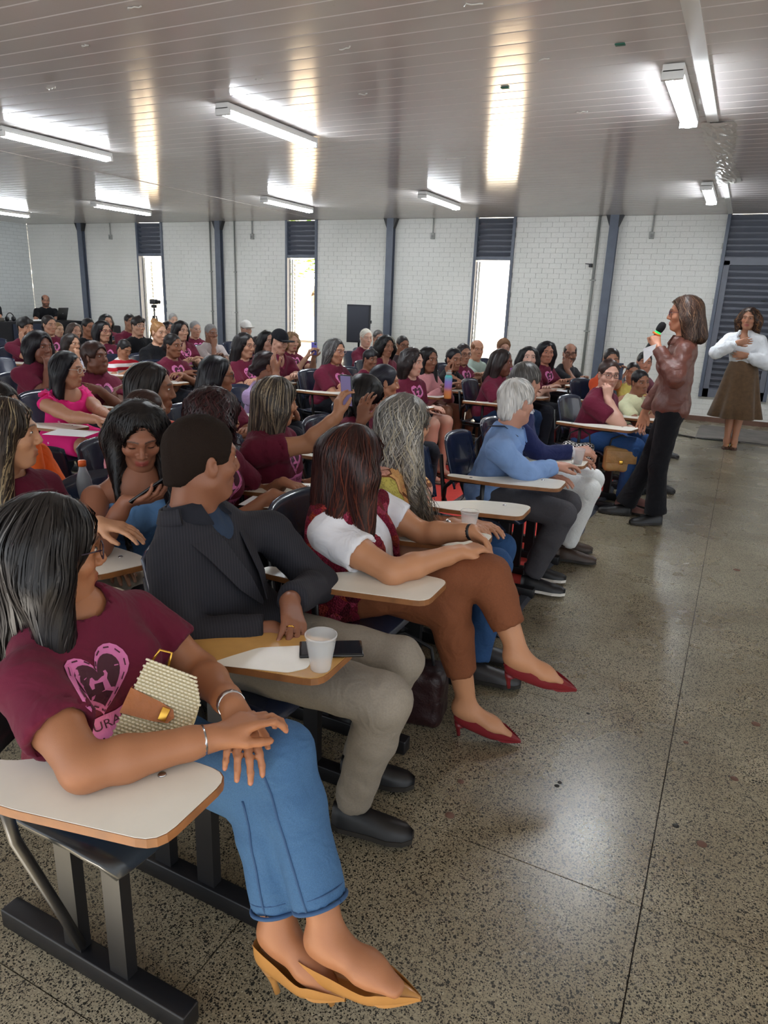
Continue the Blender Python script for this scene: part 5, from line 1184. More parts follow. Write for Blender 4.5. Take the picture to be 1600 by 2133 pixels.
# 2 man in suit jacket
d = person('man in charcoal pinstripe jacket looking away over his shoulder', W(424, 958, Y=1.50), (-1.24, 1.58), yaw=10, hyaw=62, hpitch=2, sex='m', b=1.02, skin='#8a5a42', lev=0, hair='buzz', hairc='#211813', vol=0.009, top='pinstripe', sleeve='long', neckline='v', bottom='#8b8378', botkind='suit', topname='jacket', shoec='#141416', wr=0.005,
           arms=(dict(el=A3(-1.12, 1.83, 0.665), w=W(602, 1252, Y=1.535), f=A3(0.55, -0.62, -0.30), n=A3(-0.45, -0.25, -0.85), curl=(0.3, 0.3, 0.2)), dict(el=A3(-1.245, 1.32, 0.655), w=W(566, 1312, Y=1.455), f=A3(0.65, 0.6, -0.25), n=A3(0.3, 0.1, -0.9), curl=(0.5, 0.6, 0.4))),
           J=dict(shR=A3(-1.335, 1.39, 0.83), shL=A3(-1.275, 1.77, 0.835), knR=A3(-0.70, 1.49, 0.545), knL=A3(-0.76, 1.70, 0.545), anR=A3(-0.835, 1.565, 0.105), anL=A3(-0.93, 1.78, 0.10), toeR=A3(-0.66, 1.60, 0.02), toeL=A3(-0.77, 1.83, 0.02)), group='front row listeners')
torso_layer(d, '#2b3a50', 'shirt', 0.004, (cone(d['N'], d['N']+A3(0, 0, 0.15), 0.054, 0.058),), sex='m')
collar(d, '#22242c', 0.070, 0.045, 0.5); collar(d, 'pinstripe', 0.084, 0.040, 1.3, 'suit', 'jacket_collar', 0.0)
for s_ in (1, -1):
    N_, Fp, Lf, Sp, P = d['N'], d['Fp'], d['Lf'], d['Sp'], d['P']
    ribbon(d, [N_+Lf*s_*0.062-Fp*0.02+Sp*0.03, N_+Lf*s_*0.085+Fp*0.035-Sp*0.005, N_+Lf*s_*0.082+Fp*0.098-Sp*0.08, lerp(P, N_, 0.5)+Lf*s_*0.05+Fp*0.125, lerp(P, N_, 0.3)+Lf*s_*0.015+Fp*0.13], [0.05, 0.062, 0.075, 0.055, 0.012], nrm(Fp*0.9+Lf*s_*0.35+Sp*0.2), 0.004, 'pinstripe', 'lapel')
tp, dd = d['tips'][1][0][2]; f_, n_ = d['hd'][1][:2]; ring_on(d, d['wr'][1]+nrm(f_)*0.086*1.03-d['tips'][1][1]*0.010+nrm(nrm(f_)+nrm(n_)*0.25)*0.018, nrm(f_)+nrm(n_)*0.3, 0.0115, 'gold')
chair(-1.24, 1.60, 0, 'navy tablet chair of the man in the pinstripe jacket', 'wood')
# 3 woman in white tee and crochet vest
d = person('brown-haired woman in white tee and crochet vest with red heels', W(738, 962, Y=2.08), (-1.2, 2.14), yaw=12, hyaw=66, hpitch=4, b=1.16, skin='#bd8763', lev=0, hair='long', hairc='#2b1412', streaks=(('#5a2a1c', 0.25), ('#3a1a14', 0.2)), hlen=0.31, vol=0.008, hwide=1.05, wave=0.25, front=0.04, top='#e9eaf0', wr=0.003, bottom='#7c4a30', botkind='suit', crop=0.62, shoec=None, bust=1.12, topname='t_shirt', slen=0.55,
           arms=(dict(el=A3(-0.985, 2.37, 0.71), w=A3(-0.775, 2.335, 0.765), f=A3(0.75, -0.30, -0.35), n=A3(-0.2, -0.6, -0.7), curl=(0.5, 0.5, 0.3)), dict(el=A3(-0.905, 1.935, 0.715), w=A3(-0.765, 2.185, 0.735), f=A3(0.55, 0.75, 0.05), n=A3(0.1, 0.2, -0.9), curl=(0.6, 0.7, 0.4))),
           J=dict(shR=A3(-1.175, 1.975, 0.785), shL=A3(-1.165, 2.325, 0.80), knR=A3(-0.665, 2.22, 0.655), anR=A3(-0.515, 2.18, 0.395), toeR=A3(-0.36, 2.235, 0.30), knL=A3(-0.78, 2.16, 0.52), anL=A3(-0.695, 2.20, 0.125), toeL=A3(-0.53, 2.245, 0.03), ankles=True), group='front row listeners')
pump(d['e'], d['org'], A3(-0.575, 2.165, 0.335), A3(-0.325, 2.25, 0.285), nrm(A3(0.35, 0, 1)), '#7c2028', 0.06)
pump(d['e'], d['org'], A3(-0.752, 2.185, 0.068), A3(-0.50, 2.255, 0.012), nrm(A3(0.25, 0, 1)), '#7c2028', 0.055)
N_, Fp, Lf, Sp, P = d['N'], d['Fp'], d['Lf'], d['Sp'], d['P']
cuts = [cone(N_, N_+A3(0, 0, 0.15), 0.062, 0.075), cone(lerp(P, N_, 0.1)+Fp*0.16, N_+Fp*0.13, 0.05, 0.075)]
for s_ in (1, -1): cuts.append(ell(lerp(P, N_, 0.85)+Lf*s_*0.20, A3(0.11, 0.095, 0.085), np.stack([Fp, Lf, Sp])))
torso_layer(d, 'crochet', 'crochet_vest', 0.024, cuts, bust=1.12, wr=0.005)
band_on(d, 1, 0.96, 0.0275, 0.016, 'dark_metal', 'watch_strap')
chair(-1.2, 2.16, 0, 'navy tablet chair of the woman in the crochet vest', 'navy')
# 4 woman with long grey wavy hair
d = person('woman with very long wavy grey hair and patchwork print blouse', W(846, 885, Y=2.62), (-1.22, 2.68), yaw=12, hyaw=52, hpitch=2, b=1.0, skin='#b98668', lev=0, hair='long', hairc='#77746f', streaks=(('#b9b5ac', 0.3), ('#4a4644', 0.2), ('#a39a86', 0.15)), brow='#6a625a', hlen=0.52, vol=0.004, wave=0.7, hwide=1.05, front=0.12, frontside=-1, top='patchwork_print', slen=0.8, bottom='#2d4d78', botkind='denim', topname='blouse', shoec='#2c2a2c',
           arms=('lap', dict(w=A3(-0.945, 2.58, 0.70), f=A3(0.9, 0.3, 0), pole=-A3(0, 0.6, 1), n=A3(0, 0, -1))), J=dict(anR=A3(-0.80, 2.60, 0.10), anL=A3(-0.86, 2.78, 0.10)), group='front row listeners')
band_on(d, -1, 0.93, 0.0265, 0.012, 'silver', 'watch')
chair(-1.22, 2.70, 0, 'navy tablet chair of the woman with very long grey hair', 'navy')
chair(-1.2, 3.20, 0, 'empty navy tablet chair between grey-haired woman and blue-shirted man', 'navy')
# 5 elderly man in blue shirt
d = person('elderly white-haired man in light blue shirt with shoulder strap', W(1077, 838, Y=3.72), (-1.17, 3.76), yaw=8, hyaw=56, hpitch=2, sex='m', b=1.06, skin='#c08d78', lev=0, hair='oldshort', hairc='#d8d6d2', vol=0.005, streaks=(('#f0eeea', 0.3), ('#b3b0aa', 0.2)), top='#7f9fd0', sleeve='long', neckline='shirt', bottom='#47464b', botkind='suit', shoec='#17171a', sole='#e6e2da', wr=0.006,
           arms=('lap', dict(el=A3(-0.93, 3.60, 0.70), w=A3(-0.82, 3.80, 0.72), f=A3(0.5, 0.8, 0), n=A3(0, 0, -1))), J=dict(knR=A3(-0.72, 3.66, 0.50), knL=A3(-0.74, 3.88, 0.50), anR=A3(-0.86, 3.70, 0.10), anL=A3(-0.90, 3.90, 0.10)), group='front row listeners')
collar(d, '#7f9fd0', 0.075, 0.050, 0.35)
N_, Fp, Lf, Sp, P = d['N'], d['Fp'], d['Lf'], d['Sp'], d['P']
ribbon(d, [d['sh'][-1]*0.35+N_*0.65+Fp*0.075+A3(0, 0, 0.04), d['sh'][-1]*0.45+N_*0.55+A3(0, 0, 0.080), d['sh'][-1]*0.45+N_*0.55-Fp*0.085+A3(0, 0, 0.055), lerp(P, N_, 0.8)-Fp*0.135-Lf*0.08, lerp(P, N_, 0.62)-Fp*0.138-Lf*0.06, lerp(P, N_, 0.45)-Fp*0.140-Lf*0.03, lerp(P, N_, 0.2)-Fp*0.15+Lf*0.05], 0.026, lambda i: -Fp if i > 2 else A3(0, 0, 1), 0.004, 'navy_cloth', 'shoulder_strap')
chair(-1.17, 3.78, 0, 'navy tablet chair of the elderly man in blue shirt', 'navy')
# 6 man in navy jacket
d = person('grey-haired man in navy jacket and white trousers resting on tablet', W(1096, 797, Y=4.33), (-1.17, 4.36), yaw=10, hyaw=58, hpitch=2, sex='m', b=1.02, skin='#b9856e', lev=1, hair='short', hairc='#4a4744', streaks=(('#8a8784', 0.35),), vol=0.006, top='#232a55', sleeve='long', neckline='shirt', bottom='#dcdedd', botkind='suit', shoec='#3a2a20', topname='jacket', wr=0.006,
           arms=('lap', dict(el=A3(-0.98, 4.13, 0.70), w=A3(-0.815, 4.25, 0.725), f=A3(0.9, 0.3, 0.1), n=A3(0.1, 0.5, -0.6), curl=(0.8, 0.8, 0.4))), J=dict(knR=A3(-0.70, 4.28, 0.50), knL=A3(-0.72, 4.50, 0.51), anR=A3(-0.80, 4.30, 0.10), anL=A3(-0.86, 4.5, 0.10)), group='front row listeners')
collar(d, '#e6e6ea', 0.068, 0.048, 0.4); band_on(d, -1, 0.95, 0.031, 0.02, mat('cuff_white', '#e8e8ee', 0.7), 'shirt_cuff')
chair(-1.17, 4.38, 0, 'navy tablet chair of the man in the navy jacket', 'navy')
# ---- the two standing women ------------------------------------------------------------------------
o_ = A3(-0.42, 5.52, 0)
d = person('woman in brown leather jacket speaking into a microphone', W(1424, 655, Y=5.55), (-0.41, 5.54), yaw=192, hyaw=186, hpitch=2, b=0.98, skin='#bd8062', lev=0, hair='bob', hairc='#4a3328', streaks=(('#8a6a52', 0.25), ('#34231c', 0.2)), hlen=0.14, vol=0.006, gl='#4a2440', wave=0.5, facew=1.75, fx=0.012, topcut=(A3(0, 0, 0.825), A3(0, 0, -1), 0.004), top='#66392e', topkind='leather', sleeve='long', neckline='v', wr=0.006, topname='leather_jacket', bottom='#131318', flare=1.6, crop=1.0, shoec='#0b0b0e', lip='#a8504c', mouth=True, bust=1.1,
           arms=(dict(el=A3(-0.375, 5.24, 1.115), w=A3(-0.535, 5.375, 1.315), f=A3(-0.30, 0.35, 0.62), n=A3(-0.35, 0.8, -0.25), curl=(1.1, 1.1, 0.6), thumb=0.2), dict(w=A3(-0.60, 5.76, 0.80), pole=A3(0.6, 0.5, 0), f=A3(-0.1, -0.1, -1), n=A3(0, -1, 0), curl=(0.3, 0.4, 0.3))),
           J=dict(pelvis=A3(-0.40, 5.54, 0.88), neck=A3(-0.385, 5.545, 1.345), hipL=A3(-0.39, 5.46, 0.86), hipR=A3(-0.40, 5.62, 0.86), knL=A3(-0.42, 5.47, 0.46), knR=A3(-0.50, 5.62, 0.45), anL=A3(-0.39, 5.49, 0.09), anR=A3(-0.63, 5.63, 0.09), toeL=A3(-0.52, 5.40, 0.02), toeR=A3(-0.78, 5.60, 0.02)), group='standing women')
torso_layer(d, '#15151a', 'black_top', 0.004, (cone(d['N']+A3(0, 0, 0.03), d['N']+d['Fp']*0.1-A3(0, 0, 0.06), 0.06, 0.04), cone(d['N'], d['N']+A3(0, 0, 0.15), 0.056, 0.06)), bust=1.1)
collar(d, '#6b4136', 0.074, 0.036, 0.7, 'leather', 'jacket_collar', 0.05)
SPEAKER = d
d = person('curly-haired woman in white blouse and long brown skirt', W(1560, 664, Y=9.37), (0.02, 9.40), yaw=258, hyaw=262, hpitch=3, b=1.0, skin='#b07c60', lev=1, hair='longcurly', hairc='#2c1c15', streaks=(('#8a5f3c', 0.22), ('#5a3a26', 0.2)), hlen=0.19, vol=0.003, hwide=1.05, facew=1.15, fx=0.006, top='#e9ecef', sleeve='long', neckline='v', wr=0.006, topname='blouse', topcut=(A3(0, 0, 1.005), A3(0, 0, -1), 0.004), legs='bare', shoec=None, lip='#9a4a48', bust=1.02,
           arms=(dict(w=A3(0.06, 9.20, 1.10), pole=A3(0.9, 0.2, -0.6), f=A3(-1, -0.1, 0.05), n=A3(0, 1, 0), curl=(0.4, 0.5, 0.3)), dict(w=A3(-0.07, 9.16, 1.235), pole=A3(-1, 0.1, -0.7), f=A3(1, -0.05, 0.25), n=A3(0, 1, 0), curl=(0.4, 0.4, 0.3))),
           J=dict(pelvis=A3(0.03, 9.40, 0.90), neck=A3(0.005, 9.41, 1.315), hipL=A3(0.11, 9.40, 0.88), hipR=A3(-0.05, 9.40, 0.88), knL=A3(0.095, 9.37, 0.47), knR=A3(-0.005, 9.37, 0.47), anL=A3(0.09, 9.33, 0.10), anR=A3(0.01, 9.33, 0.10), toeL=A3(0.10, 9.20, 0.03), toeR=A3(0.005, 9.20, 0.03)), group='standing women')
collar(d, '#e9ecef', 0.072, 0.046, 0.55, 'knit', 'collar', 0.06)
for s_ in (1, -1):      # puffed sleeves
    f = Field(*span([cone(d['sh'][s_], d['wr'][s_], 0.11, 0.11), cone(d['el'][s_], d['wr'][s_], 0.11, 0.11)], 0.02), 0.009)
    f.add(cone(d['sh'][s_], d['el'][s_], 0.062, 0.075), 0.02); f.add(cone(d['el'][s_], lerp(d['el'][s_], d['wr'][s_], 0.55), 0.076, 0.072), 0.02); f.add(cone(lerp(d['el'][s_], d['wr'][s_], 0.5), lerp(d['el'][s_], d['wr'][s_], 0.9), 0.068, 0.036), 0.02); f.wrinkle(0.006, 0.07, 4+s_)
    V, Q = f.mesh(); bake('puffed_sleeve', V, Q, cloth('#e9ecef'), d['e'], d['org'])
# flared skirt
mb = MB(); n = 72; vs = []; wst = d['P']+A3(0, 0, 0.135)
for z_, rx, ry, am in ((1.035, 0.135, 0.105, 0), (1.0, 0.15, 0.118, 0.0), (0.9, 0.178, 0.15, 0.002), (0.75, 0.205, 0.18, 0.007), (0.55, 0.245, 0.215, 0.014), (0.37, 0.285, 0.25, 0.024), (0.365, 0.28, 0.245, 0.024)):
    for k in range(n):
        a = 2*PI*k/n; fo = am*(math.cos(7*a+0.6)+0.5*math.cos(11*a+2)); vs.append((0.035+(rx+fo)*math.cos(a)-d['org'][0], 9.40+(ry+fo)*math.sin(a)-d['org'][1], z_))
mb.add(vs, [(i*n+k, i*n+(k+1) % n, (i+1)*n+(k+1) % n, (i+1)*n+k) for i in range(6) for k in range(n)]+[tuple(range(n-1, -1, -1))], 0, True)
mat('suede_olive', '#5d452c', 0.9, noise=0.25, nscale=25, bump=0.2, bscale=200, sheen=0.3); mb.build('skirt', 'suede_olive', d['e'])
for s_, k in ((1, 'L'), (-1, 'R')):
    a_ = d['an'][s_]; shoe(d['e'], d['org'], a_-A3(0, 0, 0.012), A3(0.02*s_, -1, 0), '#5c3a2a', 0.235, 0.082, 0, 'sandal', '#4a2e22')
    for yy, zz in ((-0.10, 0.042), (-0.03, 0.075)):
        mb = MB(); mb.tube([a_+A3(-0.036, yy, zz-0.09-0.03)-d['org'], a_+A3(-0.02, yy, zz-0.09+0.006)-d['org'], a_+A3(0.02, yy, zz-0.09+0.006)-d['org'], a_+A3(0.036, yy, zz-0.09-0.03)-d['org']], 0.006, 6); mb.build('sandal_strap', 'gold', d['e'])
for s_ in (1, -1): mb = MB(); mb.lathe([(0.001, -0.014), (0.009, -0.006), (0.009, 0.006), (0.001, 0.012)], 10, d['R']@A3(0.0, s_*0.083, -0.048)+d['c']-d['org']); mb.build('earring', 'gold', d['e'])
# ---- second and third rows (mid distance) -----------------------------------------------------------
def seat_for(lab_who, d, yaw, kind='navy', dx=0.0):
    p = d['org']; chair(p[0]+dx, p[1]+0.0, yaw, 'navy tablet chair under ' + lab_who, kind)
def P_(lab, who, pos, yaw=0, ch=True, **k):
    c = np.asarray(pos, float)
    if 'hyaw' not in k:
        a = math.degrees(math.atan2(SPK[1]-c[1], SPK[0]-c[0])); k['hyaw'] = max(yaw-65, min(yaw+65, a))
    d = person(lab, c, yaw=yaw, **k)
    if ch: seat_for(who, d, yaw)
    return d
d = P_('blonde-streaked woman at left edge in maroon shirt and cream trousers', 'the blonde-streaked woman at left', W(14, 905, X=-2.18), yaw=2, hyaw=47, hpitch=0, lev=0, skin='#c4916f', hair='long', hairc='#3a3029', streaks=(('#8a785c', 0.22), ('#a89878', 0.07), ('#2a221d', 0.2)), hlen=0.24, vol=0.004, front=0.05, wave=0.2, bottom='#d9d4c6', botkind='suit', group='second row listeners', hip=(-2.18, 1.58),
       arms=('lap', dict(w=W(205, 1090, X=-1.82), pole=A3(-0.3, -0.5, -1), f=A3(0.9, 0.35, -0.15), n=A3(0, 0, -1), curl=(0.2, 0.3, 0.2))), J=dict(knR=A3(-1.70, 1.50, 0.56), knL=A3(-1.72, 1.72, 0.55), anR=A3(-1.72, 1.50, 0.10), anL=A3(-1.76, 1.72, 0.10)))
d = P_('person in bright orange tee half hidden at the left edge', 'the person in orange', W(-4, 856, X=-2.72), yaw=0, hyaw=20, skin='#b98a70', top='#ee6c2b', hair='short', sex='m', lev=1, group='third row listeners', slen=0.75, J=dict(shR=W(46, 905, X=-2.66)), arms=('tablet', dict(el=W(68, 1012, X=-2.62), w=W(150, 1040, X=-2.36), n=A3(0, 0, -1), f=A3(1, 0.2, 0))))
d = P_('young woman in blue off-shoulder top looking down at phone', 'the young woman in blue', W(290, 908, X=-1.93), yaw=-22, hyaw=-40, hpitch=26, lev=0, skin='#96624a', hair='long', hairc='#120d0d', hlen=0.33, vol=0.001, wave=0.5, front=0.13, facew=1.08, fx=0.001, hwide=0.92, top='#6a9ad2', sleeve='none', neckline='off', closed=True, lip='#a04a44', bottom='#24262e', group='second row listeners', back=0.13, topname='blue_top', wr=0.005,
       arms=(dict(w=W(345, 1085, X=-1.75), pole=A3(-0.3, 0.5, -1), f=A3(0.6, -0.5, -0.1), n=A3(0, 0, -1)), dict(w=W(262, 1045, Y=1.70), pole=A3(-0.4, -0.6, -1), f=A3(0.75, 0.30, 0.18), n=A3(-0.35, 0.25, 0.8), curl=(0.35, 0.5, 0.4), thumb=0.5)))
GIRL = d
d = P_('woman in coral floral dress with long straight dark hair', 'the woman in coral floral dress', W(318, 812, X=-2.48), yaw=0, hyaw=36, hpitch=2, facew=1.6, lev=1, skin='#96654b', hair='long', hairc='#1c1717', hlen=0.27, vol=0.004, top='coral_print', sleeve='none', neckline='scoop', legs='skirt', bottom='coral_print', group='third row listeners', topname='dress', arms=('lap', 'lap'))
d = P_('small child with brown hair peeking behind the blue top girl', 'the brown-haired child', W(306, 862, X=-2.28), yaw=0, hyaw=60, lev=1, sc=0.86, skin='#a87a60', hair='tied', hairc='#3a2620', top='#d48a96', group='third row listeners', hip=(-2.30, 2.10), ch=False)
d = P_('curly dark red-haired woman from behind in maroon shirt', 'the curly red-haired woman', W(450, 872, Z=1.05), yaw=8, hyaw=62, lev=0, skin='#a06c50', hair='longcurly', hairc='#2a1416', streaks=(('#4a1f22', 0.3),), hlen=0.17, vol=0.010, logo=True, group='second row listeners', b=1.1,
       arms=(dict(w=W(590, 1005, Z=0.74), pole=A3(-0.4, 0.8, -1), f=A3(1, -0.1, -0.1), n=A3(0, 0, -1), curl=(0.2, 0.25, 0.2)), dict(w=W(570, 1030, Z=0.73), pole=A3(-0.6, -0.8, -0.8), f=A3(1, 0.2, -0.1), n=A3(0, 0, -1), curl=(0.2, 0.25, 0.2))))
mb = MB(); mb.lathe([(0.004, -0.012), (0.012, -0.004), (0.012, 0.006), (0.004, 0.012)], 10, d['R']@A3(-0.06, -0.10, 0.03)+d['c']-d['org']); mb.build('hair_tie', mat('red_tie', '#d8362c', 0.6), d['e'])
d = P_('ash-blonde woman in maroon shirt holding up a phone', 'the ash-blonde woman filming', W(578, 838, Z=1.05), yaw=10, hyaw=58, facew=1.4, lev=0, skin='#b4805f', hair='long', hairc='#4a433d', streaks=(('#8f8069', 0.28), ('#b0a288', 0.10), ('#2c2624', 0.2)), hlen=0.24, vol=0.006, logo=True, b=1.22, group='second row listeners', bust=1.1,
       arms=('lap', dict(el=W(640, 925, X=-1.86), w=W(702, 868, X=-1.70), f=A3(0.05, 0.15, 1), n=A3(0.5, 0.75, 0.1), curl=(0.5, 0.6, 0.4), thumb=0.5)))
FILMER = d
d = P_('dark-haired woman bowing her head on her hand', 'the woman bowing her head', W(760, 826, Z=1.0), yaw=0, hyaw=35, hpitch=38, lev=1, skin='#8d5d45', hair='long', hairc='#0f0c0d', hlen=0.20, vol=0.004, front=0.06, group='second row listeners', arms=('fold', dict(w=W(752, 880, Z=0.94), pole=A3(0.3, -0.4, -1), f=A3(0.1, 0.15, 1), n=A3(0.1, 0.9, 0.1), curl=(0.3, 0.4, 0.3))))
d = P_('woman with blue-black hair pinned back resting her chin', 'the woman with blue-black hair', W(802, 797, Z=1.0), yaw=0, hyaw=35, lev=1, skin='#b07a5c', hair='tied', hairc='#23222e', vol=0.006, group='second row listeners', arms=('fold', 'chin'))
d = P_('woman with black bob and glasses in maroon logo shirt', 'the woman with black bob', W(455, 783, Z=1.06), yaw=0, hyaw=38, facew=1.4, lev=1, skin='#9a674d', hair='bob', hairc='#14121a', hlen=0.16, gl='#1d1a22', logo=True, b=1.1, group='third row listeners')
d = P_('woman with claw-clipped dark hair raising her elbow', 'the woman with clipped hair', W(556, 764, Z=1.02), yaw=0, hyaw=50, lev=1, skin='#96644b', hair='tied', hairc='#2a1a1c', top='#b9a0cc', group='third row listeners', arms=('tablet', dict(w=W(575, 775, Z=1.0), pole=A3(0.8, -0.4, -0.6), f=A3(-0.4, 0.2, 0.7), n=A3(0, 0.6, 0.3))))
d = P_('woman in hot pink floral dress with glasses leaning forward', 'the woman in hot pink dress', W(143, 770, Z=1.02), yaw=-5, hyaw=24, facew=1.6, lev=1, skin='#b27f63', hair='long', hairc='#111017', hlen=0.27, gl='#cfc6bc', top='pink_floral', sleeve='none', neckline='scoop', legs='skirt', bottom='pink_floral', group='third row listeners', topname='dress',
       arms=(dict(w=W(228, 868, Z=0.76), pole=A3(0, 0.5, -1), f=A3(1, 0, 0), n=A3(0, 0, -1)), dict(w=W(225, 880, Z=0.74), pole=A3(0, -0.6, -1), f=A3(1, 0.1, -0.1), n=A3(0, 0, -1))))
for s_ in (1, -1):
    mb = MB(); n = 14; vs = []
    for k in range(n+1):
        t = k/n; base_ = lerp(d['sh'][s_], d['N'], 0.35)+d['Fp']*(0.10-0.20*t)+A3(0, 0, 0.06*math.sin(PI*t)-0.01); o2 = d['Lf']*s_*(0.05+0.012*math.sin(k*2.2))+A3(0, 0, 0.025+0.012*math.cos(k*2.4)); vs += [base_-d['org'], base_+o2-d['org']]
    mb.add(vs, [(2*k, 2*k+2, 2*k+3, 2*k+1) for k in range(n)], 0, True); ob = mb.build('ruffle', mat('ruffle_pink', '#ef3f8c', 0.8), d['e']); md = ob.modifiers.new('thickness', 'SOLIDIFY'); md.thickness = 0.004
P_('large dark-haired woman in maroon shirt with hand at nose', 'the large dark-haired woman', W(84, 722, Z=1.08), yaw=0, hyaw=-2, lev=1, b=1.28, skin='#7d4f3e', hair='long', hairc='#141016', hlen=0.22, vol=0.008, front=0.03, fat=0.5, arms=('fold', 'mouth'), group='fourth row listeners')
P_('older short-haired woman with folded arms in maroon logo shirt', 'the older woman with folded arms', W(199, 745, Z=1.03), yaw=-5, hyaw=5, hpitch=-6, lev=1, b=1.28, skin='#6e432f', hair='short', hairc='#3a231c', vol=0.012, fat=0.5, logo=True, arms=('cross', 'cross'), group='fourth row listeners')
P_('grey long-haired woman with thin glasses in maroon shirt', 'the grey long-haired woman', W(699, 732, Z=1.05), yaw=-5, lev=1, b=1.25, skin='#b98468', hair='long', hairc='#4b4848', streaks=(('#8a8886', 0.3),), hlen=0.20, gl='#b98a86', gshape='slim', logo=True, fat=0.3, arms=('fold', 'fold'), group='third row listeners')
# ---- far audience -----------------------------------------------------------------------------------
A = lambda lab, who, x, y, z, yaw=0, **k: P_(lab, who, W(x, y, Z=z), yaw=yaw, group=k.pop('group', 'audience further back'), **k)
A('man with tousled dark hair propping his cheek', 'the man propping his cheek', 53, 683, 1.07, -5, sex='m', hair='fringe', hairc='#1d1a1b', vol=0.006, skin='#b07e62', arms=('tablet', 'cheek'), lev=2)
A('young woman with pulled-back hair near the sound desk', 'the young woman by the sound desk', 103, 677, 1.08, -8, hair='ponylow', hairc='#241a18', skin='#b98a70', logo=True, lev=2)
A('tiny light-haired child behind the young woman', 'the light-haired child', 122, 687, 1.0, -5, sc=0.8, hair='short', hairc='#8a6a48', skin='#c9a084', top='#39394a')
A('girl with headband resting her hand on her mouth', 'the girl with headband', 150, 716, 0.98, -8, sc=0.88, hair='long', hairc='#2a201d', hlen=0.22, skin='#b98a6e', top='#cfd0dc', arms=('fold', 'mouth'), lev=2)
A('woman with brown bob half hidden behind the girl', 'the woman with brown bob', 156, 690, 0.93, -8, hair='bob', hairc='#55463f', hlen=0.12, skin='#b58872', top='#9aa4ac')
A('young man in black tee beside long-haired woman', 'the young man in black tee', 185, 682, 1.05, -8, sex='m', hair='short', hairc='#131012', skin='#96664d', top='#17171b')
A('woman with long black hair and red-rimmed glasses', 'the woman with red-rimmed glasses', 215, 690, 1.07, -8, hair='long', hairc='#141014', hlen=0.26, front=0.05, gl='#8a2a3a', skin='#b98a70', logo=True, lev=2)
A('woman with side-swept black hair and glasses at the back', 'the woman with side-swept hair', 222, 671, 1.05, -8, hair='bob', hairc='#151216', hlen=0.14, gl='#9a6a6a', skin='#bd9078', logo=True)
A('boy in red and white striped polo reading', 'the boy in striped polo', 259, 727, 0.93, -8, sc=0.82, sex='m', hair='short', hairc='#171314', skin='#b07c5e', top='stripe_polo', hpitch=28, closed=True, lev=2)
A('young man with dark fringe and glasses in black tee', 'the young man with dark fringe', 288, 679, 1.10, -8, sex='m', hair='fringe', hairc='#231a18', vol=0.004, gl='#b9a6a0', gshape='slim', skin='#c4967c', top='#141418', lev=2)
A('person in maroon almost hidden by the fringed young man', 'the hidden person in maroon', 271, 671, 1.08, -8, hair='short', sex='m', hairc='#1c1616', skin='#a87a60')
A('blonde woman with top bun in black blouse', 'the blonde woman with bun', 331, 693, 1.10, -8, hair='bun', hairc='#a5764a', streaks=(('#c79a66', 0.3),), skin='#cf9f82', top='#141419', b=1.1, lev=2, brow='#5a3c28')
A('grey-haired man at the very back near the window', 'the grey man at the back', 361, 667, 1.05, -10, sex='m', hair='short', hairc='#8f8d8a', skin='#c39a84', top='#59606a')
A('dark-haired woman peering between two others', 'the dark-haired woman peering', 350, 688, 1.03, -8, hair='bob', hairc='#1c1517', hlen=0.14, skin='#b08068', top='#2a2c3a')
A('woman with dark hair and v-neck maroon logo shirt', 'the woman in v-neck maroon', 378, 689, 1.08, -8, hair='long', hairc='#171215', hlen=0.18, skin='#c3957c', logo=True, neckline='v', b=1.15, lev=2)
A('woman with slicked-back hair resting arms on her tablet', 'the woman with slicked-back hair', 361, 720, 1.02, -5, hair='tied', hairc='#1a1414', skin='#8d5c44', logo=True, lev=2, arms=('fold', 'fold'))
A('short grey-haired woman with glasses and dark bun', 'the short grey-haired woman', 407, 686, 1.02, -10, hair='tied', hairc='#8d8b8a', gl='#c9b8b0', gshape='slim', skin='#c09078', logo=True)
A('grey-haired man in pale shirt covering his mouth', 'the man in pale shirt', 440, 694, 1.03, -8, sex='m', hair='short', hairc='#8b8988', skin='#8b5f4a', top='#c9bdbb', arms=('tablet', 'mouth'), lev=2)
A('woman with dark shoulder-length hair and glasses behind tablet', 'the woman with shoulder-length hair', 511, 720, 1.07, -5, hair='bob', hairc='#1b1618', hlen=0.19, gl='#7a5a50', gshape='slim', skin='#bb8a70', logo=True, b=1.08, lev=2, arms=('fold', 'fold'))
d = A('person in pale cap at the back wall', 'the person in pale cap', 513, 686, 1.05, -10, sex='m', hair='bald', hairc='#5a5450', skin='#b98e7a', top='#8f8f96')
def cap(d, col, brim=0.075):
    f = Field((-0.13, -0.11, -0.02), (0.2, 0.11, 0.16), 0.007); f.add(ell((-0.012, 0, 0.04), (0.108, 0.088, 0.098)), 0.01); f.half((0, 0, 0.035), (-0.2, 0, -1), 0.004)
    f.add(ell((0.125, 0, 0.045), (brim, 0.075, 0.010), np.array(Matrix.Rotation(0.22, 3, 'Y'))), 0.01); V, Q = f.mesh(); bake('cap', (V*d['sc'])@d['R'].T+d['c'], Q, cloth(col), d['e'], d['org'])
cap(d, '#c9c5c0')
A('boy with short dark hair looking down between listeners', 'the boy looking down', 535, 718, 0.92, -8, sc=0.88, sex='m', hair='short', hairc='#15121a', skin='#94654e', top='#5a1f34', hpitch=20)
A('black-haired woman behind the man in black cap', 'the black-haired woman behind cap', 557, 711, 1.03, -8, hair='bob', hairc='#100d10', hlen=0.15, skin='#b08470')
d = A('man in black cap and maroon shirt leaning on tablet', 'the man in black cap', 583, 712, 1.08, -5, sex='m', hair='buzz', hairc='#1b1614', skin='#c59680', b=1.1, lev=2, hpitch=14, neckline='v'); cap(d, '#15161c')
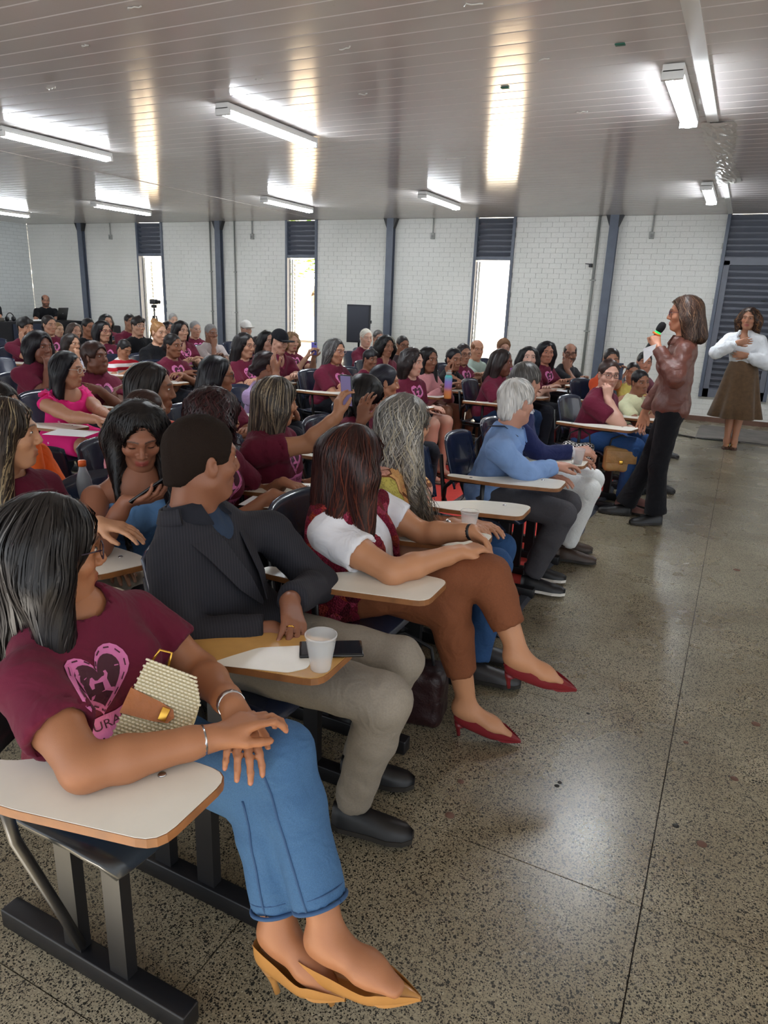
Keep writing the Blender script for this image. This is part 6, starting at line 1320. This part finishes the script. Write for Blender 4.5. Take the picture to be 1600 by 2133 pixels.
d = A('woman with wavy blonde hair filming with purple phone', 'the woman with purple phone', 608, 712, 1.0, -10, hair='longcurly', hairc='#8a6a4c', streaks=(('#b99a72', 0.3),), hlen=0.12, skin='#c3957c', lip='#9a2c34', logo=True, arms=('phone', 'phone'), lev=2); PURPLE = d
A('white-haired woman in maroon in front of the loudspeaker', 'the white-haired woman', 763, 704, 1.05, -10, hair='ponylow', hairc='#d8d2c4', brow='#b9a48e', skin='#d3a892', lev=2)
A('man with greying hair half hidden behind curly woman', 'the man with greying hair', 788, 705, 1.0, -12, sex='m', hair='short', hairc='#4a4644', skin='#9a705c', top='#3a3c46')
A('boy with straight dark hair in maroon shirt', 'the boy in maroon shirt', 771, 749, 0.95, -8, sc=0.85, sex='m', hair='fringe', hairc='#161318', skin='#8d6049', lev=2)
A('woman with curly black hair resting chin on fist', 'the woman with curly black hair', 805, 722, 1.03, -10, hair='longcurly', hairc='#120e10', hlen=0.16, vol=0.008, skin='#9b6a52', arms=('tablet', 'chin'), lev=2)
A('man with glasses and short hair looking right at the back', 'the man with glasses at back', 839, 720, 1.0, -12, sex='m', hair='short', hairc='#1c1716', gl='#201a1e', skin='#96664e', top='#3a2c30')
A('light-skinned woman with curly dark hair in maroon shirt', 'the light-skinned curly woman', 860, 755, 1.03, -12, hair='longcurly', hairc='#231818', hlen=0.19, vol=0.004, skin='#cf9f8a', logo=True, b=1.12, lev=2, legs='shorts', arms=('lap', 'lap'), shoekind='sandal', shoec='#5a3a2c')
A('young woman in pink cardigan with long black hair', 'the young woman in pink cardigan', 893, 749, 1.0, -12, hair='long', hairc='#120f11', hlen=0.26, front=0.08, skin='#8d5f48', top='#c98a8e', lev=2, legs='shorts', bottom='#6a4a40', shoekind='sandal', shoec='#6a4a3a', sleeve='long', wr=0.005)
A('girl in black top leaning her cheek on her hand', 'the girl in black top', 946, 749, 0.97, -12, hair='tied', hairc='#17131a', skin='#9b6b53', top='#17171c', neckline='v', arms=('fold', 'cheek'), lev=2, legs='shorts', bottom='#2a2a30', shoec='#d8d4d0')
A('woman with dark glasses and maroon logo shirt behind girl', 'the woman with dark glasses', 966, 738, 0.98, -14, hair='tied', hairc='#2a1f20', gl='#3a2028', skin='#ae7e66', logo=True, lev=2)
d = A('balding man in pale green shirt against the bright window', 'the balding man in pale green', 994, 728, 1.0, -16, sex='m', hair='bald', hairc='#8a5a3a', skin='#c58f72', top='#a9bbb0', lev=2, arms=('lap', 'phone'))
A('woman with curly light brown hair and lilac top', 'the woman in lilac top', 1049, 726, 1.0, -16, hair='curlyshort', hairc='#7a5a44', vol=0.012, gl='#b98a88', skin='#c39680', top='#b765b0')
A('dark-skinned woman in maroon seen in profile', 'the dark-skinned woman in profile', 1046, 755, 1.03, -2, hyaw=6, hair='bob', hairc='#231716', hlen=0.17, skin='#6b4030', b=1.25, fat=0.4, lev=2, legs='trousers', bottom='#243a5c', botkind='denim')
A('pale-faced woman with black hair looking up', 'the pale-faced woman', 1101, 747, 1.03, -14, hyaw=-62, hpitch=-6, hair='bob', hairc='#131014', hlen=0.17, skin='#d6ab98', lip='#b04a50', lev=2, b=1.05)
A('tall woman with straight black hair in maroon logo shirt', 'the tall straight-haired woman', 1139, 734, 1.05, -16, hair='bob', hairc='#15121a', hlen=0.17, skin='#b98068', logo=True, lev=2, arms=('tablet', 'tablet'))
A('bearded man in black shirt covering his mouth', 'the bearded man in black', 1187, 737, 1.02, -18, hyaw=-72, sex='m', hair='bald', hairc='#1d1a1a', beard=0.8, gl='#17171b', skin='#9a6c56', top='#26262b', arms=('tablet', 'mouth'), lev=2)
d = A('woman with glasses in maroon pressing fingers to her lips', 'the woman pressing her lips', 1268, 781, 1.05, -14, hyaw=-60, hair='ponylow', hairc='#3a2722', gl='#241a20', skin='#d0a08c', b=1.22, lev=1, fat=0.3, arms=('lap', 'mouth'), bottom='#33558a', botkind='denim', shoec='#8a6058', group='far block by the speaker'); LIPS = d
d = A('man in orange shirt holding up a dark phone', 'the man in orange shirt', 1273, 751, 1.06, -20, hyaw=-70, sex='m', hair='short', hairc='#2a2523', skin='#ae7c62', top='#c9502c', lev=2, arms=(dict(w=W(1292, 792, Z=0.98), pole=A3(0.3, 0.2, -1), f=A3(0.05, -0.05, 1), n=A3(0.3, -0.5, 0), curl=(0.6, 0.7, 0.4)), 'tablet'), group='far block by the speaker'); ORANGE = d
A('girl glimpsed behind the raised phone', 'the girl behind the phone', 1318, 777, 0.93, -20, hyaw=-75, sc=0.88, hair='tied', hairc='#1c1516', skin='#a87860', top='#e0d070', group='far block by the speaker')
A('smiling boy in pale shirt leaning out to look', 'the smiling boy leaning out', 1334, 796, 0.95, -18, hyaw=-50, hroll=8, sc=0.88, sex='m', hair='short', hairc='#141114', skin='#8f5f48', top='#d9d8b0', lev=2, group='far block by the speaker')
A('dark-haired person mostly hidden behind the paper', 'the person behind the paper', 1342, 756, 1.0, -20, hyaw=-70, hair='short', sex='m', hairc='#15121a', skin='#b98068', top='#6a3a44', group='far block by the speaker')
# sound desk crew
d = P_('bearded man in black polo working at a laptop', 'the sound man', W(95, 626, X=-13.75), yaw=-20, hyaw=-28, sex='m', hair='bald', hairc='#1c1817', beard=0.75, skin='#b07e66', top='#16171b', lev=2, hpitch=14, group='sound desk crew', arms=('tablet', 'tablet'), seat=0.56, ch=False, J={})
d2 = P_('sound desk helper in black, cut off by the frame', 'the helper', W(-26, 618, X=-13.75), yaw=-15, sex='m', hair='short', hairc='#1c1817', skin='#c09078', top='#16171b', lev=3, hpitch=14, group='sound desk crew', arms=('tablet', 'tablet'), seat=0.56, ch=False)
# ================================================================== SMALL THINGS
# red carpet under the front row and aisle
cx0, cx1, cy0, cy1 = -2.45, -0.83, 3.05, 6.9
e = empty('carpet_runner', (0, 0, 0))
mb = MB(); nx, ny = 8, 24; vs = []; r4 = random.Random(2)
for j in range(ny+1):
    for i in range(nx+1):
        u = i/nx; v = j/ny; xe = cx1+0.012*math.sin(v*17)+0.008*math.sin(v*41); vs.append((cx0+(xe-0.055-cx0)*u, cy0+(cy1-cy0)*v, 0.006+(0.004*math.sin(v*30) if u > 0.85 else 0)+0.004))
mb.add(vs, [(j*(nx+1)+i, j*(nx+1)+i+1, (j+1)*(nx+1)+i+1, (j+1)*(nx+1)+i) for j in range(ny) for i in range(nx)]); ob = mb.build('pile', 'carpet_red', e); md = ob.modifiers.new('thickness', 'SOLIDIFY'); md.thickness = 0.006
mb = MB(); vs = []
for j in range(61):
    v = j/60; xe = cx1+0.012*math.sin(v*17)+0.008*math.sin(v*41); y = cy0+(cy1-cy0)*v; z = 0.012+0.006*(1+math.sin(v*37))
    vs += [(xe-0.060, y, 0.013), (xe-0.02, y, z), (xe, y, 0.002), (xe-0.060, y, 0.002)]
mb.add(vs, [(j*4+k, j*4+(k+1) % 4, (j+1)*4+(k+1) % 4, (j+1)*4+k) for j in range(60) for k in range(4)]); mb.build('edge_binding', 'carpet_edge', e)
tag(e, 'red carpet with a dark bound edge under the front chairs', 'carpet')
mb = MB(); vs = []; nx, ny = 26, 8
for j in range(ny+1):
    for i in range(nx+1):
        u, v = i/nx, j/ny; vs.append((-0.36+3.6*u, 9.75+1.2*v+0.04*math.sin(u*14)*(1-v), 0.012+0.018*max(0, math.sin(u*23+v*3))*(1-v)))
mb.add(vs, [(j*(nx+1)+i, j*(nx+1)+i+1, (j+1)*(nx+1)+i+1, (j+1)*(nx+1)+i) for j in range(ny) for i in range(nx)]); ob = mb.build('floor_mat', 'mat_grey'); md = ob.modifiers.new('thickness', 'SOLIDIFY'); md.thickness = 0.01
tag(ob, 'rumpled grey mat lying along the foot of the wall', 'mat')
p0 = [aZ(x, y, 0.008) for x, y in ((1400, 903), (1422, 907), (1450, 912), (1475, 915), (1505, 918), (1540, 921), (1570, 924), (1600, 928), (1700, 940))]
mb = MB(); mb.tube(p0, 0.011, 8); tag(mb.build('floor_cable', 'cable_black'), 'black cable running along the edge of the grey mat', 'cable')
# sound desk
e = empty('sound_desk', (-13.05, 9.8, 0))
mb = MB(); n = 160; hx, hy = 0.35, 1.2; pts = []; vs = []
for k in range(n):
    t = k/n*4; s_ = int(t); f = t-s_; pts.append([(-hx+2*hx*f, -hy), (hx, -hy+2*hy*f), (hx-2*hx*f, hy), (-hx, hy-2*hy*f)][s_])
for z in (0.012, 0.44, 0.85, 0.872):
    for k, (x, y) in enumerate(pts):
        a = 0.022*(1-z/0.88)*math.sin(k*0.9); l_ = math.hypot(x, y); vs.append((x*(1+a/l_), y*(1+a/l_), z))
mb.add(vs, [(i*n+k, i*n+(k+1) % n, (i+1)*n+(k+1) % n, (i+1)*n+k) for i in range(3) for k in range(n)], 0, True); mb.add(vs, [tuple(range(3*n, 4*n))])
mb.build('table_cloth', 'black_cloth', e)
mb = MB(); mb.box((0, 0, 0.855), (0.66, 2.36, 0.03)); mb.build('table_top', 'dark_metal', e)
mb = MB(); mb.box((0.372, -0.1, 0.52), (0.006, 0.75, 0.62)); mb.build('cloth_panel', 'navy_cloth', e)
tag(e, 'sound desk draped in black cloth along the end wall', 'table')
zt = 0.873
# laptop
e = empty('laptop', (-12.95, 10.55, zt)); e.rotation_euler = (0, 0, math.radians(200))
mb = MB(); mb.box((0, 0, 0.010), (0.25, 0.37, 0.018), 0, None, 0.003); mb.build('keyboard_base', 'dark_metal', e)
mb = MB(); mb.box((-0.15, 0, 0.14), (0.010, 0.37, 0.26), 0, Matrix.Rotation(-0.25, 3, 'Y'), 0.003); mb.build('screen_lid', 'black_paint', e)
mb = MB(); mb.box((-0.157, 0, 0.15), (0.002, 0.03, 0.014), 0, Matrix.Rotation(-0.25, 3, 'Y')); mb.build('lid_mark', 'silver', e)
tag(e, 'open dark laptop on the sound desk', 'laptop')
for k, (yy, lab, nm, dim, mm) in enumerate(((9.0, 'flat black mixing console at the end of the sound desk', 'mixing_console', (0.36, 0.5, 0.07), 'dark_metal'), (10.1, 'folded white papers beside the laptop on the sound desk', 'paper_stack', (0.22, 0.32, 0.02), 'paper'))):
    e = empty(nm, (-12.98, yy, zt)); mb = MB(); mb.box((0, 0, dim[2]/2), dim, 0, None, 0.004); mb.build('body' if k == 0 else 'sheets', mm, e)
    if k == 0:
        for i in range(8):
            mb = MB(); mb.lathe([(0.008, 0.07), (0.007, 0.085), (0.0005, 0.086)], 8, (0.08-0.05*(i % 3), -0.2+0.055*i, 0)); mb.build('knob', 'silver', e)
    tag(e, lab, 'console' if k == 0 else 'papers')
e = empty('headphones', (-12.86, 9.42, zt)); 
for s_ in (-1, 1):
    mb = MB(); mb.lathe([(0.045, -0.018), (0.05, 0.0), (0.045, 0.018), (0.02, 0.02)], 14, (0, s_*0.07, 0.05), 0, Matrix.Rotation(PI/2, 3, 'X')); mb.build('ear_cup', 'dark_metal', e)
mb = MB(); mb.tube([(0, 0.08*math.cos(a), 0.06+0.10*math.sin(a)) for a in [PI*k/12 for k in range(13)]], 0.010, 8); mb.build('band', 'dark_metal', e); tag(e, 'black headphones standing on the sound desk', 'headphones')
e = empty('yellow_tape', (-12.84, 9.66, zt)); mb = MB(); mb.lathe([(0.035, 0.0), (0.06, 0.0), (0.06, 0.05), (0.035, 0.05), (0.035, 0.0)], 18, (0, 0, 0), 0, None, False); mb.build('roll', mat('lime', '#d3e021', 0.5), e); tag(e, 'lime yellow roll of tape on the sound desk', 'tape')
# covered case beside the desk
e = empty('covered_case', (-12.2, 10.85, 0)); mb = MB(); mb.box((0, 0, 0.41), (0.7, 0.8, 0.81), 0, None, 0.03); mb.build('cover', 'black_cloth', e); mb = MB(); mb.tube([(0.36, -0.1, 0.8), (0.40, -0.12, 0.6), (0.42, 0.1, 0.3), (0.44, 0.2, 0.02)], 0.008, 6); mb.build('cable', 'conduit_grey', e); tag(e, 'case under a black cover next to the sound desk', 'case')
# camera tripod by the left window
e = empty('camera_tripod', (-10.02, 10.35, 0))
for k in range(3):
    a = 2*PI*k/3+0.4; mb = MB(); mb.tube([(0.28*math.cos(a), 0.28*math.sin(a), 0.0), (0.03*math.cos(a), 0.03*math.sin(a), 1.1)], [0.012, 0.016], 8); mb.build('leg', 'dark_metal', e)
mb = MB(); mb.tube([(0, 0, 0.7), (0, 0, 1.24)], 0.014, 8); mb.build('centre_column', 'dark_metal', e)
mb = MB(); mb.box((0, 0, 1.27), (0.09, 0.07, 0.06), 0, None, 0.01); mb.tube([(0, 0, 1.25), (0.16, -0.1, 1.14)], 0.007, 6); mb.build('head', 'dark_metal', e); tag(e, 'black tripod standing in front of the leftmost window', 'tripod')
e = empty('video_camera', (-10.02, 10.35, 1.301)); mb = MB(); mb.box((0, 0, 0.05), (0.14, 0.09, 0.09), 0, None, 0.012); mb.build('body', 'dark_metal', e); mb = MB(); mb.lathe([(0.032, 0), (0.036, 0.07), (0.03, 0.075)], 14, (0.07, 0, 0.05), 0, Matrix.Rotation(PI/2, 3, 'Y')); mb.build('lens', 'black_paint', e); tag(e, 'small black video camera mounted on the tripod', 'camera')
# loudspeaker on a stand
e = empty('speaker_stand', (-5.77, 10.62, 0))
for k in range(3):
    a = 2*PI*k/3+0.7; mb = MB(); mb.tube([(0.45*math.cos(a), 0.45*math.sin(a), 0.01), (0.03*math.cos(a), 0.03*math.sin(a), 0.55)], 0.013, 8); mb.build('leg', 'dark_metal', e)
mb = MB(); mb.tube([(0, 0, 0.25), (0, 0, 0.855)], 0.018, 10); mb.build('pole', 'dark_metal', e); tag(e, 'black tripod stand carrying the loudspeaker', 'stand')
e = empty('loudspeaker', (-5.77, 10.62, 0.856)); e.rotation_euler = (0, 0, math.radians(-68)); mb = MB()
prof = [(0.17, -0.19), (0.17, 0.19), (-0.02, 0.19), (-0.17, 0.11), (-0.17, -0.11), (-0.02, -0.19)]
mb.prism(rounded(prof, 0.025, 3), 0.0, 0.60); mb.build('cabinet', mat('pa_black', '#20222a', 0.55), e)
mb = MB(); mb.box((0.174, 0, 0.30), (0.012, 0.35, 0.56), 0, None, 0.008); gr = mb.build('front_grille', mat('pa_grille', '#2a2c36', 0.6, bump=0.5, bscale=300), e)
mb = MB(); mb.box((-0.02, 0.195, 0.33), (0.13, 0.012, 0.05), 0, None, 0.005); mb.build('side_handle', 'dark_metal', e)
mb = MB(); mb.tube([(-0.17, 0.05, 0.08), (-0.25, 0.10, -0.1), (-0.3, 0.22, -0.5), (-0.32, 0.3, -0.84)], 0.006, 6); mb.build('power_cable', 'cable_black', e); tag(e, 'black loudspeaker raised against the white brick wall', 'loudspeaker')
# ---- cups
mat('cup_plastic', '#f2f4f6', 0.2, alpha=0.34)
mat('water', '#ffffff', 0.02, trans=1.0); MATS['water'].node_tree.nodes['Principled BSDF'].inputs['IOR'].default_value = 1.33
def cup(p, lab, s_=1.0, water=0.0):
    e = empty('plastic_cup', p); mb = MB()
    pr = [(0.024, 0.0), (0.0245, 0.003), (0.026, 0.012)]
    for k in range(7): pr += [(0.0265+0.0012*k, 0.018+0.008*k), (0.0272+0.0012*k, 0.022+0.008*k)]
    pr += [(0.0365, 0.084), (0.0385, 0.086), (0.0385, 0.090), (0.036, 0.090)]
    inn = []
    mb.lathe([(0.001, 0.001)]+[(r*s_, z*s_) for r, z in pr+inn], 28, (0, 0, 0), 0, None, False); mb.build('wall', 'cup_plastic', e)
    if water: mb = MB(); mb.lathe([(0.0215*s_, 0.0025), (0.0245*s_, water*0.6), (0.0258*s_, water)], 24); mb.build('water', 'water', e)
    tag(e, lab, 'cup')
zt = 0.6838
cup(aZ(668, 1392, zt), 'clear plastic cup in front of the dark phone', 1.05)
cup(aZ(1203, 966, zt), 'clear plastic cup of water by the navy-jacketed man', 1.0, 0.028)
cup(A3(-0.865, 2.555, zt), 'clear plastic cup beside the long-haired woman with the watch', 1.0)
# ---- phones
mat('phone_black', '#101116', 0.15); mat('phone_screen', '#1b2028', 0.06); mat('phone_lit', '#6a5f80', 0.1, emit='#9a8fc0', stren=0.15); mat('phone_purple', '#6d68c4', 0.3); mat('phone_navy', '#1f2a44', 0.25)
def phone(p, R, lab, body='phone_black', screen='phone_screen', L_=0.155, w_=0.073):
    e = empty('mobile_phone', p); R = Matrix(R.tolist()) if not isinstance(R, Matrix) else R
    mb = MB(); mb.box((0, 0, 0), (w_, 0.0085, L_), 0, None, 0.003); mb.v = [tuple(R @ Vector(v)) for v in mb.v]; mb.build('case', body, e)
    mb = MB(); mb.box((0, -0.0046, 0), (w_-0.007, 0.0008, L_-0.012)); mb.v = [tuple(R @ Vector(v)) for v in mb.v]; mb.build('screen', screen, e)
    mb = MB(); mb.box((-w_*0.25, 0.0052, L_*0.36), (0.022, 0.002, 0.024), 0, None, 0.0008); mb.v = [tuple(R @ Vector(v)) for v in mb.v]; cm = mb.build('camera_bump', 'dark_metal', e)
    tag(e, lab, 'phone'); return e
def frame(back, up):      # columns: x = side, y = back of the phone, z = long axis
    b_ = nrm(back); u = nrm(np.asarray(up)-b_*(np.asarray(up)@b_)); return np.stack([np.cross(b_, u), b_, u], 1)
def in_hand(d, s_, back, up, fwd=0.085, push=0.02):
    f_, n_ = d['hd'][s_][:2]; return d['wr'][s_]+nrm(f_)*fwd+nrm(n_)*push
phone(in_hand(FILMER, -1, None, None, 0.12, 0.035), frame(A3(0.25, 1, 0.1), A3(0, 0.1, 1)), 'black phone raised to film with a lit screen', 'phone_black', 'phone_lit')
phone(in_hand(GIRL, -1, None, None, 0.10, 0.022), frame(A3(0.75, -0.1, -0.75), A3(0.7, 0.5, 0.5)), 'dark phone held by the girl in blue')
p = PURPLE['wr'][1]*0.5+PURPLE['wr'][-1]*0.5+A3(0.05, 0, 0.10); phone(p, frame(A3(0.3, -1, 0.1), A3(0, 0, 1)), 'purple phone held upright at the back', 'phone_purple')
p = ORANGE['wr'][1]+A3(0.02, -0.06, 0.10); phone(p, frame(A3(0.3, -1, 0.15), A3(0, 0, 1)), 'navy phone raised beside the woman touching her lips', 'phone_navy')
phone(aZ(690, 1352, zt+0.0055), frame(A3(0, 0, -1), aZ(748, 1350, zt)-aZ(640, 1352, zt)), 'dark phone lying on the wooden tablet', 'phone_black', 'phone_screen', 0.165, 0.08)
# ---- papers on tablets, worn laminate sheets
def sheet(p, ang, lab, w_=0.21, l_=0.297, m_='paper', z=zt+0.0006, cat='paper'):
    mb = MB(); mb.box((0, 0, 0.001), (l_, w_, 0.0016)); o = mb.build('paper_sheet', m_); o.location = (p[0], p[1], z); o.rotation_euler = (0, 0, math.radians(ang)); tag(o, lab, cat)
sheet(aZ(150, 902, zt), 20, 'white papers on the tablet before the hot pink dress', 0.2, 0.28)
sheet(aZ(560, 1048, zt), 12, 'white sheet under the arms of the curly red-haired woman', 0.15, 0.22)
sheet(aZ(1180, 815, zt), -14, 'pale notebook on the tablet of the tall straight-haired woman', 0.16, 0.22)
mb = MB(); mb.prism(rounded([tuple(p[:2]) for p in (aZ(432, 1384, zt), aZ(480, 1368, zt), aZ(540, 1350, zt), aZ(640, 1345, zt), aZ(652, 1372, zt), aZ(640, 1393, zt), aZ(600, 1402, zt))], 0.01, 2), zt+0.0003, zt+0.0018); tag(mb.build('worn_laminate', 'tab_white'), 'peeling white laminate left on the worn wooden tablet', 'laminate')
# ---- bottles
e = empty('water_bottle', aZ(932, 830, zt)); mb = MB()
m, t, N, L, b = nt('bottle_grad'); tc = N.new('ShaderNodeTexCoord'); sx = N.new('ShaderNodeSeparateXYZ'); L.new(tc.outputs['Object'], sx.inputs[0]); mr = N.new('ShaderNodeMapRange'); mr.inputs[2].default_value = 0.25; L.new(sx.outputs[2], mr.inputs[0])
L.new(ramp(mr.outputs[0], [(0, rgb('#f0a050')), (0.28, rgb('#e08a60')), (0.45, rgb('#a070b8')), (0.65, rgb('#8a7ac8')), (0.85, rgb('#45b8b0'))]).outputs[0], b.inputs['Base Color']); b.inputs['Roughness'].default_value = 0.3
mb.lathe([(0.034, 0), (0.036, 0.01), (0.036, 0.20), (0.030, 0.215), (0.024, 0.22)], 20); mb.build('flask', 'bottle_grad', e); mb = MB(); mb.lathe([(0.026, 0.22), (0.026, 0.245), (0.016, 0.25)], 16); mb.tube([(0.012, 0, 0.245), (0.02, 0, 0.262), (-0.012, 0, 0.262)], 0.005, 6); mb.build('cap', 'conduit_grey', e); tag(e, 'orange purple and teal water bottle on a tablet', 'bottle')
mat('pet', '#eef4fa', 0.08, alpha=0.3)
chair(-2.62, 2.08, 0, 'empty navy chair behind the girl in blue', 'navy')
e = empty('drink_bottle', (-2.30, 1.93, zt)); mb = MB(); mb.lathe([(0.028, 0), (0.033, 0.01), (0.033, 0.05), (0.029, 0.06), (0.033, 0.07), (0.033, 0.12), (0.028, 0.15), (0.015, 0.185), (0.013, 0.20)], 20); mb.build('bottle', 'pet', e); mb = MB(); mb.lathe([(0.0155, 0.196), (0.0155, 0.218), (0.012, 0.22)], 14); mb.build('cap', mat('cap_orange', '#ee6a2a', 0.4), e); tag(e, 'clear drink bottle with orange cap behind the girl in blue', 'bottle')
# ---- microphone and note of the speaker
f_, n_ = SPEAKER['hd'][1][:2]; ax = nrm(A3(0.42, 0.02, 0.88)); p = SPEAKER['wr'][1]+nrm(f_)*0.075+nrm(n_)*0.03
e = empty('microphone', p); RR = Vector((0, 0, 1)).rotation_difference(Vector(ax)).to_matrix()
mb = MB(); mb.lathe([(0.012, -0.14), (0.015, -0.13), (0.0165, 0.03), (0.018, 0.045)], 16, (0, 0, 0), 0, RR); mb.build('handle', 'dark_metal', e)
mb = MB(); mb.lathe([(0.0205, 0.045), (0.0215, 0.05), (0.0205, 0.056)], 18, (0, 0, 0), 0, RR); mb.build('green_ring', mat('green_glow', '#28c45a', 0.4, emit='#28e060', stren=0.9), e)
mb = MB(); mb.lathe([(0.027, 0.030), (0.034, 0.036), (0.030, 0.043), (0.02, 0.045)], 12, (0, 0, 0), 0, RR); mb.build('orange_ring', mat('orange_ring', '#f07a28', 0.5), e)
mb = MB(); mb.lathe([(0.021, 0.056), (0.026, 0.065), (0.028, 0.085), (0.027, 0.105), (0.019, 0.122), (0.004, 0.128)], 18, (0, 0, 0), 0, RR); mb.build('foam_head', mat('foam', '#131316', 0.95, bump=0.6, bscale=400), e); tag(e, 'black microphone with green and orange rings at the speaker', 'microphone')
q0, q1, q2, q3 = W(1368, 716, Y=5.33), W(1340, 726, Y=5.36), W(1341, 757, Y=5.36), W(1362, 735, Y=5.33)
mb = MB(); mb.add([q0, q1, q2, q3, q0+A3(0, 0.002, 0), q1+A3(0, 0.002, 0), q2+A3(0, 0.002, 0), q3+A3(0, 0.002, 0)], [(0, 1, 2, 3), (7, 6, 5, 4), (0, 4, 5, 1), (1, 5, 6, 2), (2, 6, 7, 3), (3, 7, 4, 0)]); tag(mb.build('note_card', 'paper'), 'white note card held below the microphone', 'paper')
# ---- wicker bag on the first woman's lap
def bag_wicker():
    c0 = W(326, 1480, X=-0.965); e = empty('wicker_bag', c0)
    out = nrm(A3(0.62, -0.62, 0.48)); upv = nrm(A3(0.12, 0.50, 0.80)); s_ = nrm(np.cross(upv, out)); upv = nrm(np.cross(out, s_)); Rm = np.stack([s_, out, upv], 1)
    T = lambda x, y, z: Vector(Rm@A3(x, y, z)); ol = [(-0.06, -0.10), (0.045, -0.095), (0.075, -0.05), (0.082, 0.0), (0.075, 0.05), (0.045, 0.085), (-0.06, 0.09)]
    ol = rounded(ol, 0.02, 3); mb = MB(); n = len(ol)
    for y0, y1 in ((-0.024, -0.002), (0.002, 0.024)):
        vs = [T(x, y0, z) for x, z in ol]+[T(x, y1, z) for x, z in ol]; mb.add(vs, [tuple(range(n-1, -1, -1)), tuple(range(n, 2*n))]+[(i, (i+1) % n, n+(i+1) % n, n+i) for i in range(n)])
    mb.build('shell', mat('wick_dark', '#cdbf98', 0.7), e)
    mb = MB()
    for r_ in range(27):     # woven rows of raised stitches
        z = -0.089+r_*0.0068; xs_ = [-0.058+0.0085*k+(0.004 if r_ % 2 else 0) for k in range(17)]
        for x in xs_:
            lim = 0.08-0.55*max(0, abs(z)-0.045)
            if x > lim-0.006: continue
            mb.tube([T(x-0.0036, 0.0240, z), T(x, 0.0268, z), T(x+0.0036, 0.0240, z)], 0.0027, 5, 0)
    o = mb.build('woven_stitches', mat('wick_light', '#eae0c4', 0.65), e); o['kind'] = 'stuff'
    mb = MB(); mb.add([T(*q) for q in ((-0.066, -0.01, -0.028), (-0.066, 0.030, -0.026), (0.0, 0.033, -0.02), (0.03, 0.0335, -0.014), (0.038, 0.0335, 0.0), (0.03, 0.0335, 0.014), (0.0, 0.033, 0.02), (-0.066, 0.030, 0.026), (-0.066, -0.01, 0.028))], [(0, 1, 7, 8), (1, 2, 6, 7), (2, 3, 4, 5, 6)]); st = mb.build('leather_strap', cloth('#a8622c', 'leather'), e); md = st.modifiers.new('thickness', 'SOLIDIFY'); md.thickness = 0.003
    mb = MB(); mb.box((0, 0, 0), (0.016, 0.005, 0.026), 0, None, 0.001); mb.v = [tuple(T(*v)+T(0.016, 0.0365, 0)) for v in mb.v]; mb.build('clasp', 'gold', st)
    mb = MB(); mb.tube([T(-0.05, 0, 0.09), T(-0.045, 0.004, 0.115), T(-0.02, 0.0, 0.118), T(-0.015, 0, 0.09)], 0.003, 6); mb.build('chain_ring', 'gold', e)
    tag(e, 'cream wicker clutch with brown strap held against maroon shirt', 'bag')
bag_wicker()
# ---- other bags
def handbag(c, rz, dim, m_, lab, flap=None, cat='bag', strap='dark_metal'):
    e = empty('handbag', c, rz); f = Field(A3(-0.3, -0.2, -0.02), A3(0.3, 0.2, 0.5), 0.010); w_, dd, hh = dim
    f.add(boxp((0, 0, hh*0.5), (w_, dd, hh), None, min(dd*0.4, 0.04)), 0.01); f.cut(ell((0, 0, hh*1.25), (w_*0.35, dd, hh*0.3)), 0.02); f.wrinkle(0.004, 0.08, 3); V, Q = f.mesh(); me = bake('bag_body', V, Q, m_, e, A3(0, 0, 0))
    mb = MB(); mb.tube([(-w_*0.36, 0, hh*0.92), (-w_*0.3, 0.02, hh*1.25), (0, 0.03, hh*1.42), (w_*0.3, 0.02, hh*1.25), (w_*0.36, 0, hh*0.92)], 0.007, 8); mb.build('handle', strap, e)
    if flap: mb = MB(); mb.box((0, -dd*0.5-0.004, hh*0.62), (w_*0.9, 0.012, hh*0.5), 0, None, 0.005); fl = mb.build('flap', flap, e); mb = MB(); mb.box((0, -dd*0.5-0.013, hh*0.42), (0.03, 0.01, 0.03), 0, None, 0.003); mb.build('clasp', 'gold', fl)
    tag(e, lab, cat)
p = LIPS['org']
handbag(A3(p[0]+0.30, p[1]-0.25, 0.33), 0.3, (0.26, 0.10, 0.20), cloth('#c39a62', 'leather'), 'tan leather handbag hanging by the chair near the speaker', cloth('#b98e58', 'leather'))
handbag(A3(p[0]-0.02, p[1]-0.32, 0.30), 0.1, (0.25, 0.09, 0.24), 'houndstooth', 'black and white houndstooth bag hung on the aisle chair')
handbag(A3(-0.98, 2.22, 0.0), 0.15, (0.36, 0.15, 0.24), cloth('#2a1416', 'leather'), 'dark burgundy bag on the floor under the crochet vest woman')
# black backpack hung behind the pinstripe jacket
e = empty('backpack', (-1.56, 2.12, 0.30)); f = Field(A3(-0.2, -0.25, -0.03), A3(0.2, 0.25, 0.5), 0.012); f.add(boxp((0, 0, 0.21), (0.16, 0.32, 0.42), None, 0.05), 0.01); f.add(boxp((0.07, 0, 0.14), (0.10, 0.26, 0.22), None, 0.04), 0.02); f.wrinkle(0.004, 0.08, 8); V, Q = f.mesh(); bake('pack_body', V, Q, 'black_cloth', e, A3(0, 0, 0))
v2, T2 = text2d('POW', 0.075, lambda x, y: (-x, -y)); mb = MB(); mb.add([(0.137, x, 0.20+y) for x, y in v2], [tuple(t) for t in T2]); mb.build('lettering', mat('grey_print', '#b9b9b6', 0.6), e); tag(e, 'black backpack with upside-down grey letters behind pinstripe jacket', 'backpack')
# ---- empty chairs at the left edge
for k, (x, y, lab) in enumerate(((8, 742, 'empty navy chair at the left edge by the propping man'), (22, 795, 'empty navy chair at left beside the large dark-haired woman'), (-25, 700, 'empty navy chair at the far left edge near the desk'))):
    p = aZ(x, y, 0.62); chair(p[0], p[1], -4, lab, 'navy')
